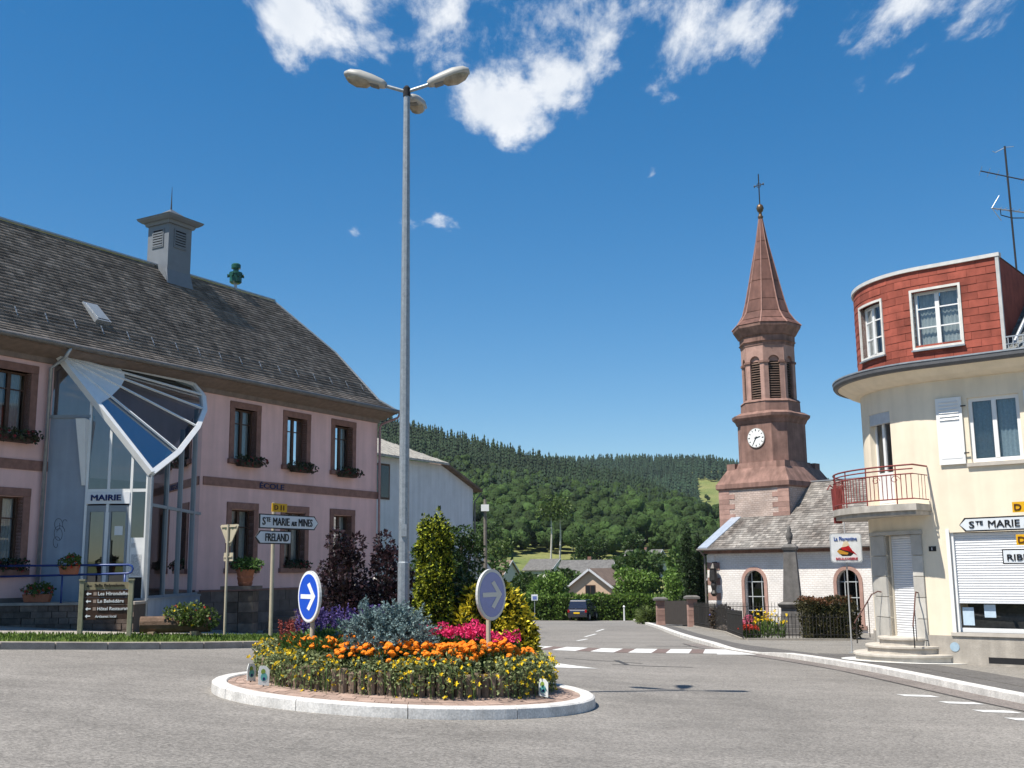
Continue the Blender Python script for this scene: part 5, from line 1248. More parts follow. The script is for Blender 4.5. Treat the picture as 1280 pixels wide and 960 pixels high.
for (c, hw_) in wins:
    sb = MB(); o_, i_ = arch_pts(c, hw_ + .17, ZS), arch_pts(c, hw_, ZS)
    for k in range(12): sb.hexa([CH(*o_[k], -.02), CH(*o_[k + 1], -.02), CH(*i_[k + 1], -.02), CH(*i_[k], -.02)], [CH(*o_[k], .05), CH(*o_[k + 1], .05), CH(*i_[k + 1], .05), CH(*i_[k], .05)])
    for (a0, a1) in ((c - hw_ - .17, c - hw_), (c + hw_, c + hw_ + .17)): sb.fbox(CH, a0, a1, ZB, ZS, -.02, .05)
    sur = sb.build('window_surround', RSP, church); MB().fbox(CH, c - hw_ - .27, c + hw_ + .27, ZB - .16, ZB, -.2, .09).build('sill', RSP, sur)
    fb = MB()
    for s in (-.28, 0, .28):
        if s == 0: continue
        fb.fbox(CH, c + s - .02, c + s + .02, ZB, ZS + sqrt(hw_ ** 2 - s * s), -.25, -.21)
    for z in (-.48, .20, .92): fb.fbox(CH, c - hw_, c + hw_, z - .02, z + .02, -.252, -.205)
    w = fb.build('window', LEADW, church)
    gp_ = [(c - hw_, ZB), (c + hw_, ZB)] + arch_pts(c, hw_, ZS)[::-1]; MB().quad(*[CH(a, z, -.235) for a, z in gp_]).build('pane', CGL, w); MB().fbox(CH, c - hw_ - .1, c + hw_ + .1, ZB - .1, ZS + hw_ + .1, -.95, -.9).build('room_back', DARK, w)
# quoins and cornice
for k in range(11):
    z = WB + .3 + k * .38; w = .72 if k % 2 else .45
    MB().fbox(CH, -4.74, -4.7 + w, z, z + .365, -.04, .03).build('quoin', RSP if k % 2 else CWALL, church)
MB().fbox(CH, -4.85, RIGHT, 2.33, 2.56, -.1, .16).build('cornice', RSL, church)
MB().fbox(CH, -4.9, RIGHT, 2.50, 2.585, -.05, .44).build('soffit', RSL, church)
# nave roof
CSL = M('church_slate', (.115, .095, .082), rough=.75, col2=(.32, .30, .275), scale=.75, island=.4, bump=.2, bscale=60, spec=.45)
rz0, rd0, rd1 = 2.62, .42, -3.6; SLP = .83
def crz(D): return rz0 + (rd0 - D) * SLP
rb = MB(); hipS = lambda D: -4.95 + (rd0 - D) * .45
pts = [CH(-4.95, crz(rd0) - .03, rd0), CH(RIGHT + .3, crz(rd0) - .03, rd0), CH(RIGHT + .3, crz(rd1) - .03, rd1), CH(hipS(rd1), crz(rd1) - .03, rd1)]
pb_ = [CH(-4.95, crz(rd0) - .03, 2 * rd1 - rd0), CH(RIGHT + .3, crz(rd0) - .03, 2 * rd1 - rd0)]
rb.quad(*pts); rb.quad(pb_[0], pb_[1], pts[2], pts[3]); rb.quad(pts[0], pts[3], pb_[0])
croof = rb.build('nave_roof', SLATE_B, church, recalc=False)
Lc = hypot(rd0 - rd1, crz(rd1) - rz0); cn = (SLP / hypot(1, SLP), 1 / hypot(1, SLP))
def crm(s, t, h): D = rd1 + (rd0 - rd1) * t / Lc; return CH(s, crz(D) + h * cn[1] - .02, D + h * cn[0])
slates(crm, Lc, 30, lambda t: hipS(rd1 + (rd0 - rd1) * min(t, Lc) / Lc) + .55, lambda t: RIGHT + .3, .22, CSL, 'slates', croof, random.Random(3), lift=.022, jit=.014)
hz_ = MB(); hz_.hexa([CH(-4.98, crz(rd0) - .02, rd0 + .02), CH(-4.40, crz(rd0) - .02, rd0 + .02), CH(hipS(rd1) + .55, crz(rd1) - .02, rd1), CH(hipS(rd1), crz(rd1) - .02, rd1)], [CH(-4.98, crz(rd0) + .03, rd0 + .02), CH(-4.40, crz(rd0) + .03, rd0 + .02), CH(hipS(rd1) + .55, crz(rd1) + .03, rd1), CH(hipS(rd1), crz(rd1) + .03, rd1)])
hz_.build('zinc_hip', M('bright_zinc', (.42, .47, .54), rough=.4, metal=.5, var=.1), croof)
MB().beam(CH(-1.5, crz(rd1) + .02, rd1), CH(RIGHT + .3, crz(rd1) + .02, rd1), .16, .06).build('ridge_cap', ZINC, croof)
MB().tube([CH(-5.0, rz0 - .08, .50), CH(RIGHT, rz0 - .08, .50)], .06, 8).build('gutter', ZINCD, church); MB().tube([CH(-4.85, rz0 - .1, .48), CH(-4.8, 2.2, .12), CH(-4.8, -1.5, .12)], .05, 8).build('downpipe', ZINCD, church)
# ---- tower
TA = CH(-2.75, 0, -3.55); tx, ty = TA[0], TA[1]
def sq(h, z, ch=0.0):
    """square (or chamfered) ring aligned with the nave"""
    c = [(-h + ch, h), (h - ch, h)] if ch else [(-h, h)]
    out = []
    def P(a, d): return (tx + a * .7071 - d * .7071, ty - a * .7071 - d * .7071, z)
    if ch:
        k = h - ch
        for (a, d) in ((-k, h), (k, h), (h, k), (h, -k), (k, -h), (-k, -h), (-h, -k), (-h, k)): out.append(P(a, d))
    else:
        for (a, d) in ((-h, h), (h, h), (h, -h), (-h, -h)): out.append(P(a, d))
    return out
tow = MB().hexa(sq(2.08, 2.0), sq(2.08, 5.65)).build('tower', TWALL, church)
for k in range(8):
    z = 4.0 + k * .21 * 1.0 if False else 3.6 + k * .26; w = .62 if k % 2 else .95
    for sd in (-1, 1):
        F_ = Fac((tx - .7071 * 2.08, ty - .7071 * 2.08), (.7071, -.7071), (-.7071, -.7071)); a0, a1 = (-2.1, -2.08 + w) if sd < 0 else (2.08 - w, 2.1)
        MB().fbox(F_, a0, a1, z, z + .25, -.05, .02).build('quoin', RSP, tow)
MB().hexa(sq(2.14, 5.65), sq(2.20, 5.72)).hexa(sq(2.20, 5.72), sq(2.20, 5.95)).build('string_course', RSL, tow)
MB().hexa(sq(2.18, 5.95), sq(1.72, 6.75)).build('weathering', RSL, tow)
for (a, d) in ((-1, 1), (1, 1), (1, -1), (-1, -1)):
    x, y = tx + a * 1.5 * .7071 - d * 1.5 * .7071, ty - a * 1.5 * .7071 - d * 1.5 * .7071
    MB().box((x, y, 6.78), (.5, .5, .5), pi / 4).build('corner_block', RSL, tow)
MB().hexa(sq(1.66, 6.72, .42), sq(1.58, 7.05, .5)).build('stage_base', RSL, tow)
clk = MB().hexa(sq(1.50, 7.05, .57), sq(1.50, 9.15, .57)).build('clock_stage', RSL, tow)
MB().hexa(sq(1.53, 9.10, .57), sq(1.60, 9.28, .6)).hexa(sq(1.60, 9.28, .6), sq(1.72, 9.42, .64)).hexa(sq(1.72, 9.42, .64), sq(1.74, 9.56, .64)).build('clock_cornice', RSL, tow)
MB().hexa(sq(1.72, 9.56, .64), sq(1.48, 9.72, .6)).build('cornice_weathering', RSL, tow)
def oc(ap, z, n=8):
    """regular octagon ring, a face square to the nave wall"""
    R_ = ap / cos(pi / 8); base = atan2(-.7071, -.7071) + pi / 8
    return [(tx + R_ * cos(base + k * pi / 4), ty + R_ * sin(base + k * pi / 4), z) for k in range(8)]
MB().hexa(oc(1.47, 9.68), oc(1.45, 10.25)).hexa(oc(1.49, 10.25), oc(1.38, 10.38)).build('belfry_plinth', RSL, tow)
# belfry: pillars at the corners, louvred openings with round heads
BEL = RSP; core = MB().hexa(oc(1.10, 10.3), oc(1.10, 13.3)).build('belfry_core', DARK, tow)
ap_ = 1.31; R8 = ap_ / cos(pi / 8); base_a = atan2(-.7071, -.7071) + pi / 8; side = 2 * ap_ * math.tan(pi / 8)
for k in range(8):
    an = base_a - pi / 8 + k * pi / 4; F_ = Fac((tx + ap_ * cos(an), ty + ap_ * sin(an)), (-sin(an), cos(an)), (cos(an), sin(an)))
    hs_ = side / 2; ow = .30; zs_ = 12.42; pb_ = MB()
    for (a0, a1) in ((-hs_ - .02, -ow), (ow, hs_ + .02)): pb_.fbox(F_, a0, a1, 10.38, zs_, -.22, 0)
    ap2 = arch_pts(0, ow, zs_, 8)
    for (p, q) in zip(ap2[:-1], ap2[1:]): pb_.hexa([F_(p[0], p[1], -.22), F_(q[0], q[1], -.22), F_(q[0], 13.3, -.22), F_(p[0], 13.3, -.22)], [F_(p[0], p[1], 0), F_(q[0], q[1], 0), F_(q[0], 13.3, 0), F_(p[0], 13.3, 0)])
    for (a0, a1) in ((-hs_ - .02, -ow), (ow, hs_ + .02)): pb_.fbox(F_, a0, a1, zs_, 13.3, -.22, 0)
    fp = pb_.build('belfry_face', BEL, tow)
    cp_ = MB()
    for (a0, a1) in ((-hs_ - .03, -ow + .05), (ow - .05, hs_ + .03)): MB().fbox(F_, a0, a1, zs_ - .09, zs_ + .02, -.2, .06).build('capital', RSL, fp)
    MB().fbox(F_, -ow, ow, zs_ + .0, zs_ + .30, -.20, -.12).build('tympanum', BEL, fp)
    for j in range(15):
        z = 10.46 + j * .13
        MB().hexa([F_(-ow, z, -.06), F_(ow, z, -.06), F_(ow, z + .075, -.17), F_(-ow, z + .075, -.17)], [F_(-ow, z + .025, -.06), F_(ow, z + .025, -.06), F_(ow, z + .10, -.17), F_(-ow, z + .10, -.17)]).build('louvre', M('louvre_wood', (.13, .085, .065), rough=.85, var=.2), fp)
MB().hexa(oc(1.34, 13.3), oc(1.35, 13.42)).hexa(oc(1.35, 13.42), oc(1.43, 13.5)).hexa(oc(1.37, 13.5), oc(1.37, 13.85)).hexa(oc(1.43, 13.85), oc(1.57, 14.1)).hexa(oc(1.57, 14.1), oc(1.68, 14.28)).hexa(oc(1.68, 14.28), oc(1.70, 14.42)).build('belfry_cornice', RSL, tow)
# spire with flared foot: slabs with ribs
SPM = M('spire_slab', (.135, .066, .053), rough=.8, var=.25, scale=1.5, obj=.15, streak=.25); SPR = M('spire_rib', (.30, .17, .14), rough=.85, var=.2)
prof = [(14.42, 1.71), (14.75, 1.40), (15.2, 1.13), (15.9, .95), (17.0, .73), (18.2, .50), (19.3, .285), (20.75, .06)]
sp_core = MB()
for (z0, a0), (z1, a1) in zip(prof[:-1], prof[1:]): sp_core.hexa(oc(a0 - .02, z0), oc(a1 - .02, z1))
spire = sp_core.build('spire', SPM, tow)
for i, ((z0, a0), (z1, a1)) in enumerate(zip(prof[:-1], prof[1:])):
    lo, hi = oc(a0, z0 + .015), oc(a1, z1 - .015)
    for k in range(8):
        p, q, r_, s_ = [V3(x) for x in (lo[k], lo[(k + 1) % 8], hi[(k + 1) % 8], hi[k])]; nn = (q - p).cross(s_ - p).normalized(); nn = nn if nn.x * (p.x - tx) + nn.y * (p.y - ty) > 0 else -nn
        MB().hexa([p, q, r_, s_], [v + nn * .022 for v in (p, q, r_, s_)]).build('slab', SPM, spire)
for k in range(8):
    MB().tube([oc(a + .02, z)[k] for z, a in prof], [.045, .045, .04, .04, .035, .03, .025, .02], 6).build('rib', SPR, spire)
IRON = M('wrought_iron', (.045, .042, .04), rough=.5, metal=.5)
MB().lathe([(.10, 20.6), (.16, 20.75), (.10, 20.85), (.08, 21.0), (.15, 21.08), (.21, 21.25), (.15, 21.43), (.05, 21.5)], 14, (tx, ty, 0)).build('finial_ball', M('copper_brown', (.13, .085, .05), rough=.4, metal=.5), spire, smooth=True)
cr_ = MB(); cu = V3((.7071, -.7071, 0)); c0 = V3((tx, ty, 0))
cr_.tube([c0 + V3((0, 0, 21.4)), c0 + V3((0, 0, 23.25))], .032, 6); cr_.tube([c0 - cu * .28 + V3((0, 0, 22.6)), c0 + cu * .28 + V3((0, 0, 22.6))], .024, 6)
cross = cr_.build('cross', IRON, spire)
for q in (-.28, .28): MB().lathe([(.02, -.07), (.05, 0), (.02, .07)], 8, tuple(c0 + cu * q + V3((0, 0, 22.6)))).build('knob', IRON, cross)
MB().tube([c0 + V3((0, 0, 22.6)) + cu * .13 * cos(t) + V3((0, 0, .13 * sin(t))) for t in [2 * pi * i / 14 for i in range(15)]], .018, 5).build('ring', IRON, cross)
# clocks on the two visible faces
def clock(an):
    F_ = Fac((tx + 1.50 * cos(an), ty + 1.50 * sin(an)), (-sin(an), cos(an)), (cos(an), sin(an))); zc = 8.32; R_ = .53
    f_ = disc(F_, zc, R_, 0, .05, 40).build('clock', M('clock_rim', (.25, .22, .2), rough=.5), clk); disc(F_, zc, R_ - .035, .045, .058, 40).build('dial', M('clock_white', (.76, .76, .74), rough=.35, var=.02), f_)
    for k in range(12):
        a = pi / 2 - k * pi / 6; r0, r1 = (R_ - .17, R_ - .07); w = .03 if k % 3 == 0 else .018
        dx, dz = cos(a), sin(a); px, pz = -dz * w, dx * w
        MB().hexa([F_(r0 * dx - px, zc + r0 * dz - pz, .057), F_(r1 * dx - px, zc + r1 * dz - pz, .057), F_(r1 * dx + px, zc + r1 * dz + pz, .057), F_(r0 * dx + px, zc + r0 * dz + pz, .057)], [F_(r0 * dx - px, zc + r0 * dz - pz, .063), F_(r1 * dx - px, zc + r1 * dz - pz, .063), F_(r1 * dx + px, zc + r1 * dz + pz, .063), F_(r0 * dx + px, zc + r0 * dz + pz, .063)]).build('hour_mark', BLK, f_, recalc=False)
    for (hour, ln, w) in ((2 + 35 / 60, .28, .035), (7.0, .42, .026)):
        a = pi / 2 - hour * pi / 6; dx, dz = cos(a), sin(a); px, pz = -dz * w, dx * w; q = [(-.08 * dx - px, -.08 * dz - pz), (ln * dx - px * .4, ln * dz - pz * .4), (ln * dx + px * .4, ln * dz + pz * .4), (-.08 * dx + px, -.08 * dz + pz)]
        MB().hexa([F_(u_, zc + v_, .066) for u_, v_ in q], [F_(u_, zc + v_, .075) for u_, v_ in q]).build('clock_hand', BLK, f_, recalc=False)
clock(atan2(-.7071, -.7071))
# raised panel on the chamfer face
an = atan2(-.7071, -.7071) + pi / 4
# wall lantern at the church corner
wl = thing('wall_lantern', 'black hanging lantern on a bracket at the corner of the church', 'lantern', tuple(CH(-4.2, .4, .3))); q = CH(-4.15, 0, .35)
MB().beam(CH(-4.15, 1.9, .0), CH(-4.15, 1.9, .40), .04).build('bracket', IRON, wl); MB().lathe([(.05, 1.85), (.22, 1.6), (.18, 1.55), (.22, 1.0), (.12, .9), (.16, .75), (.10, .5), (.18, .35), (.08, .2)], 8, (q[0], q[1], 0)).build('lantern', IRON, wl)
# ------------------------------------------------------------------ churchyard
GRANITE = M('memorial_granite', (.135, .127, .12), rough=.75, var=.2, scale=4, speck=.15, streak=.2)
ox, oy = 11.75, 46.5; oz = g(ox, oy) + .1
ob = thing('war_memorial', 'grey stone obelisk memorial on a stepped base before the church', 'memorial', (ox, oy, oz)); rot = -.35
def obx(nm, w0, w1, z0, z1, mt=GRANITE):
    c, s_ = cos(rot), sin(rot)
    def rg(h, z): return [(ox + a * c - d * s_, oy + a * s_ + d * c, z) for a, d in ((-h, -h), (h, -h), (h, h), (-h, h))]
    return MB().hexa(rg(w0, z0), rg(w1, z1)).build(nm, mt, ob, bevel=.015)
obx('step', .95, .95, oz - .1, oz + .18); obx('step', .78, .78, oz + .18, oz + .36); obx('step', .64, .64, oz + .36, oz + .52); obx('pedestal', .46, .44, oz + .52, oz + 1.18); obx('pedestal_cornice', .50, .58, oz + 1.18, oz + 1.32); obx('pedestal_cornice', .58, .42, oz + 1.32, oz + 1.42)
sh = obx('shaft', .36, .25, oz + 1.42, oz + 3.55); obx('shaft_cap', .29, .33, oz + 3.55, oz + 3.68); obx('shaft_cap', .33, .20, oz + 3.68, oz + 3.82)
MB().lathe([(.10, oz + 3.80), (.07, oz + 3.9), (.14, oz + 4.05), (.16, oz + 4.2), (.08, oz + 4.35), (.10, oz + 4.45), (.02, oz + 4.62)], 12, (ox, oy, 0)).build('urn', GRANITE, ob, smooth=True)
def fence(name, pts, h, label, step=.135, rails=(.12, .85), spear=True, low=.1):
    base = pts[0]; o = thing(name, label, 'fence', (base[0], base[1], g(*base) + .1))
    for (a, c) in zip(pts[:-1], pts[1:]):
        a, c = V3((*a, 0)), V3((*c, 0)); L_ = (c - a).length; n = max(2, int(L_ / step))
        zz = lambda p: g(p.x, p.y) + .115
        MB().beam((a.x, a.y, zz(a) + low / 2 - .03), (c.x, c.y, zz(c) + low / 2 - .03), .18, low).build('base_kerb', CONC, o)
        for q in rails: MB().beam((a.x, a.y, zz(a) + h * q + low), (c.x, c.y, zz(c) + h * q + low), .035, .02).build('rail', IRON, o)
        for k in range(n + 1):
            p = a.lerp(c, k / n); z = zz(p) + low * .6; big = k % 12 == 0
            MB().tube([(p.x, p.y, z), (p.x, p.y, z + h * (.97 if spear else .9)), (p.x, p.y, z + h * 1.06)], [.018 if big else .011, .018 if big else .011, .002], 5).build('post' if big else 'bar', IRON, o)
    return o
fence('iron_fence', [(8.55, 40.8), (12.6, 41.4)], .88, 'black iron railing with pointed bars in front of the memorial')
fence('iron_fence', [(8.45, 41.0), (9.3, 48.2)], .95, 'black iron railing running back beside the memorial garden to the church')
fence('iron_fence', [(6.9 + 2.4, 48.3), (10.6, 50.2), (14.6, 47.0)], 1.25, 'taller iron railing between the memorial garden and the church wall', .15)
# gate piers with solid gate, low wall and bushes left of the church
def gate_pier(x, y, h, label):
    z = g(x, y) + .1; o = thing('gate_pier', label, 'pier', (x, y, z)); n = 5
    for k in range(n): MB().box((x, y, z + h * (k + .5) / n), (.5, .5, h / n - .012)).build('block', RSP, o)
    MB().box((x, y, z + h + .06), (.8, .8, .12)).build('cap_stone', GRANITE, o, bevel=.02); MB().hexa([(x - .4, y - .4, z + h + .12), (x + .4, y - .4, z + h + .12), (x + .4, y + .4, z + h + .12), (x - .4, y + .4, z + h + .12)], [(x - .25, y - .25, z + h + .2), (x + .25, y - .25, z + h + .2), (x + .25, y + .25, z + h + .2), (x - .25, y + .25, z + h + .2)]).build('cap_top', GRANITE, o)
gate_pier(8.75, 66, 1.45, 'reddish stone gate pier with flat cap nearest the far hedge')
gate_pier(9.75, 60.5, 1.5, 'reddish stone gate pier with flat cap next to the dark cypress')
gt = thing('board_gate', 'dark vertical board gate between two stone piers', 'gate', (9.2, 63, g(9.2, 63) + .1)); a, c = V3((8.95, 65.5, 0)), V3((9.65, 61.0, 0)); GW = M('dark_gate', (.05, .042, .038), rough=.8, var=.2)
for k in range(26):
    p, q = a.lerp(c, k / 26), a.lerp(c, (k + .88) / 26); MB().beam((p.x, p.y, g(p.x, p.y) + .85), (q.x, q.y, g(q.x, q.y) + .85), .04, 1.35).build('board', GW, gt)
for z in (.35, 1.35): MB().beam((a.x + .05, a.y, g(a.x, a.y) + z), (c.x + .05, c.y, g(c.x, c.y) + z), .05, .1).build('rail', GW, gt)
fence('iron_fence', [(9.8, 60.2), (9.6, 54.5), (9.45, 49.0)], 1.2, 'iron railing with bushes behind it between gate pier and memorial garden', .16)
def hedge_box(name, label, x0, x1, y0, y1, h, n, L_, W_, mat, seed, cat='hedge', top=None, inner=None, zb=.1, rot=0):
    cx_, cy_ = (x0 + x1) / 2, (y0 + y1) / 2; zb_ = g(cx_, cy_) + zb; o = thing(name, label, cat, (cx_, cy_, zb_)); r = r_np(seed)
    def pts(k, ztop):
        u_ = r.random((k, 3)); f_ = r.integers(0, 5, k); P = np.stack([x0 + (x1 - x0) * u_[:, 0], y0 + (y1 - y0) * u_[:, 1], h * u_[:, 2]], 1)
        P[f_ == 0, 1] = y0; P[f_ == 1, 1] = y0; P[f_ == 2, 2] = h; P[f_ == 3, 0] = x0; P[f_ == 4, 0] = x1
        D = np.zeros((k, 3)); D[f_ <= 1, 1] = -1; D[f_ == 2, 2] = 1; D[f_ == 3, 0] = -1; D[f_ == 4, 0] = 1
        bump = .10 * np.sin(P[:, 0] * 2.1 + seed) + .07 * np.sin(P[:, 0] * 5.3 + P[:, 2] * 3); P += D * (bump[:, None] + r.normal(0, .06, (k, 1)))
        P[:, 2] += np.array([g(a_, b_) for a_, b_ in P[:, :2]]) + zb; return P, D
    P, D = pts(n, h); s = r.uniform(.6, 1.4, n); V_, F_ = leaf_np(P, unit(D * .5 + r.normal(size=(n, 3)) * .6 + np.array([0, 0, .25])), L_ * s, W_ * s, r)
    np_mesh('foliage', V_, F_, mat, o)
    if top:
        k = n // 3; P = np.stack([r.uniform(x0, x1, k), r.uniform(y0, y1, k), np.full(k, h) + r.normal(0, .06, k)], 1); P[:, 2] += np.array([g(a_, b_) for a_, b_ in P[:, :2]]) + zb + .05 * np.sin(P[:, 0] * 4)
        np_mesh('new_growth', *leaf_np(P, unit(r.normal(size=(k, 3)) + np.array([0, 0, .8])), L_, W_, r), top, o)
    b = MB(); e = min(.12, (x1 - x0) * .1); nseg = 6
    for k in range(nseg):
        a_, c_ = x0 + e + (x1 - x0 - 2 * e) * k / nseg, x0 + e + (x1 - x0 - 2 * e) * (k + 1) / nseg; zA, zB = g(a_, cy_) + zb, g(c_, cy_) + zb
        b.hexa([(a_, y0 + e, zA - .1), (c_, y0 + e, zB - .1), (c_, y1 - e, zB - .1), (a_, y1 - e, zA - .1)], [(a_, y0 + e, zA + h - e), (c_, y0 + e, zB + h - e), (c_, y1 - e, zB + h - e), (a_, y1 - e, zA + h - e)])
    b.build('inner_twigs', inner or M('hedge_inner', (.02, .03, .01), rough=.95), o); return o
hedge_box('copper_hedge', 'clipped hedge block with copper brown top beside the memorial', 11.35, 13.15, 42.6, 44.2, 1.45, 5200, .09, .055, leafmat('bronze_leaf', (.055, .05, .02), .6), 401, top=leafmat('copper_leaf', (.15, .065, .03), .5))
def clump(name, label, x, y, h, w, nl, seed, fl, nf, lm, cat='flower', fs=.07, group=None):
    z = g(x, y) + .1; o = thing(name, label, cat, (x, y, z), group); r = r_np(seed); a = r.uniform(0, 6.28, nl); q = w * .5 * np.sqrt(r.random(nl)); P = np.stack([x + q * np.cos(a) * .5, y + q * np.sin(a) * .5, z + r.uniform(0, h * .6, nl)], 1)
    np_mesh('foliage', *leaf_np(P, unit(np.stack([np.cos(a) * .5, np.sin(a) * .5, r.uniform(.6, 1.4, nl)], 1)), r.uniform(.2, .42, nl) * h, .035, r), lm, o)
    k = nf; a = r.uniform(0, 6.28, k); q = w * .45 * np.sqrt(r.random(k)); P = np.stack([x + q * np.cos(a), y + q * np.sin(a) * .6, z + h * r.uniform(.7, 1.1, k)], 1); np_mesh('blossom', *star_flowers(P, unit(r.normal(size=(k, 3)) + np.array([-.5, -1, .8])), fs, r), fl, o)
for i, (x, y, h) in enumerate(((9.25, 41.9, .95), (9.65, 42.1, 1.05), (10.1, 42.0, 1.0), (9.45, 42.7, 1.2), (9.95, 42.8, 1.2))):
    clump('yellow_lily', 'clump of yellow day lilies behind the railing by the memorial', x, y, h * .85, .6, 110, 410 + i, YELLOW, 9, leafmat('lily_leaf', (.09, .155, .03), .4), fs=.075, group='yellow lilies by the memorial')
for i, (x, y) in enumerate(((8.75, 41.4), (9.0, 41.5), (8.85, 42.0), (8.8, 42.6))):
    clump('red_flower', 'low red flowering plant at the corner of the memorial railing', x, y, .5, .5, 90, 430 + i, REDFL, 16, leafmat('rf_leaf', (.06, .10, .03), .4), fs=.08, group='red flowers by the memorial')
o = thing('pink_shrub', 'bushy plant covered in soft pink blossom behind the railing corner', 'shrub', (9.2, 43.3, g(9.2, 43.3) + .1)); flowers(o, [(9.2, 43.3, g(9.2, 43.3) + .55, .26, .25, .42)], 300, (150,), LF_MID, (M('soft_pink', (.55, .12, .20), rough=.7, island=.3, trans=.2),), 440, .08, .05, .09)
o = thing('dark_bush', 'dark red leaved bush with stones at its foot behind the iron railing', 'shrub', (9.9, 52.5, g(9.9, 52.5) + .1)); flowers(o, [(9.95, 52.8, g(9.9, 52.5) + .7, .6, .9, .6), (10.2, 54.5, g(9.9, 54) + .6, .6, 1.0, .5)], 2200, (30,), leafmat('red_brown_leaf', (.05, .035, .02), .6), (M('violet_bloom', (.10, .10, .35), rough=.7),), 443, .12, .07, .1)
for i, (x, y, w) in enumerate(((9.75, 50.3, .5), (9.85, 52.0, .6), (9.9, 54.2, .45))):
    z = g(x, y) + .1; o = MB(); vs, fs = blob_mesh((x, y, z + .15), w * .5, .6, 9, .18, random.Random(i)); o.add(vs, fs); tag(o.build('boulder', M('boulder', (.33, .27, .23), rough=.9, var=.3, bump=.4, bscale=12), None, smooth=True), 'pale rough boulder at the foot of the dark bush', 'boulder', 'boulders behind the railing')
# small stone bollard and bin by the bakery steps
o = thing('stone_bollard', 'short stone bollard with pointed top near the house steps', 'bollard', (10.35, 30.6, g(10.35, 30.6) + .1)); z = g(10.35, 30.6) + .1
MB().box((10.35, 30.6, z + .33), (.26, .26, .66)).build('shaft', GRANITE, o); MB().hexa([(10.35 + a * .17, 30.6 + c * .17, z + .66) for a, c in ((-1, -1), (1, -1), (1, 1), (-1, 1))], [(10.35 + a * .02, 30.6 + c * .02, z + .86) for a, c in ((-1, -1), (1, -1), (1, 1), (-1, 1))]).build('cap', M('dark_cap', (.08, .075, .07), rough=.8), o)
# ================================================================== CORNER HOUSE
class Curve:
    """facade that runs straight to the right of s=-.15 and bends round a corner of radius rho to the left of it"""
    P0 = V3((10.526, 26.5, 0)); n = V3((-.633, -.774, 0)); u = V3((.774, -.633, 0)); S0 = -.15; rho = 2.6
    AMAX = radians(112)
    def __call__(s, a, z, D=0.0):
        if a >= s.S0: p = s.P0 + s.u * a + s.n * D
        else:
            t = (s.S0 - a) / s.rho; c = s.P0 + s.u * s.S0 - s.n * s.rho
            if t <= s.AMAX: nn = s.n * cos(t) - s.u * sin(t); p = c + nn * (s.rho + D)
            else:
                nn = s.n * cos(s.AMAX) - s.u * sin(s.AMAX); tt = -s.u * cos(s.AMAX) - s.n * sin(s.AMAX); p = c + nn * (s.rho + D) + tt * ((t - s.AMAX) * s.rho)
        return (p.x, p.y, z)
HF = Curve()
SL, SR = -9.5, 9.0
CREAM = M('cream_render', (.76, .665, .52), rough=.9, var=.05, scale=1.6, bump=.1, bscale=80, streak=.06)
PLB = M('grey_plinth', (.38, .345, .30), rough=.92, var=.16, scale=3, bump=.3, bscale=35, streak=.2)
SHUT = M('roller_slat', (.66, .67, .69), rough=.45, var=.04); PVC = M('white_window', (.74, .74, .73), rough=.4, var=.03)
house = thing('corner_house', 'cream rendered house with rounded corner, red shingled attic and balcony', 'house', (11, 27.5, -.7))
holesH = [(-2.28, -1.33, 3.17, 5.57), (.72, 1.90, 4.08, 5.65), (3.2, 4.4, 4.08, 5.65), (-1.82, -.90, -.12, 2.42), (.06, 4.6, .06, 2.42), (-7.2, -6.2, 4.0, 5.6)]
b = wall_holes(MB(), HF, SL, SR, -.06, 6.5, holesH, .28, .22)
rev = -5.0
b.quad(HF(SR, -.9), HF(SR, -.9, -7), HF(SR, 6.5, -7), HF(SR, 6.5)); b.quad(HF(SL, -1.5), HF(SL, 6.5), HF(SR, 6.5, -7), HF(SR, -1.5, -7))
b.build('wall', CREAM, house, recalc=False)
pb2 = MB(); 
for (a, c) in ((SL, -2.62), (-.60, 5.2)): pb2.fbox(HF, a, c, -1.5, -.02, -.2, .05, max(1, int((c - a) / .25)))
MB().fbox(HF, SL, -2.62, -1.6, -.02, -.2, .05, 28).build('plinth', PLB, house)
MB().fbox(HF, -.62, SR, -1.5, -.02, -.2, .05, 40).build('plinth', PLB, house)
MB().fbox(HF, .75, 2.2, -.63, -.49, -.18, .052).build('cellar_slot', DARK, house)
MB().fbox(HF, -.05, 4.7, -.02, .06, -.22, .09, 6).build('shop_sill', M('sill_stone', (.46, .42, .37), rough=.85), house)
disc(HF, -.28, .11, .05, .062, 20).build('round_plate', M('blue_plate', (.30, .40, .48), rough=.4), house)
# shop window: frame, half-lowered roller shutter, dark glass
def roller(s0, s1, z0, z1, dep, name='roller_shutter', seg=1, pitch=.06):
    root = MB().fbox(HF, s0, s1, z0 - .03, z0, -dep - .02, -dep + .03, seg).build(name, SHUT, house); z = z0
    while z < z1 - .005:
        b = MB(); n = seg; zt = min(z + pitch, z1)
        for k in range(n):
            a, c = s0 + (s1 - s0) * k / n, s0 + (s1 - s0) * (k + 1) / n
            b.hexa([HF(a, z + .002, -dep), HF(c, z + .002, -dep), HF(c, z + .002, -dep + .006), HF(a, z + .002, -dep + .006)], [HF(a, zt - .002, -dep), HF(c, zt - .002, -dep), HF(c, zt - .002, -dep + .006), HF(a, zt - .002, -dep + .006)])
            zm = (z + zt) / 2; b.hexa([HF(a, z + .012, -dep + .006), HF(c, z + .012, -dep + .006), HF(c, zm, -dep + .016), HF(a, zm, -dep + .016)], [HF(a, zt - .012, -dep + .006), HF(c, zt - .012, -dep + .006), HF(c, zm + .001, -dep + .017), HF(a, zm + .001, -dep + .017)])
        b.build('slat', SHUT, root); z += pitch
    return root
roller(.12, 4.54, .77, 2.40, .12)
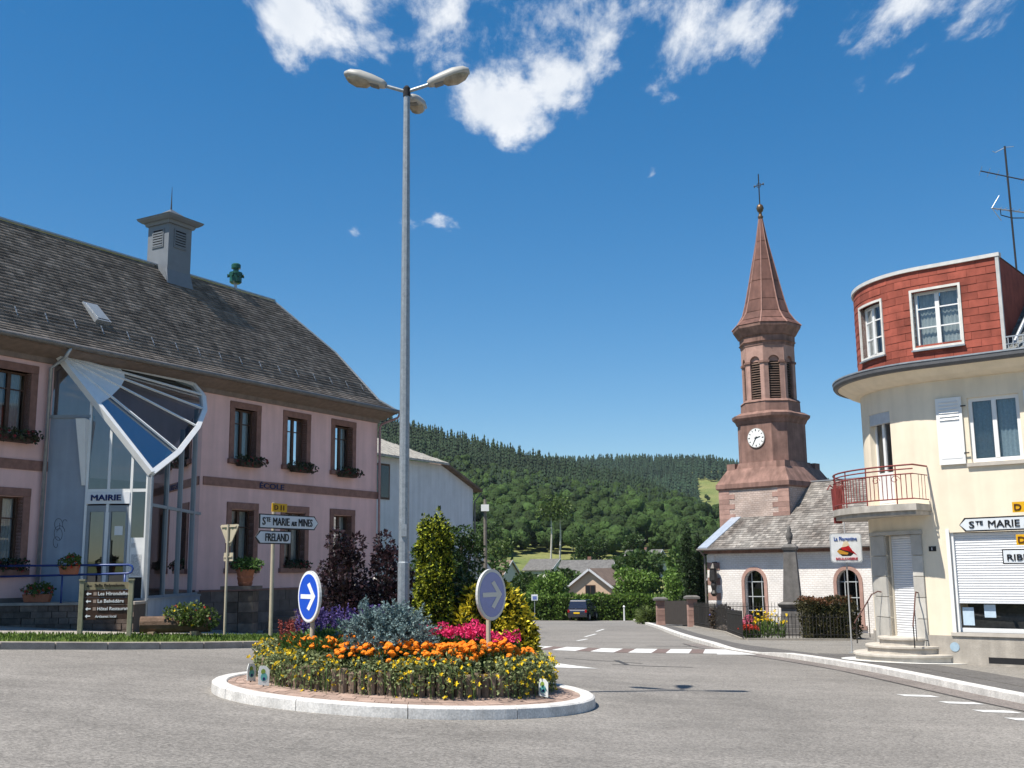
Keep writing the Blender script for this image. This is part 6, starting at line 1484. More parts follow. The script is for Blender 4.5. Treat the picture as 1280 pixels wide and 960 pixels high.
sf = MB().fbox(HF, .06, .13, .06, 2.42, -.18, -.05).fbox(HF, .13, 4.5, .06, .16, -.2, -.14).build('shop_window', PVC, house)
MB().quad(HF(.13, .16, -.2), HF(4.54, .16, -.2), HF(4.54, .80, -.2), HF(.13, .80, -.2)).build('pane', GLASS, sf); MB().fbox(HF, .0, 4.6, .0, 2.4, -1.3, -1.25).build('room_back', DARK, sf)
MB().fbox(HF, .2, 4.5, .1, .8, -.55, -.54).build('inner_blind', M('brown_blind', (.14, .12, .10), rough=.9, var=.3, scale=12), sf)
for (s, z, w, h) in ((.30, .43, .26, .42), (.80, .56, .26, .30)): MB().fbox(HF, s - w / 2, s + w / 2, z - h / 2, z + h / 2, -.195, -.19).build('notice', M('blue_paper', (.45, .56, .66), rough=.7, var=.1), sf)
MB().fbox(HF, -.02, .06, .0, 2.5, -.05, .03).build('window_jamb', PVC, house)
# entrance: stone pilasters in courses, shutter door, lintel
STP = M('pilaster_stone', (.46, .44, .40), rough=.85, var=.12, scale=3, obj=.12)
for (a, c) in ((-2.62, -1.82), (-.90, -.62)):
    for k in range(6):
        z = -.66 + k * .512; MB().fbox(HF, a, c, z, z + .495, -.1, .06, 5).build('pilaster_block', STP, house)
MB().fbox(HF, -2.64, -.60, 2.41, 2.50, -.1, .08, 8).build('lintel', STP, house)
roller(-1.80, -.92, -.08, 2.40, .16, 'door_shutter', 4)
p = MB().fbox(HF, -.46, -.28, 1.98, 2.10, .0, .012).build('house_number', BLK, house); put_text('lettering', '1', HF, -.385, 2.005, .013, SIGNW, p, h=.07, depth=.002)
# balcony
BALC = M('balcony_concrete', (.40, .37, .33), rough=.9, var=.15, scale=4, streak=.2); BR = M('red_iron', (.20, .035, .03), rough=.55, var=.2)
MB().fbox(HF, -4.3, -.32, 2.96, 3.12, 0, .90, 20).build('balcony_slab', BALC, house)
MB().fbox(HF, -4.3, -.36, 2.86, 2.96, 0, .82, 20).build('balcony_soffit', BALC, house)
def path_s(s0, s1, z, D, n): return [HF(s0 + (s1 - s0) * i / n, z, D) for i in range(n + 1)]
bal = MB().tube(path_s(-4.2, -.36, 4.06, .84, 24), .022, 6).build('balcony_railing', BR, house)
for z in (3.96, 3.84, 3.24): MB().tube(path_s(-4.2, -.36, z, .84, 24), .017, 5).build('rail', BR, bal)
MB().tube([HF(-.36, 4.06, .84), HF(-.36, 4.06, .02)], .022, 6).build('rail', BR, bal); MB().tube([HF(-.36, 3.24, .84), HF(-.36, 3.24, .02)], .014, 6).build('rail', BR, bal); MB().tube([HF(-.36, 3.84, .84), HF(-.36, 3.84, .02)], .012, 6).build('rail', BR, bal)
k = 0; s = -4.2
while s < -.35:
    big = k % 7 == 0; MB().tube([HF(s, 3.12 if big else 3.24, .84), HF(s, 4.06 if big else 3.84, .84)], .016 if big else .011, 5).build('baluster', BR, bal); s += .10; k += 1
for q in (.18, .36, .54): MB().tube([HF(-.36, 3.24, q), HF(-.36, 3.84, q)], .007, 5).build('baluster', BR, bal)
for sc_ in (-1.15, -.72):
    MB().tube([HF(sc_ + .10 * cos(t) * (1 - i / 30), 3.72 + .10 * sin(t) * (1 - i / 30), .84) for i, t in enumerate([.35 * j for j in range(22)])], .008, 4).build('scroll', BR, bal)
# red flower box hung on the balcony
o = thing('balcony_ornament', 'red iron flower stand hung on the far side of the balcony railing', 'ornament', HF(-3.3, 3.2, .9)); q = HF(-3.45, 0, .78)
MB().hexa([(q[0] - .10, q[1] - .08, 2.80), (q[0] + .08, q[1] - .08, 2.80), (q[0] + .08, q[1] + .08, 2.80), (q[0] - .10, q[1] + .08, 2.80)], [(q[0] - .13, q[1] - .1, 3.75), (q[0] + .13, q[1] - .1, 3.75), (q[0] + .13, q[1] + .1, 3.75), (q[0] - .13, q[1] + .1, 3.75)]).build('panel', BR, o)
for t in range(7):
    a = t * .9; MB().tube([(q[0], q[1], 3.7), (q[0] + .2 * cos(a), q[1] + .2 * sin(a) * .4, 3.85), (q[0] + .28 * cos(a), q[1] + .28 * sin(a) * .4, 3.72)], .012, 4).build('scroll', BR, o)
# windows upstairs
casement(house, HF, -2.28, -1.33, 3.17, 5.57, .20, PVC, 2, (), False, .07, seg=4)
MB().fbox(HF, -2.22, -1.39, 3.24, 4.02, -.19, -.14, 4).build('door_panel', PVC, house)
MB().fbox(HF, -2.30, -1.31, 5.28, 5.57, -.14, -.02, 4).build('shutter_box', M('shutter_grey', (.5, .52, .54), rough=.5), house)
casement(house, HF, .72, 1.90, 4.08, 5.65, .12, PVC, 2, (), True, .09, cmat=M('blue_curtain', (.34, .40, .44), rough=.9, var=.15, scale=20))
casement(house, HF, 3.2, 4.4, 4.08, 5.65, .12, PVC, 2, (), True, .09); casement(house, HF, -7.2, -6.2, 4.0, 5.6, .12, PVC, 2, (), True)
MB().fbox(HF, .62, 2.0, 3.98, 4.07, -.05, .07).build('sill', M('sill_stone', (.46, .42, .37)), house)
def shutter(s0, s1):
    b = MB().fbox(HF, s0, s1, 4.06, 5.70, .03, .06); root = b.build('shutter', PVC, house)
    for (z0, z1) in ((4.2, 5.0), ): MB().fbox(HF, s0 + .07, s1 - .07, z0, z1, .06, .066).build('panel', PVC, root)
    z = 5.15
    while z < 5.6: MB().hexa([HF(s0 + .08, z, .06), HF(s1 - .08, z, .06), HF(s1 - .08, z, .085), HF(s0 + .08, z, .085)], [HF(s0 + .08, z + .05, .06), HF(s1 - .08, z + .05, .06), HF(s1 - .08, z + .035, .066), HF(s0 + .08, z + .035, .066)]).build('slat', PVC, root); z += .085
    for z in (4.3, 5.45): MB().fbox(HF, s1 - .02, s1 + .10, z, z + .03, .055, .075).build('hinge', IRON, root)
shutter(-.02, .60); shutter(2.02, 2.64)
# eaves: curved soffit and gutter
def band(name, prof, s0, s1, n, mt, par, smooth=False):
    b = MB(); m_ = len(prof)
    for i in range(n + 1):
        a = s0 + (s1 - s0) * i / n; b.v += [HF(a, z, D) for (D, z) in prof]
    for i in range(n):
        for j in range(m_): b.f.append((i * m_ + j, i * m_ + (j + 1) % m_, (i + 1) * m_ + (j + 1) % m_, (i + 1) * m_ + j))
    b.f.append(tuple(range(m_))); b.f.append(tuple(n * m_ + j for j in range(m_ - 1, -1, -1))); return b.build(name, mt, par, smooth=smooth)
band('soffit', [(-.02, 6.15), (.12, 6.17), (.30, 6.25), (.50, 6.38), (.60, 6.44), (.60, 6.50), (-.02, 6.50)], SL, SR, 70, CREAM, house)
band('gutter', [(.58, 6.40), (.66, 6.41), (.70, 6.47), (.70, 6.56), (.62, 6.585), (.56, 6.56)], SL, SR, 70, M('dark_gutter', (.11, .11, .115), rough=.5, metal=.2), house)
band('gutter_lip', [(.69, 6.565), (.715, 6.565), (.715, 6.60), (.69, 6.60)], SL, SR, 70, ZINC, house)
band('apron_roof', [(.64, 6.58), (.02, 6.72), (-.2, 6.72), (-.2, 6.5), (.60, 6.5)], SL, SR, 70, M('apron_slate', (.11, .10, .095), rough=.8, var=.3, scale=5), house)
# attic storey clad in red shingles
RSH = M('red_shingle', (.27, .068, .046), rough=.9, var=.28, scale=2.2, obj=.2, speck=.1, streak=.12)
attic = MB(); AH = [(-2.36, -1.36, 7.10, 8.48), (-.41, .73, 7.05, 8.49)]
wall_holes(attic, HF, -6.5, 1.69, 6.68, 9.06, AH, .25, .2)
e0, e1 = HF(1.69, 0, -.01), HF(1.69, 0, -4.0)
attic.quad(HF(1.69, 6.68), HF(1.69, 6.68, -5), HF(1.69, 9.06, -5), HF(1.69, 9.06)); attic.quad(HF(-6.5, 6.68), HF(-6.5, 9.06), HF(1.69, 9.06, -5), HF(1.69, 6.68, -5))
at = attic.build('attic', RSH, house, recalc=False)
rs_ = random.Random(9); rowh = .20; nrow = 12
for k in range(nrow):
    z0 = 6.69 + k * rowh * .985; z1 = z0 + rowh + .02; s = -6.4 + (.22 if k % 2 else 0)
    while s < 1.68:
        e = min(s + .46, 1.685)
        inhole = [h for h in AH if h[2] - .01 < (z0 + z1) / 2 < h[3] + .01]
        segs = [(s, e)]
        for h in inhole:
            ns = []
            for (a, c) in segs:
                if c <= h[0] - .02 or a >= h[1] + .02: ns.append((a, c))
                else:
                    if a < h[0] - .02: ns.append((a, h[0] - .02))
                    if c > h[1] + .02: ns.append((h[1] + .02, c))
            segs = ns
        for (a, c) in segs:
            if c - a > .04:
                b = MB(); lo = .011 + rs_.uniform(0, .008); n_ = 2 if a < -.15 else 1; zt = min(z1, 9.05)
                for i in range(n_):
                    p, q = a + .003 + (c - a - .006) * i / n_, a + .003 + (c - a - .006) * (i + 1) / n_
                    b.hexa([HF(p, z0, .002), HF(q, z0, .002), HF(q, z0, lo), HF(p, z0, lo)], [HF(p, zt, .0005), HF(q, zt, .0005), HF(q, zt, .005), HF(p, zt, .005)])
                b.build('shingle', RSH, at)
        s += .46
for (s0, s1, z0, z1) in AH:
    b = MB().fbox(HF, s0 - .06, s0, z0 - .06, z1 + .06, -.24, .045).fbox(HF, s1, s1 + .06, z0 - .06, z1 + .06, -.24, .045).fbox(HF, s0, s1, z1, z1 + .06, -.24, .045, 4).fbox(HF, s0, s1, z0 - .06, z0, -.24, .045, 4)
    sur = b.build('window_surround', M('weathered_white', (.60, .59, .55), rough=.7, var=.14, scale=6), at); MB().fbox(HF, s0 - .08, s1 + .08, z0 - .10, z0 - .06, -.05, .09, 4).build('sill', ZINC, sur)
    casement(house, HF, s0, s1, z0, z1, .17, PVC, 2, (.36, .70), True, .07, seg=3)
band('attic_coping', [(.06, 9.04), (.06, 9.13), (-.15, 9.15), (-.15, 9.04)], -6.5, 1.76, 44, M('coping_zinc', (.55, .54, .52), rough=.5, var=.12), at)
MB().fbox(HF, 1.66, 1.74, 6.7, 9.06, -.03, .045).build('corner_board', M('corner_grey', (.45, .45, .44), rough=.6), at)
MB().quad(HF(1.7, 9.10, -.1), HF(1.7, 9.10, -5), HF(-2.2, 9.10, -1.0), HF(-1.2, 9.10, -.15)).build('flat_roof', ZINCD, at)
# main slate roof right of the attic
def hr(D): return 6.7 + (.05 - D) * .66
rb = MB(); rb.quad(HF(1.7, hr(.05), .05), HF(SR, hr(.05), .05), HF(SR, hr(-4), -4), HF(1.2, hr(-4), -4)); rb.quad(HF(SR, hr(-4), -4), HF(1.2, hr(-4), -4), HF(1.2, hr(0), -8), HF(SR, hr(0), -8)); rb.quad(HF(-2, 9.0, -4.6), HF(1.2, hr(-4), -4), HF(1.2, hr(0), -8))
hroof = rb.build('roof', SLATE_B, house, recalc=False); LH = hypot(4.05, 2.67)
def hrm(s, t, h): D = -4 + 4.05 * t / LH; return HF(s, hr(D) + h * .83 + .005, D + h * .55)
slates(hrm, LH, 28, lambda t: 1.2 + .5 * t / LH, lambda t: SR, .26, M('grey_slate', (.15, .155, .15), rough=.8, var=.3, scale=2, island=.3), 'slates', hroof, random.Random(12))
gd = MB().beam(HF(1.8, 6.98, .25), HF(SR, 6.98, .25), .03, .03).build('snow_guard', ZINC, hroof); s = 1.85
MB().beam(HF(1.8, 6.80, .27), HF(SR, 6.80, .27), .02, .02).build('rail', ZINC, gd)
while s < 5: MB().beam(HF(s, 6.70, .27), HF(s, 6.98, .25), .018).build('bar', ZINC, gd); s += .11
MB().tube([HF(1.95, 6.8, .2), HF(2.1, 7.4, -.3), HF(2.35, 8.3, -1.1)], .045, 8).build('waste_pipe', ZINC, hroof)
# aerial
ax_, ay_ = 13.06, 27.0
aer = thing('television_aerial', 'tall rooftop television aerial mast with crossed antenna arms', 'antenna', (ax_, ay_, 7.7))
sc_ = lambda d, z: (ax_ + d, ay_ - d * .6, z)
MB().tube([(ax_, ay_, 7.6), (ax_ - .02, ay_, 12.50)], .026, 8).build('mast', IRON, aer)
b1 = MB().tube([(ax_ - .62, ay_ + .2, 11.90), (ax_ + .9, ay_ - .3, 11.30)], .016, 6).build('boom', IRON, aer)
for t in (0, .12, .25, .4, .62, .85, 1.0):
    p = V3((ax_ - .62, ay_ + .2, 11.90)).lerp(V3((ax_ + .9, ay_ - .3, 11.30)), t); d = V3((.30, .9, .06)).normalized() * (.42 - .12 * t); MB().tube([p - d, p + d], .006, 5).build('element', ZINC, b1)
b2 = MB().tube([(ax_ - .55, ay_ - .1, 10.77), (ax_ + .8, ay_ + .25, 10.71)], .018, 6).build('boom', ZINC, aer)
MB().tube([(ax_ - .3, ay_ - .04, 10.75), (ax_ - .3, ay_ - .04, 10.60), (ax_, ay_, 10.53), (ax_ + .45, ay_ + .13, 10.57), (ax_ + .5, ay_ + .15, 10.73)], .014, 6).build('stay', IRON, aer)
for (q, z) in ((.22, .34), (.22, -.34)): MB().tube([(ax_ - .55, ay_ - .1, 10.77), (ax_ - .55 + q, ay_ - .1, 10.77 + z)], .010, 5).build('reflector', ZINC, b2)
for t in (-.35, -.2, 0, .2, .4): MB().tube([(ax_ + t, ay_ + t * .26 - .15, 10.75), (ax_ + t, ay_ + t * .26 + .15, 10.75)], .007, 5).build('element', ZINC, b2)
MB().tube([(ax_ - .35, ay_, 12.37), (ax_ - .28, ay_, 12.33), (ax_, ay_, 12.47), (ax_ + .22, ay_, 12.49)], .009, 5).build('top_dipole', ZINC, aer)
# semicircular entrance steps
STEP = M('step_stone', (.47, .43, .375), rough=.88, var=.14, scale=4, bump=.2, bscale=40, streak=.12)
steps = thing('entrance_steps', 'three rounded stone steps up to the shuttered corner door', 'steps', HF(-1.36, -.7, .3)); sc0 = V3(HF(-1.40, 0, .0)); nn = V3(HF(-1.40, 0, 1.0)) - sc0
th0 = atan2(nn.y, nn.x)
for (r_, z0, z1) in ((1.32, -.98, -.47), (1.02, -.6, -.285), (.72, -.4, -.10)):
    b = MB(); n = 24
    def arc(q, z): return [(sc0.x - nn.x * .15 + q * cos(th0 + radians(-97 + 194 * i / n)), sc0.y - nn.y * .15 + q * sin(th0 + radians(-97 + 194 * i / n)), z) for i in range(n + 1)]
    b.hexa(arc(r_ - .05, z0), arc(r_ - .05, z1 - .06)); st = b.build('step', STEP, steps)
    MB().hexa(arc(r_, z1 - .06), arc(r_, z1)).build('tread', STEP, st, bevel=.012)
V = []; F = []
for i in range(31):
    a = th0 + radians(-100 + 200 * i / 30)
    for q in (1.20, 1.62):
        x, y = sc0.x - nn.x * .15 + q * cos(a), sc0.y - nn.y * .15 + q * sin(a); V.append((x, y, g(x, y) + .127))
for i in range(30): F.append((2 * i, 2 * i + 1, 2 * i + 3, 2 * i + 2))
struct(np_mesh('painted_step_border', V, F, WPAINT))
# step handrails
for (s, sg) in ((-2.05, -1), (-.78, 1)):
    o = thing('step_railing', 'thin curved iron handrail on the %s of the corner steps' % ('street lamp-less church side' if sg < 0 else 'shop window side'), 'handrail', HF(s, -.5, .3))
    o['label'] = 'thin curved iron handrail of the corner steps on the church side' if sg < 0 else 'thin curved iron handrail of the corner steps on the shop window side'
    MB().tube([HF(s, .98, .08), HF(s, 1.0, .18), HF(s + sg * .06, .92, .32), HF(s + sg * .12, .58, .52), HF(s + sg * .17, .28, .72), HF(s + sg * .18, .2, .76)], .018, 7).build('rail', M('rust_rail', (.12, .06, .05), rough=.5), o)
    MB().tube([HF(s + sg * .17, .28, .72), HF(s + sg * .17, -.3, .72)], .015, 6).build('post', IRON, o); MB().tube([HF(s + sg * .08, .74, .42), HF(s + sg * .08, -.15, .42)], .012, 6).build('post', IRON, o)
# neighbouring roofs behind the balcony: chimney and dish
nb = thing('neighbour_house', 'house behind the corner with low roof, red chimney and satellite dish', 'house', (17.5, 40, -1.2)); NBF = Fac((14.3, 41.5), (.7071, -.7071), (-.7071, -.7071))
MB().fbox(NBF, 2.0, 9, -1.6, 4.0, -5, 0).build('wall', M('neighbour_wall', (.5, .46, .42), rough=.9), nb)
MB().hexa([NBF(1.6, 4.0, .4), NBF(9, 4.0, .4), NBF(9, 4.0, -5.4), NBF(1.6, 4.0, -5.4)], [NBF(1.6, 5.2, -2.4), NBF(9, 5.2, -2.4), NBF(9, 5.2, -2.6), NBF(1.6, 5.2, -2.6)]).build('roof', SLATE, nb)
# ================================================================== BEYOND THE CROSSING
def simple_house(name, label, x, y, w, d, he, hr_, rz, wall, roof, zb=None, wins=(), over=.35, group=None, chim=False):
    """gabled house: width w along the gable wall (local x), ridge along local y"""
    z = T(x, y) if zb is None else zb; o = thing(name, label, 'house', (x, y, z), group); c, s_ = cos(rz), sin(rz)
    P = lambda a, b_, h: (x + a * c - b_ * s_, y + a * s_ + b_ * c, z + h)
    b = MB(); b.hexa([P(-w / 2, 0, -.8), P(w / 2, 0, -.8), P(w / 2, d, -.8), P(-w / 2, d, -.8)], [P(-w / 2, 0, he), P(w / 2, 0, he), P(w / 2, d, he), P(-w / 2, d, he)])
    b.hexa([P(-w / 2, 0, he), P(w / 2, 0, he), P(0, 0, hr_)], [P(-w / 2, d, he), P(w / 2, d, he), P(0, d, hr_)]); b.build('wall', wall, o)
    sl = (hr_ - he) / (w / 2); rf = []
    for sg in (-1, 1):
        e = sg * (w / 2 + over); ze = he - over * sl
        r_ = MB().hexa([P(0, -over, hr_), P(e, -over, ze), P(e, d + over, ze), P(0, d + over, hr_)], [P(0, -over, hr_ + .14), P(e, -over, ze + .14), P(e, d + over, ze + .14), P(0, d + over, hr_ + .14)]).build('roof', roof, o); rf.append(r_)
        MB().beam(P(0, -over - .02, hr_ + .03), P(e, -over - .02, ze + .03), .05, .2).build('verge_board', M('pale_verge', (.55, .55, .56), rough=.6), r_)
    for (a, h0, ww, hh) in wins:
        f = MB().hexa([P(a - ww / 2 - .06, -.04, h0 - .06), P(a + ww / 2 + .06, -.04, h0 - .06), P(a + ww / 2 + .06, .05, h0 - .06), P(a - ww / 2 - .06, .05, h0 - .06)], [P(a - ww / 2 - .06, -.04, h0 + hh + .06), P(a + ww / 2 + .06, -.04, h0 + hh + .06), P(a + ww / 2 + .06, .05, h0 + hh + .06), P(a - ww / 2 - .06, .05, h0 + hh + .06)]).build('window', WOODD, o)
        MB().quad(P(a - ww / 2, -.05, h0), P(a - .03, -.05, h0), P(a - .03, -.05, h0 + hh), P(a - ww / 2, -.05, h0 + hh)).build('pane', M('dark_pane', (.02, .022, .025), rough=.1, spec=.6), f); MB().quad(P(a + .03, -.05, h0), P(a + ww / 2, -.05, h0), P(a + ww / 2, -.05, h0 + hh), P(a + .03, -.05, h0 + hh)).build('pane', MATS['dark_pane'], f)
    if chim: MB().box(P(w * .15, d * .5, hr_ + .1), (.5, .5, 1.0), rz).build('chimney', M('chimney_brick', (.22, .12, .09), rough=.9), rf[1])
    return o
ROOFB = M('brown_tile', (.17, .12, .09), rough=.85, var=.25, scale=2, streak=.2); ROOFG = M('grey_tile', (.13, .125, .12), rough=.8, var=.2, scale=2, streak=.2)
PEACH = M('peach_render', (.52, .38, .27), rough=.9, var=.08); OFFW = M('offwhite_render', (.58, .56, .52), rough=.9, var=.08)
simple_house('gable_house', 'peach rendered gabled house with dark window rising above the far hedge', 7.45, 108, 5.4, 9, 2.9, 4.95, -.32, PEACH, ROOFB, g(7.4, 108) - .2, ((0.05, 2.05, .9, 1.35),))
simple_house('long_house', 'long low house with grey roof behind the peach gabled house', 13.6, 150, 5.5, 7.0, 4.0, 5.6, 1.25, OFFW, ROOFG, -2.9, ((-1.2, 1.2, .9, 1.2), (1.4, 1.2, .9, 1.2)), chim=True)
simple_house('hillside_house', 'small house with pale grey roof among trees on the meadow slope', 28.0, 208, 5.5, 7, 3.0, 5.2, 1.0, OFFW, ROOFG, None, ((0, .8, 1, 1.2),), chim=True)
simple_house('hillside_house', 'house with brown roof below the woodland edge near the utility pole', -.5, 165, 6.5, 9, 2.8, 5.2, 1.1, OFFW, ROOFB, None, ((0, .8, 1, 1.2),))
simple_house('hillside_house', 'small grey roofed cottage half hidden by meadow trees', 8.0, 195, 4.5, 6, 2.3, 4.0, .9, OFFW, ROOFG, None, ((0, .8, .8, 1.0),))
simple_house('near_house', 'house with steep brown roof and white verge behind the golden shrub', -3.6, 70, 5.4, 8, 2.9, 6.0, .55, OFFW, ROOFB, g(-3.6, 70) - .1, ((0, 1.2, .9, 1.2),))
simple_house('brick_house', 'red brick house glimpsed between dark cypress and church corner', 15.4, 74, 5.5, 8, 3.3, 6.0, -.9, brickmat('orange_brick', (.42, .16, .09), (.36, .13, .08), (.4, .3, .25), 1.4), ROOFB, g(15, 74) - .2, ((0, 1.0, .9, 1.2),))
# white building beside the town hall
WBF = Fac((-2.3, 62), (.501, .8654), (.8654, -.501)); GREYW = M('greyish_white_render', (.62, .63, .65), rough=.9, var=.07, scale=1.2, streak=.08)
wb = thing('white_building', 'plain white rendered building with sloping roof beside the pink one', 'building', (-4.5, 58, -1.2))
outl = [(-11, -2), (0, -2), (0, 6.2), (-3.3, 7.35), (-11, 7.35)]
MB().hexa([WBF(a, z, 0) for a, z in outl], [WBF(a, z, -7) for a, z in outl]).build('wall', GREYW, wb)
RT = M('pale_roof_sheet', (.36, .34, .30), rough=.7, var=.18, scale=3, streak=.2)
r1 = MB().hexa([WBF(-11.3, 7.30, .5), WBF(-3.2, 7.30, .5), WBF(-6.4, 8.9, -3), WBF(-11.3, 8.9, -3)], [WBF(-11.3, 7.42, .5), WBF(-3.2, 7.42, .5), WBF(-6.4, 9.02, -3), WBF(-11.3, 9.02, -3)]).build('roof', RT, wb)
for k in range(16):
    s = -11.2 + k * .5; e = max(min(1.0, (-3.2 - s) / 3.2), .05) if s > -6.4 else 1.0; MB().beam(WBF(s, 7.44, .48), WBF(s, 7.44 + 1.6 * e, .48 - 3.5 * e), .035, .035).build('seam', RT, r1)
MB().hexa([WBF(-3.3, 7.36, .35), WBF(.5, 6.04, .35), WBF(.5, 6.04, -7.3), WBF(-3.3, 7.36, -7.3)], [WBF(-3.3, 7.5, .35), WBF(.5, 6.18, .35), WBF(.5, 6.18, -7.3), WBF(-3.3, 7.5, -7.3)]).build('side_roof', ROOFB, wb)
MB().tube([WBF(.45, 6.0, .3), WBF(.05, 5.5, .08), WBF(.05, -1, .08)], .05, 8).build('downpipe', ZINCD, wb)
wn = MB().fbox(WBF, -9.6, -8.0, 5.2, 7.0, -.02, .04).build('window', WOODD, wb); MB().quad(WBF(-9.5, 5.3, .045), WBF(-8.85, 5.3, .045), WBF(-8.85, 6.9, .045), WBF(-9.5, 6.9, .045)).build('pane', MATS['dark_pane'], wn); MB().quad(WBF(-8.75, 5.3, .045), WBF(-8.1, 5.3, .045), WBF(-8.1, 6.9, .045), WBF(-8.75, 6.9, .045)).build('pane', MATS['dark_pane'], wn)
# utility pole
up_ = thing('utility_pole', 'slender pole with a white box near its top beyond the shrubs', 'pole', (-1.3, 50, g(-1.3, 50))); MB().tube([(-1.3, 50, g(-1.3, 50) - .1), (-1.3, 50, 4.85)], [.10, .07], 8).build('pole', M('pole_wood', (.17, .15, .13), rough=.9, var=.25), up_)
MB().box((-1.3, 49.88, 4.45), (.36, .16, .30)).build('box', WHITE, up_); MB().tube([(-1.3, 50, 4.8), (-1.32, 50, 5.05)], .03, 6).build('insulator', IRON, up_)
# far hedge with parked vehicle
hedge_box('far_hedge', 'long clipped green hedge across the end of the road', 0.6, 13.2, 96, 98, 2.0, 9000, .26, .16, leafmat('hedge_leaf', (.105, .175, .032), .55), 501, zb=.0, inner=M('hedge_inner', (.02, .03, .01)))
r = r_np(77); k = 500; P = np.stack([r.uniform(.6, 13, k), r.uniform(96, 98, k), np.zeros(k)], 1); P[:, 2] = [g(a, 97) + 1.95 for a in P[:, 0]]
hd = [o for o in bpy.data.objects if o.name.startswith('far_hedge')][0]
np_mesh('young_shoots', *leaf_np(P, unit(np.stack([r.normal(0, .2, k), r.normal(0, .2, k), np.ones(k)], 1)), r.uniform(.2, .5, k), .12, r), leafmat('hedge_shoot', (.12, .19, .03), .4), hd)
def car(x, y, rz, label):
    z = g(x, y); o = thing('parked_car', label, 'car', (x, y, z)); c, s_ = cos(rz), sin(rz); P = lambda a, b_, h: (x + a * c - b_ * s_, y + a * s_ + b_ * c, z + h)
    paint = M('dark_car_paint', (.012, .014, .03), rough=.25, var=.05, spec=.6, coat=.6); gl = M('car_glass', (.03, .035, .045), rough=.05, spec=.8)
    def ring_(w0, w1, l): return None
    b = MB(); hw_ = .80; prof = [(0, .35), (0, .72), (.06, .90), (.14, .96), (.20, 1.0), (3.0, 1.0), (3.9, .92), (4.15, .80), (4.2, .45), (4.1, .30), (.1, .30)]
    b.hexa([P(-hw_, a, h) for a, h in prof], [P(hw_, a, h) for a, h in prof]); b.build('body', paint, o, bevel=.04)
    cab = [(.16, 1.0), (.34, 1.66), (.5, 1.72), (2.3, 1.70), (3.05, 1.0)]; MB().hexa([P(-.80, a, h) if h < 1.2 else P(-.68, a, h) for a, h in cab], [P(.80, a, h) if h < 1.2 else P(.68, a, h) for a, h in cab]).build('cabin', paint, o, bevel=.03)
    MB().quad(P(-.66, .19, 1.06), P(.66, .19, 1.06), P(.60, .32, 1.58), P(-.60, .32, 1.58)).build('rear_window', gl, o)
    for sg in (-1, 1):
        MB().quad(P(sg * .805, .55, 1.08), P(sg * .805, 1.5, 1.08), P(sg * .705, 1.45, 1.60), P(sg * .705, .65, 1.60)).build('side_window', gl, o); MB().quad(P(sg * .805, 1.6, 1.08), P(sg * .805, 2.75, 1.08), P(sg * .705, 2.25, 1.60), P(sg * .705, 1.55, 1.60)).build('side_window', gl, o)
        MB().box(P(sg * .74, -.01, .82), (.16, .06, .22), rz).build('tail_light', M('tail_red', (.30, .01, .01), rough=.3), o); MB().box(P(sg * .95, 2.45, 1.08), (.18, .1, .14), rz).build('mirror', paint, o)
        for yy in (.78, 3.35):
            w = MB().tube([P(sg * .70, yy, .33), P(sg * .89, yy, .33)], .33, 18).build('wheel', M('tyre', (.02, .02, .02), rough=.9), o); MB().tube([P(sg * .892, yy, .33), P(sg * .90, yy, .33)], .19, 12).build('rim', ZINC, w)
    MB().box(P(0, -.03, .42), (1.6, .1, .16), rz).build('bumper', M('bumper_black', (.025, .025, .027), rough=.6), o); MB().box(P(-.05, -.02, .66), (.52, .03, .13), rz).build('number_plate', M('plate_yellow', (.70, .45, .02), rough=.4), o)
car(5.25, 92.2, -.3, 'dark parked car with yellow number plate in front of the far hedge')
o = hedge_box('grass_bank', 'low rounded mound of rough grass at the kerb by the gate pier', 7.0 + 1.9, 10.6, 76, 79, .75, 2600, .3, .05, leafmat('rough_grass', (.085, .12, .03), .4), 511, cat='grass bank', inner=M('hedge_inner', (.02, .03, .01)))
o = thing('white_marker', 'small white marker post in front of the far hedge', 'post', (9.4, 94.5, g(9.4, 94.5))); MB().tube([(9.4, 94.5, g(9.4, 94.5)), (9.4, 94.5, g(9.4, 94.5) + 1.1)], [.07, .05], 8).build('shaft', WHITE, o); MB().lathe([(.06, 0), (.11, .08), (.05, .2)], 8, (9.4, 94.5, g(9.4, 94.5) + 1.08)).build('head', WHITE, o)
o = thing('blue_plate_sign', 'small blue and white plate on a post beside the hedge', 'sign', (1.75, 94.8, g(1.75, 94.8))); MB().tube([(1.75, 94.8, g(1.75, 94.8)), (1.75, 94.8, -.45)], .03, 6).build('post', ZINC, o); MB().box((1.75, 94.75, -.75), (.55, .03, .5)).build('plate', SIGNW, o); MB().box((1.75, 94.73, -.78), (.36, .02, .28)).build('face', BLUE2, o)
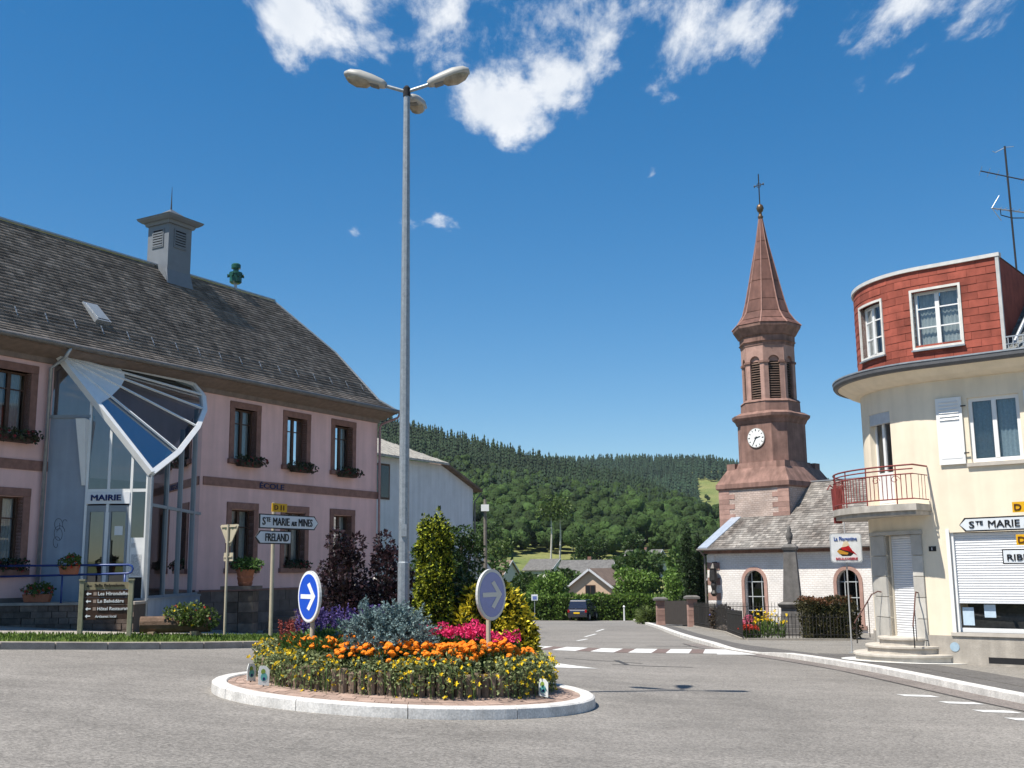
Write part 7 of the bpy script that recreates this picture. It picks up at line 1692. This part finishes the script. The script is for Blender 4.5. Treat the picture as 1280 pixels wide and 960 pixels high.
# trees
BARK = M('bark', (.085, .065, .05), rough=.95, var=.3, scale=6, bump=.4, bscale=20)
def tree(name, label, x, y, h, w, trunk_h, n, L_, W_, mat, seed, z=None, group=None, lobes=9, flat=.8):
    z0 = (g(x, y) if y < 117 else T(x, y)) if z is None else z; o = thing(name, label, 'tree', (x, y, z0), group); r = r_np(seed); lob = []; b = MB(); hc = h - trunk_h
    b.tube([(x, y, z0 - .3), (x + .05, y, z0 + trunk_h * .6), (x, y + .05, z0 + trunk_h + hc * .35)], [.035 * h, .026 * h, .012 * h], 8)
    for k in range(lobes):
        a = r.uniform(0, 6.28); q = w * .5 * .62 * sqrt(r.random()); zz = trunk_h + hc * r.uniform(.22, .8); rad = w * .5 * r.uniform(.34, .52); c = (x + q * cos(a), y + q * sin(a), z0 + zz)
        lob.append((*c, rad, rad, rad * flat)); b.tube([(x, y, z0 + trunk_h * .8), ((x + c[0]) / 2, (y + c[1]) / 2, z0 + (trunk_h + zz) / 2 + .1), c], [.012 * h, .008 * h, .003 * h], 5)
    b.build('trunk', BARK, o); np_mesh('crown', *crown(lob, n, L_, W_, r, .6, .5), mat, o); return o
LROUND = leafmat('round_tree_leaf', (.115, .195, .035), .5); 
tree('round_tree', 'round bushy light green tree left of the peach gabled house', 3.1, 101, 5.2, 4.3, .9, 3600, .30, .17, LROUND, 601, lobes=12)
tree('round_tree', 'round bushy light green tree hiding the right side of the gabled house', 11.2, 101, 5.0, 4.4, .9, 3600, .30, .17, LROUND, 603, lobes=12)
tree('round_tree', 'smaller light green tree between gabled house and cypress', 14.9, 100, 4.8, 3.6, .8, 2600, .30, .17, LROUND, 605, lobes=10)
tree('garden_tree', 'dark leafy tree behind yew and golden shrub beside the white building', -2.35, 46, 4.9, 2.6, .8, 3600, .16, .09, leafmat('dark_tree_leaf', (.04, .075, .018), .5), 607, lobes=12)
tree('garden_tree', 'dark leafy tree filling the gap between white building and utility pole', -3.9, 52, 4.6, 3.4, .8, 3200, .18, .10, leafmat('dark_tree_leaf', (.04, .075, .018), .5), 609, lobes=12)
def cypress(x, y, h, w, seed, label):
    z0 = g(x, y); r = r_np(seed); lob = []
    for k in range(40):
        z = h * (.06 + .9 * k / 40); rad = w * .5 * min(1, .55 + z / h * 1.6) * (1 - max(0, z / h - .5) / .55) ** .8; a = r.uniform(0, 6.28); lob.append((rad * .6 * cos(a), rad * .6 * sin(a), z, max(rad * .55, .1), max(rad * .55, .1), .32))
    bush('cypress', label, x, y, z0, lob, 5200, .20, .05, leafmat('cypress_leaf', (.022, .042, .014), .4, .08), .08, seed, .9, cat='tree', stems=1)
cypress(10.15, 64.0, 6.1, 1.05, 621, 'tall dark narrow cypress behind the gate pier'); cypress(10.95, 64.6, 5.4, .95, 622, 'slightly shorter dark cypress standing close against the taller one')
# meadow trees one can tell apart
MATT = [leafmat('meadow_tree_a', (.062, .11, .024), .5), leafmat('meadow_tree_b', (.045, .08, .02), .5), leafmat('meadow_tree_c', (.085, .13, .032), .5)]
protoT = []
for q in range(5):
    o = tree('meadow_tree', 'bushy green tree on the meadow slope below the woods', 0, 0, 7.0, 6.2, .5, 1300, .55, .36, MATT[q % 3], 640 + q, z=0, group='trees scattered on the meadow slope', lobes=11, flat=.9); protoT.append(o)
rt = random.Random(21); used = set(); cntm = 0
kindlab = ['bushy mid green tree on the meadow slope below the woods', 'bushy dark green tree on the meadow slope below the woods', 'bushy pale green tree on the meadow slope below the woods']
spots = []
while len(spots) < 62:
    y = rt.uniform(122, 250); x = rt.uniform(-.16, .30) * y
    if any(hypot(x - a, y - b_) < 5.2 for a, b_ in spots): continue
    if any(hypot(x - a, y - b_) < 9 for a, b_ in ((24.5, 210), (-.5, 167), (8, 197), (12.6, 134), (7.4, 112))): continue
    if -.02 < (x / y - .05) < .03 and 178 < y < 215: continue
    if .09 < x / y < .15 and 195 < y < 235: continue
    if abs(x / y - .025) < .03 and y > 165: continue
    spots.append((x, y))
for (x, y) in spots:
    p = rt.randrange(5); sc = rt.uniform(.55, 1.25); o = protoT[p]
    if p in used: o = copy_tree(o, (x, y, T(x, y) - .1), rt.uniform(0, 6), (sc, sc, sc * rt.uniform(.8, 1.1)))
    else: used.add(p); o.location = (x, y, T(x, y) - .1); o.scale = (sc, sc, sc)
    o['label'] = kindlab[p % 3]
for i, (x, y) in enumerate(((8.3, 246), (10.4, 248))):
    z = T(x, y); o = thing('birch_tree', 'birch with pale bare trunk at the edge of the woods', 'tree', (x, y, z), 'pale birches at the wood edge'); MB().tube([(x, y, z - .3), (x + .3, y, z + 6), (x + .2, y, z + 11)], [.24, .18, .06], 8).build('trunk', M('birch_bark', (.45, .42, .38), rough=.8, var=.25), o)
    np_mesh('crown', *crown([(x + a, y, z + 11 + b_, 2.2, 2.2, 1.8) for a, b_ in ((-1, 0), (1.2, .5), (0, 2))], 500, .7, .45, r_np(700 + i), .6, .5), MATT[2], o)
# the woods: far too many to count
def ico(sub):
    bm = bmesh.new(); bmesh.ops.create_icosphere(bm, subdivisions=sub, radius=1.0); V_ = np.array([v.co[:] for v in bm.verts]); F_ = np.array([[v.index for v in f.verts] for f in bm.faces]); bm.free(); return V_, F_
ICV, ICF = ico(2)
def wood(name, label, pts, kind, n, L_, W_, mat, seed, lobes=2, SC=.62):
    """crown masses with leaf sprays on them; firs as drooping tiers"""
    r = r_np(seed); P0 = np.array([(x, y, T(x, y)) for x, y in pts]); m = len(P0); hs_ = r.uniform(.72, 1.25, m) * SC
    if kind == 'leaf':
        lc = r.normal(size=(m, lobes, 3)) * np.array([1.6, 1.6, 1.3]); lc[:, :, 2] += 6.6; rad = r.uniform(2.3, 3.5, (m, lobes)); C = lc * hs_[:, None, None] + P0[:, None, :]; R_ = rad * hs_[:, None]
        C = C.reshape(-1, 3); R_ = R_.reshape(-1); k = len(C); nz = 1 + r.normal(0, .17, (k, len(ICV)))
        BV = C[:, None, :] + ICV[None] * np.array([1, 1, 1.12]) * (R_[:, None] * nz)[:, :, None]; BF = (ICF[None] + (np.arange(k) * len(ICV))[:, None, None]).reshape(-1, 3); BV = BV.reshape(-1, 3)
        q = r.integers(0, k, m * n); d = unit(r.normal(size=(m * n, 3))); d[:, 2] = np.abs(d[:, 2]); P = C[q] + d * R_[q][:, None] * r.uniform(.92, 1.12, (m * n, 1)); D = unit(np.cross(d, r.normal(size=(m * n, 3))) + d * .35)
        V_, F_ = leaf_np(P, D, L_ * r.uniform(.6, 1.3, m * n), W_, r)
    else:
        BVs, BFs = [], []; tiers = 5; seg = 7; H = 13.0
        for t in range(tiers):
            z0 = 1.5 + H * (t / tiers) * .95; z1 = z0 + H * .34 * (1 - .12 * t); rd = 2.5 * (1 - t / tiers) + .35; a = np.linspace(0, 6.283, seg, endpoint=False)[None] + r.uniform(0, 1, (m, 1)); rr_ = rd * r.uniform(.7, 1.15, (m, seg))
            ring_ = np.stack([rr_ * np.cos(a), rr_ * np.sin(a), z0 + r.normal(0, .25, (m, seg))], 2); top = np.zeros((m, 1, 3)); top[:, :, 2] = z1; blk = np.concatenate([ring_, top], 1) * hs_[:, None, None] + P0[:, None, :]
            BVs.append(blk.reshape(-1, 3)); f = np.array([(j, (j + 1) % seg, seg) for j in range(seg)]); BFs.append((f[None] + (np.arange(m) * (seg + 1) + t * m * (seg + 1))[:, None, None]).reshape(-1, 3))
        BV = np.concatenate(BVs); BF = np.concatenate(BFs); t = r.random((m, n)) ** .8; rad = 2.3 * (1 - t) + .2; a = r.uniform(0, 6.28, (m, n)); P = np.stack([rad * np.cos(a) * .8, rad * np.sin(a) * .8, 2 + H * .95 * t], 2) * hs_[:, None, None] + P0[:, None, :]
        D = unit(np.stack([np.cos(a), np.sin(a), np.full((m, n), -.4)], 2).reshape(-1, 3) + r.normal(size=(m * n, 3)) * .2); V_, F_ = leaf_np(P.reshape(-1, 3), D, (L_ * (1.1 - t)).reshape(-1), W_ * (1.2 - t).reshape(-1), r)
    FT = np.concatenate([F_[:, [0, 1, 2]], F_[:, [0, 2, 3]]]) + len(BV)
    o = np_mesh(name, np.concatenate([BV, V_]), np.concatenate([BF, FT]), mat); o['label'] = label; o['category'] = 'forest'; stuff(o); return o
def scatter(n, y0, y1, lo, hi, mind, seed, keep=lambda x, y: True):
    r = random.Random(seed); cell = {}; out = []; tries = 0
    while len(out) < n and tries < n * 30:
        tries += 1; y = sqrt(r.uniform(y0 * y0, y1 * y1)); x = r.uniform(lo, hi) * y
        if not keep(x, y): continue
        c = (int(x // mind), int(y // mind)); ok = True
        for i in (-1, 0, 1):
            for j in (-1, 0, 1):
                for (a, b_) in cell.get((c[0] + i, c[1] + j), ()):
                    if (a - x) ** 2 + (b_ - y) ** 2 < mind * mind: ok = False
        if ok: cell.setdefault(c, []).append((x, y)); out.append((x, y))
    return out
edge = lambda x, y: y > 252 + 18 * sin(x * .07) + 10 * sin(x * .19 + 1) and x < y * .185 + 8 * sin(y * .05)
wood('forest', 'dense broadleaf woods covering the lower hillside', scatter(5000, 248, 500, -.34, .2, 3.5, 1, edge), 'leaf', 55, .62, .36, M('forest_leaf', (.028, .052, .012), rough=.75, var=.5, scale=.03, island=.38, spec=.15, bump=1.0, bscale=1.1, bdist=.9, speck=.3, sscale=1.6), 801)
wood('forest', 'dark conifers along the crest of the nearer hill', scatter(3600, 400, 640, -.34, .185, 3.4, 2, lambda x, y: edge(x, y) and (y > 500 or (x * 7 + y * 3) % 11 < 3)), 'fir', 16, 1.1, .45, M('fir_needle', (.016, .031, .014), rough=.8, var=.4, scale=.03, island=.3, spec=.2), 802)
wood('forest', 'distant dark conifer forest on the far hill behind the church', scatter(7000, 800, 1260, .0, .5, 5.2, 3, lambda x, y: not (.17 < x / y < .30 and y < 960 + 40 * sin(x * .05))), 'fir', 2, 1.4, .6, M('far_fir', (.020, .040, .022), rough=.85, var=.4, scale=.02, island=.25, spec=.2), 803, SC=.9)
wood('forest', 'scrub and hedges dotting the far meadows beside the church', scatter(260, 380, 900, .12, .5, 14, 4, lambda x, y: x > y * .17), 'leaf', 50, 1.0, .6, MATS['forest_leaf'], 804)
# ================================================================== AIR
hz = MB(); hz.hexa([(-2300, -350, -12), (2300, -350, -12), (2300, 2300, -140), (-2300, 2300, -140)], [(-2300, -350, 175), (2300, -350, 175), (2300, 2300, 175), (-2300, 2300, 175)])
hm_ = bpy.data.materials.new('air'); hm_.use_nodes = True; nt = hm_.node_tree
for n_ in list(nt.nodes): nt.nodes.remove(n_)
ou = nt.nodes.new('ShaderNodeOutputMaterial'); pv = nt.nodes.new('ShaderNodeVolumePrincipled'); pv.inputs['Color'].default_value = (.80, .88, 1.0, 1); pv.inputs['Density'].default_value = .00006; pv.inputs['Anisotropy'].default_value = .2
nt.links.new(pv.outputs[0], ou.inputs['Volume'])
ho = hz.build('haze', hm_); stuff(ho)
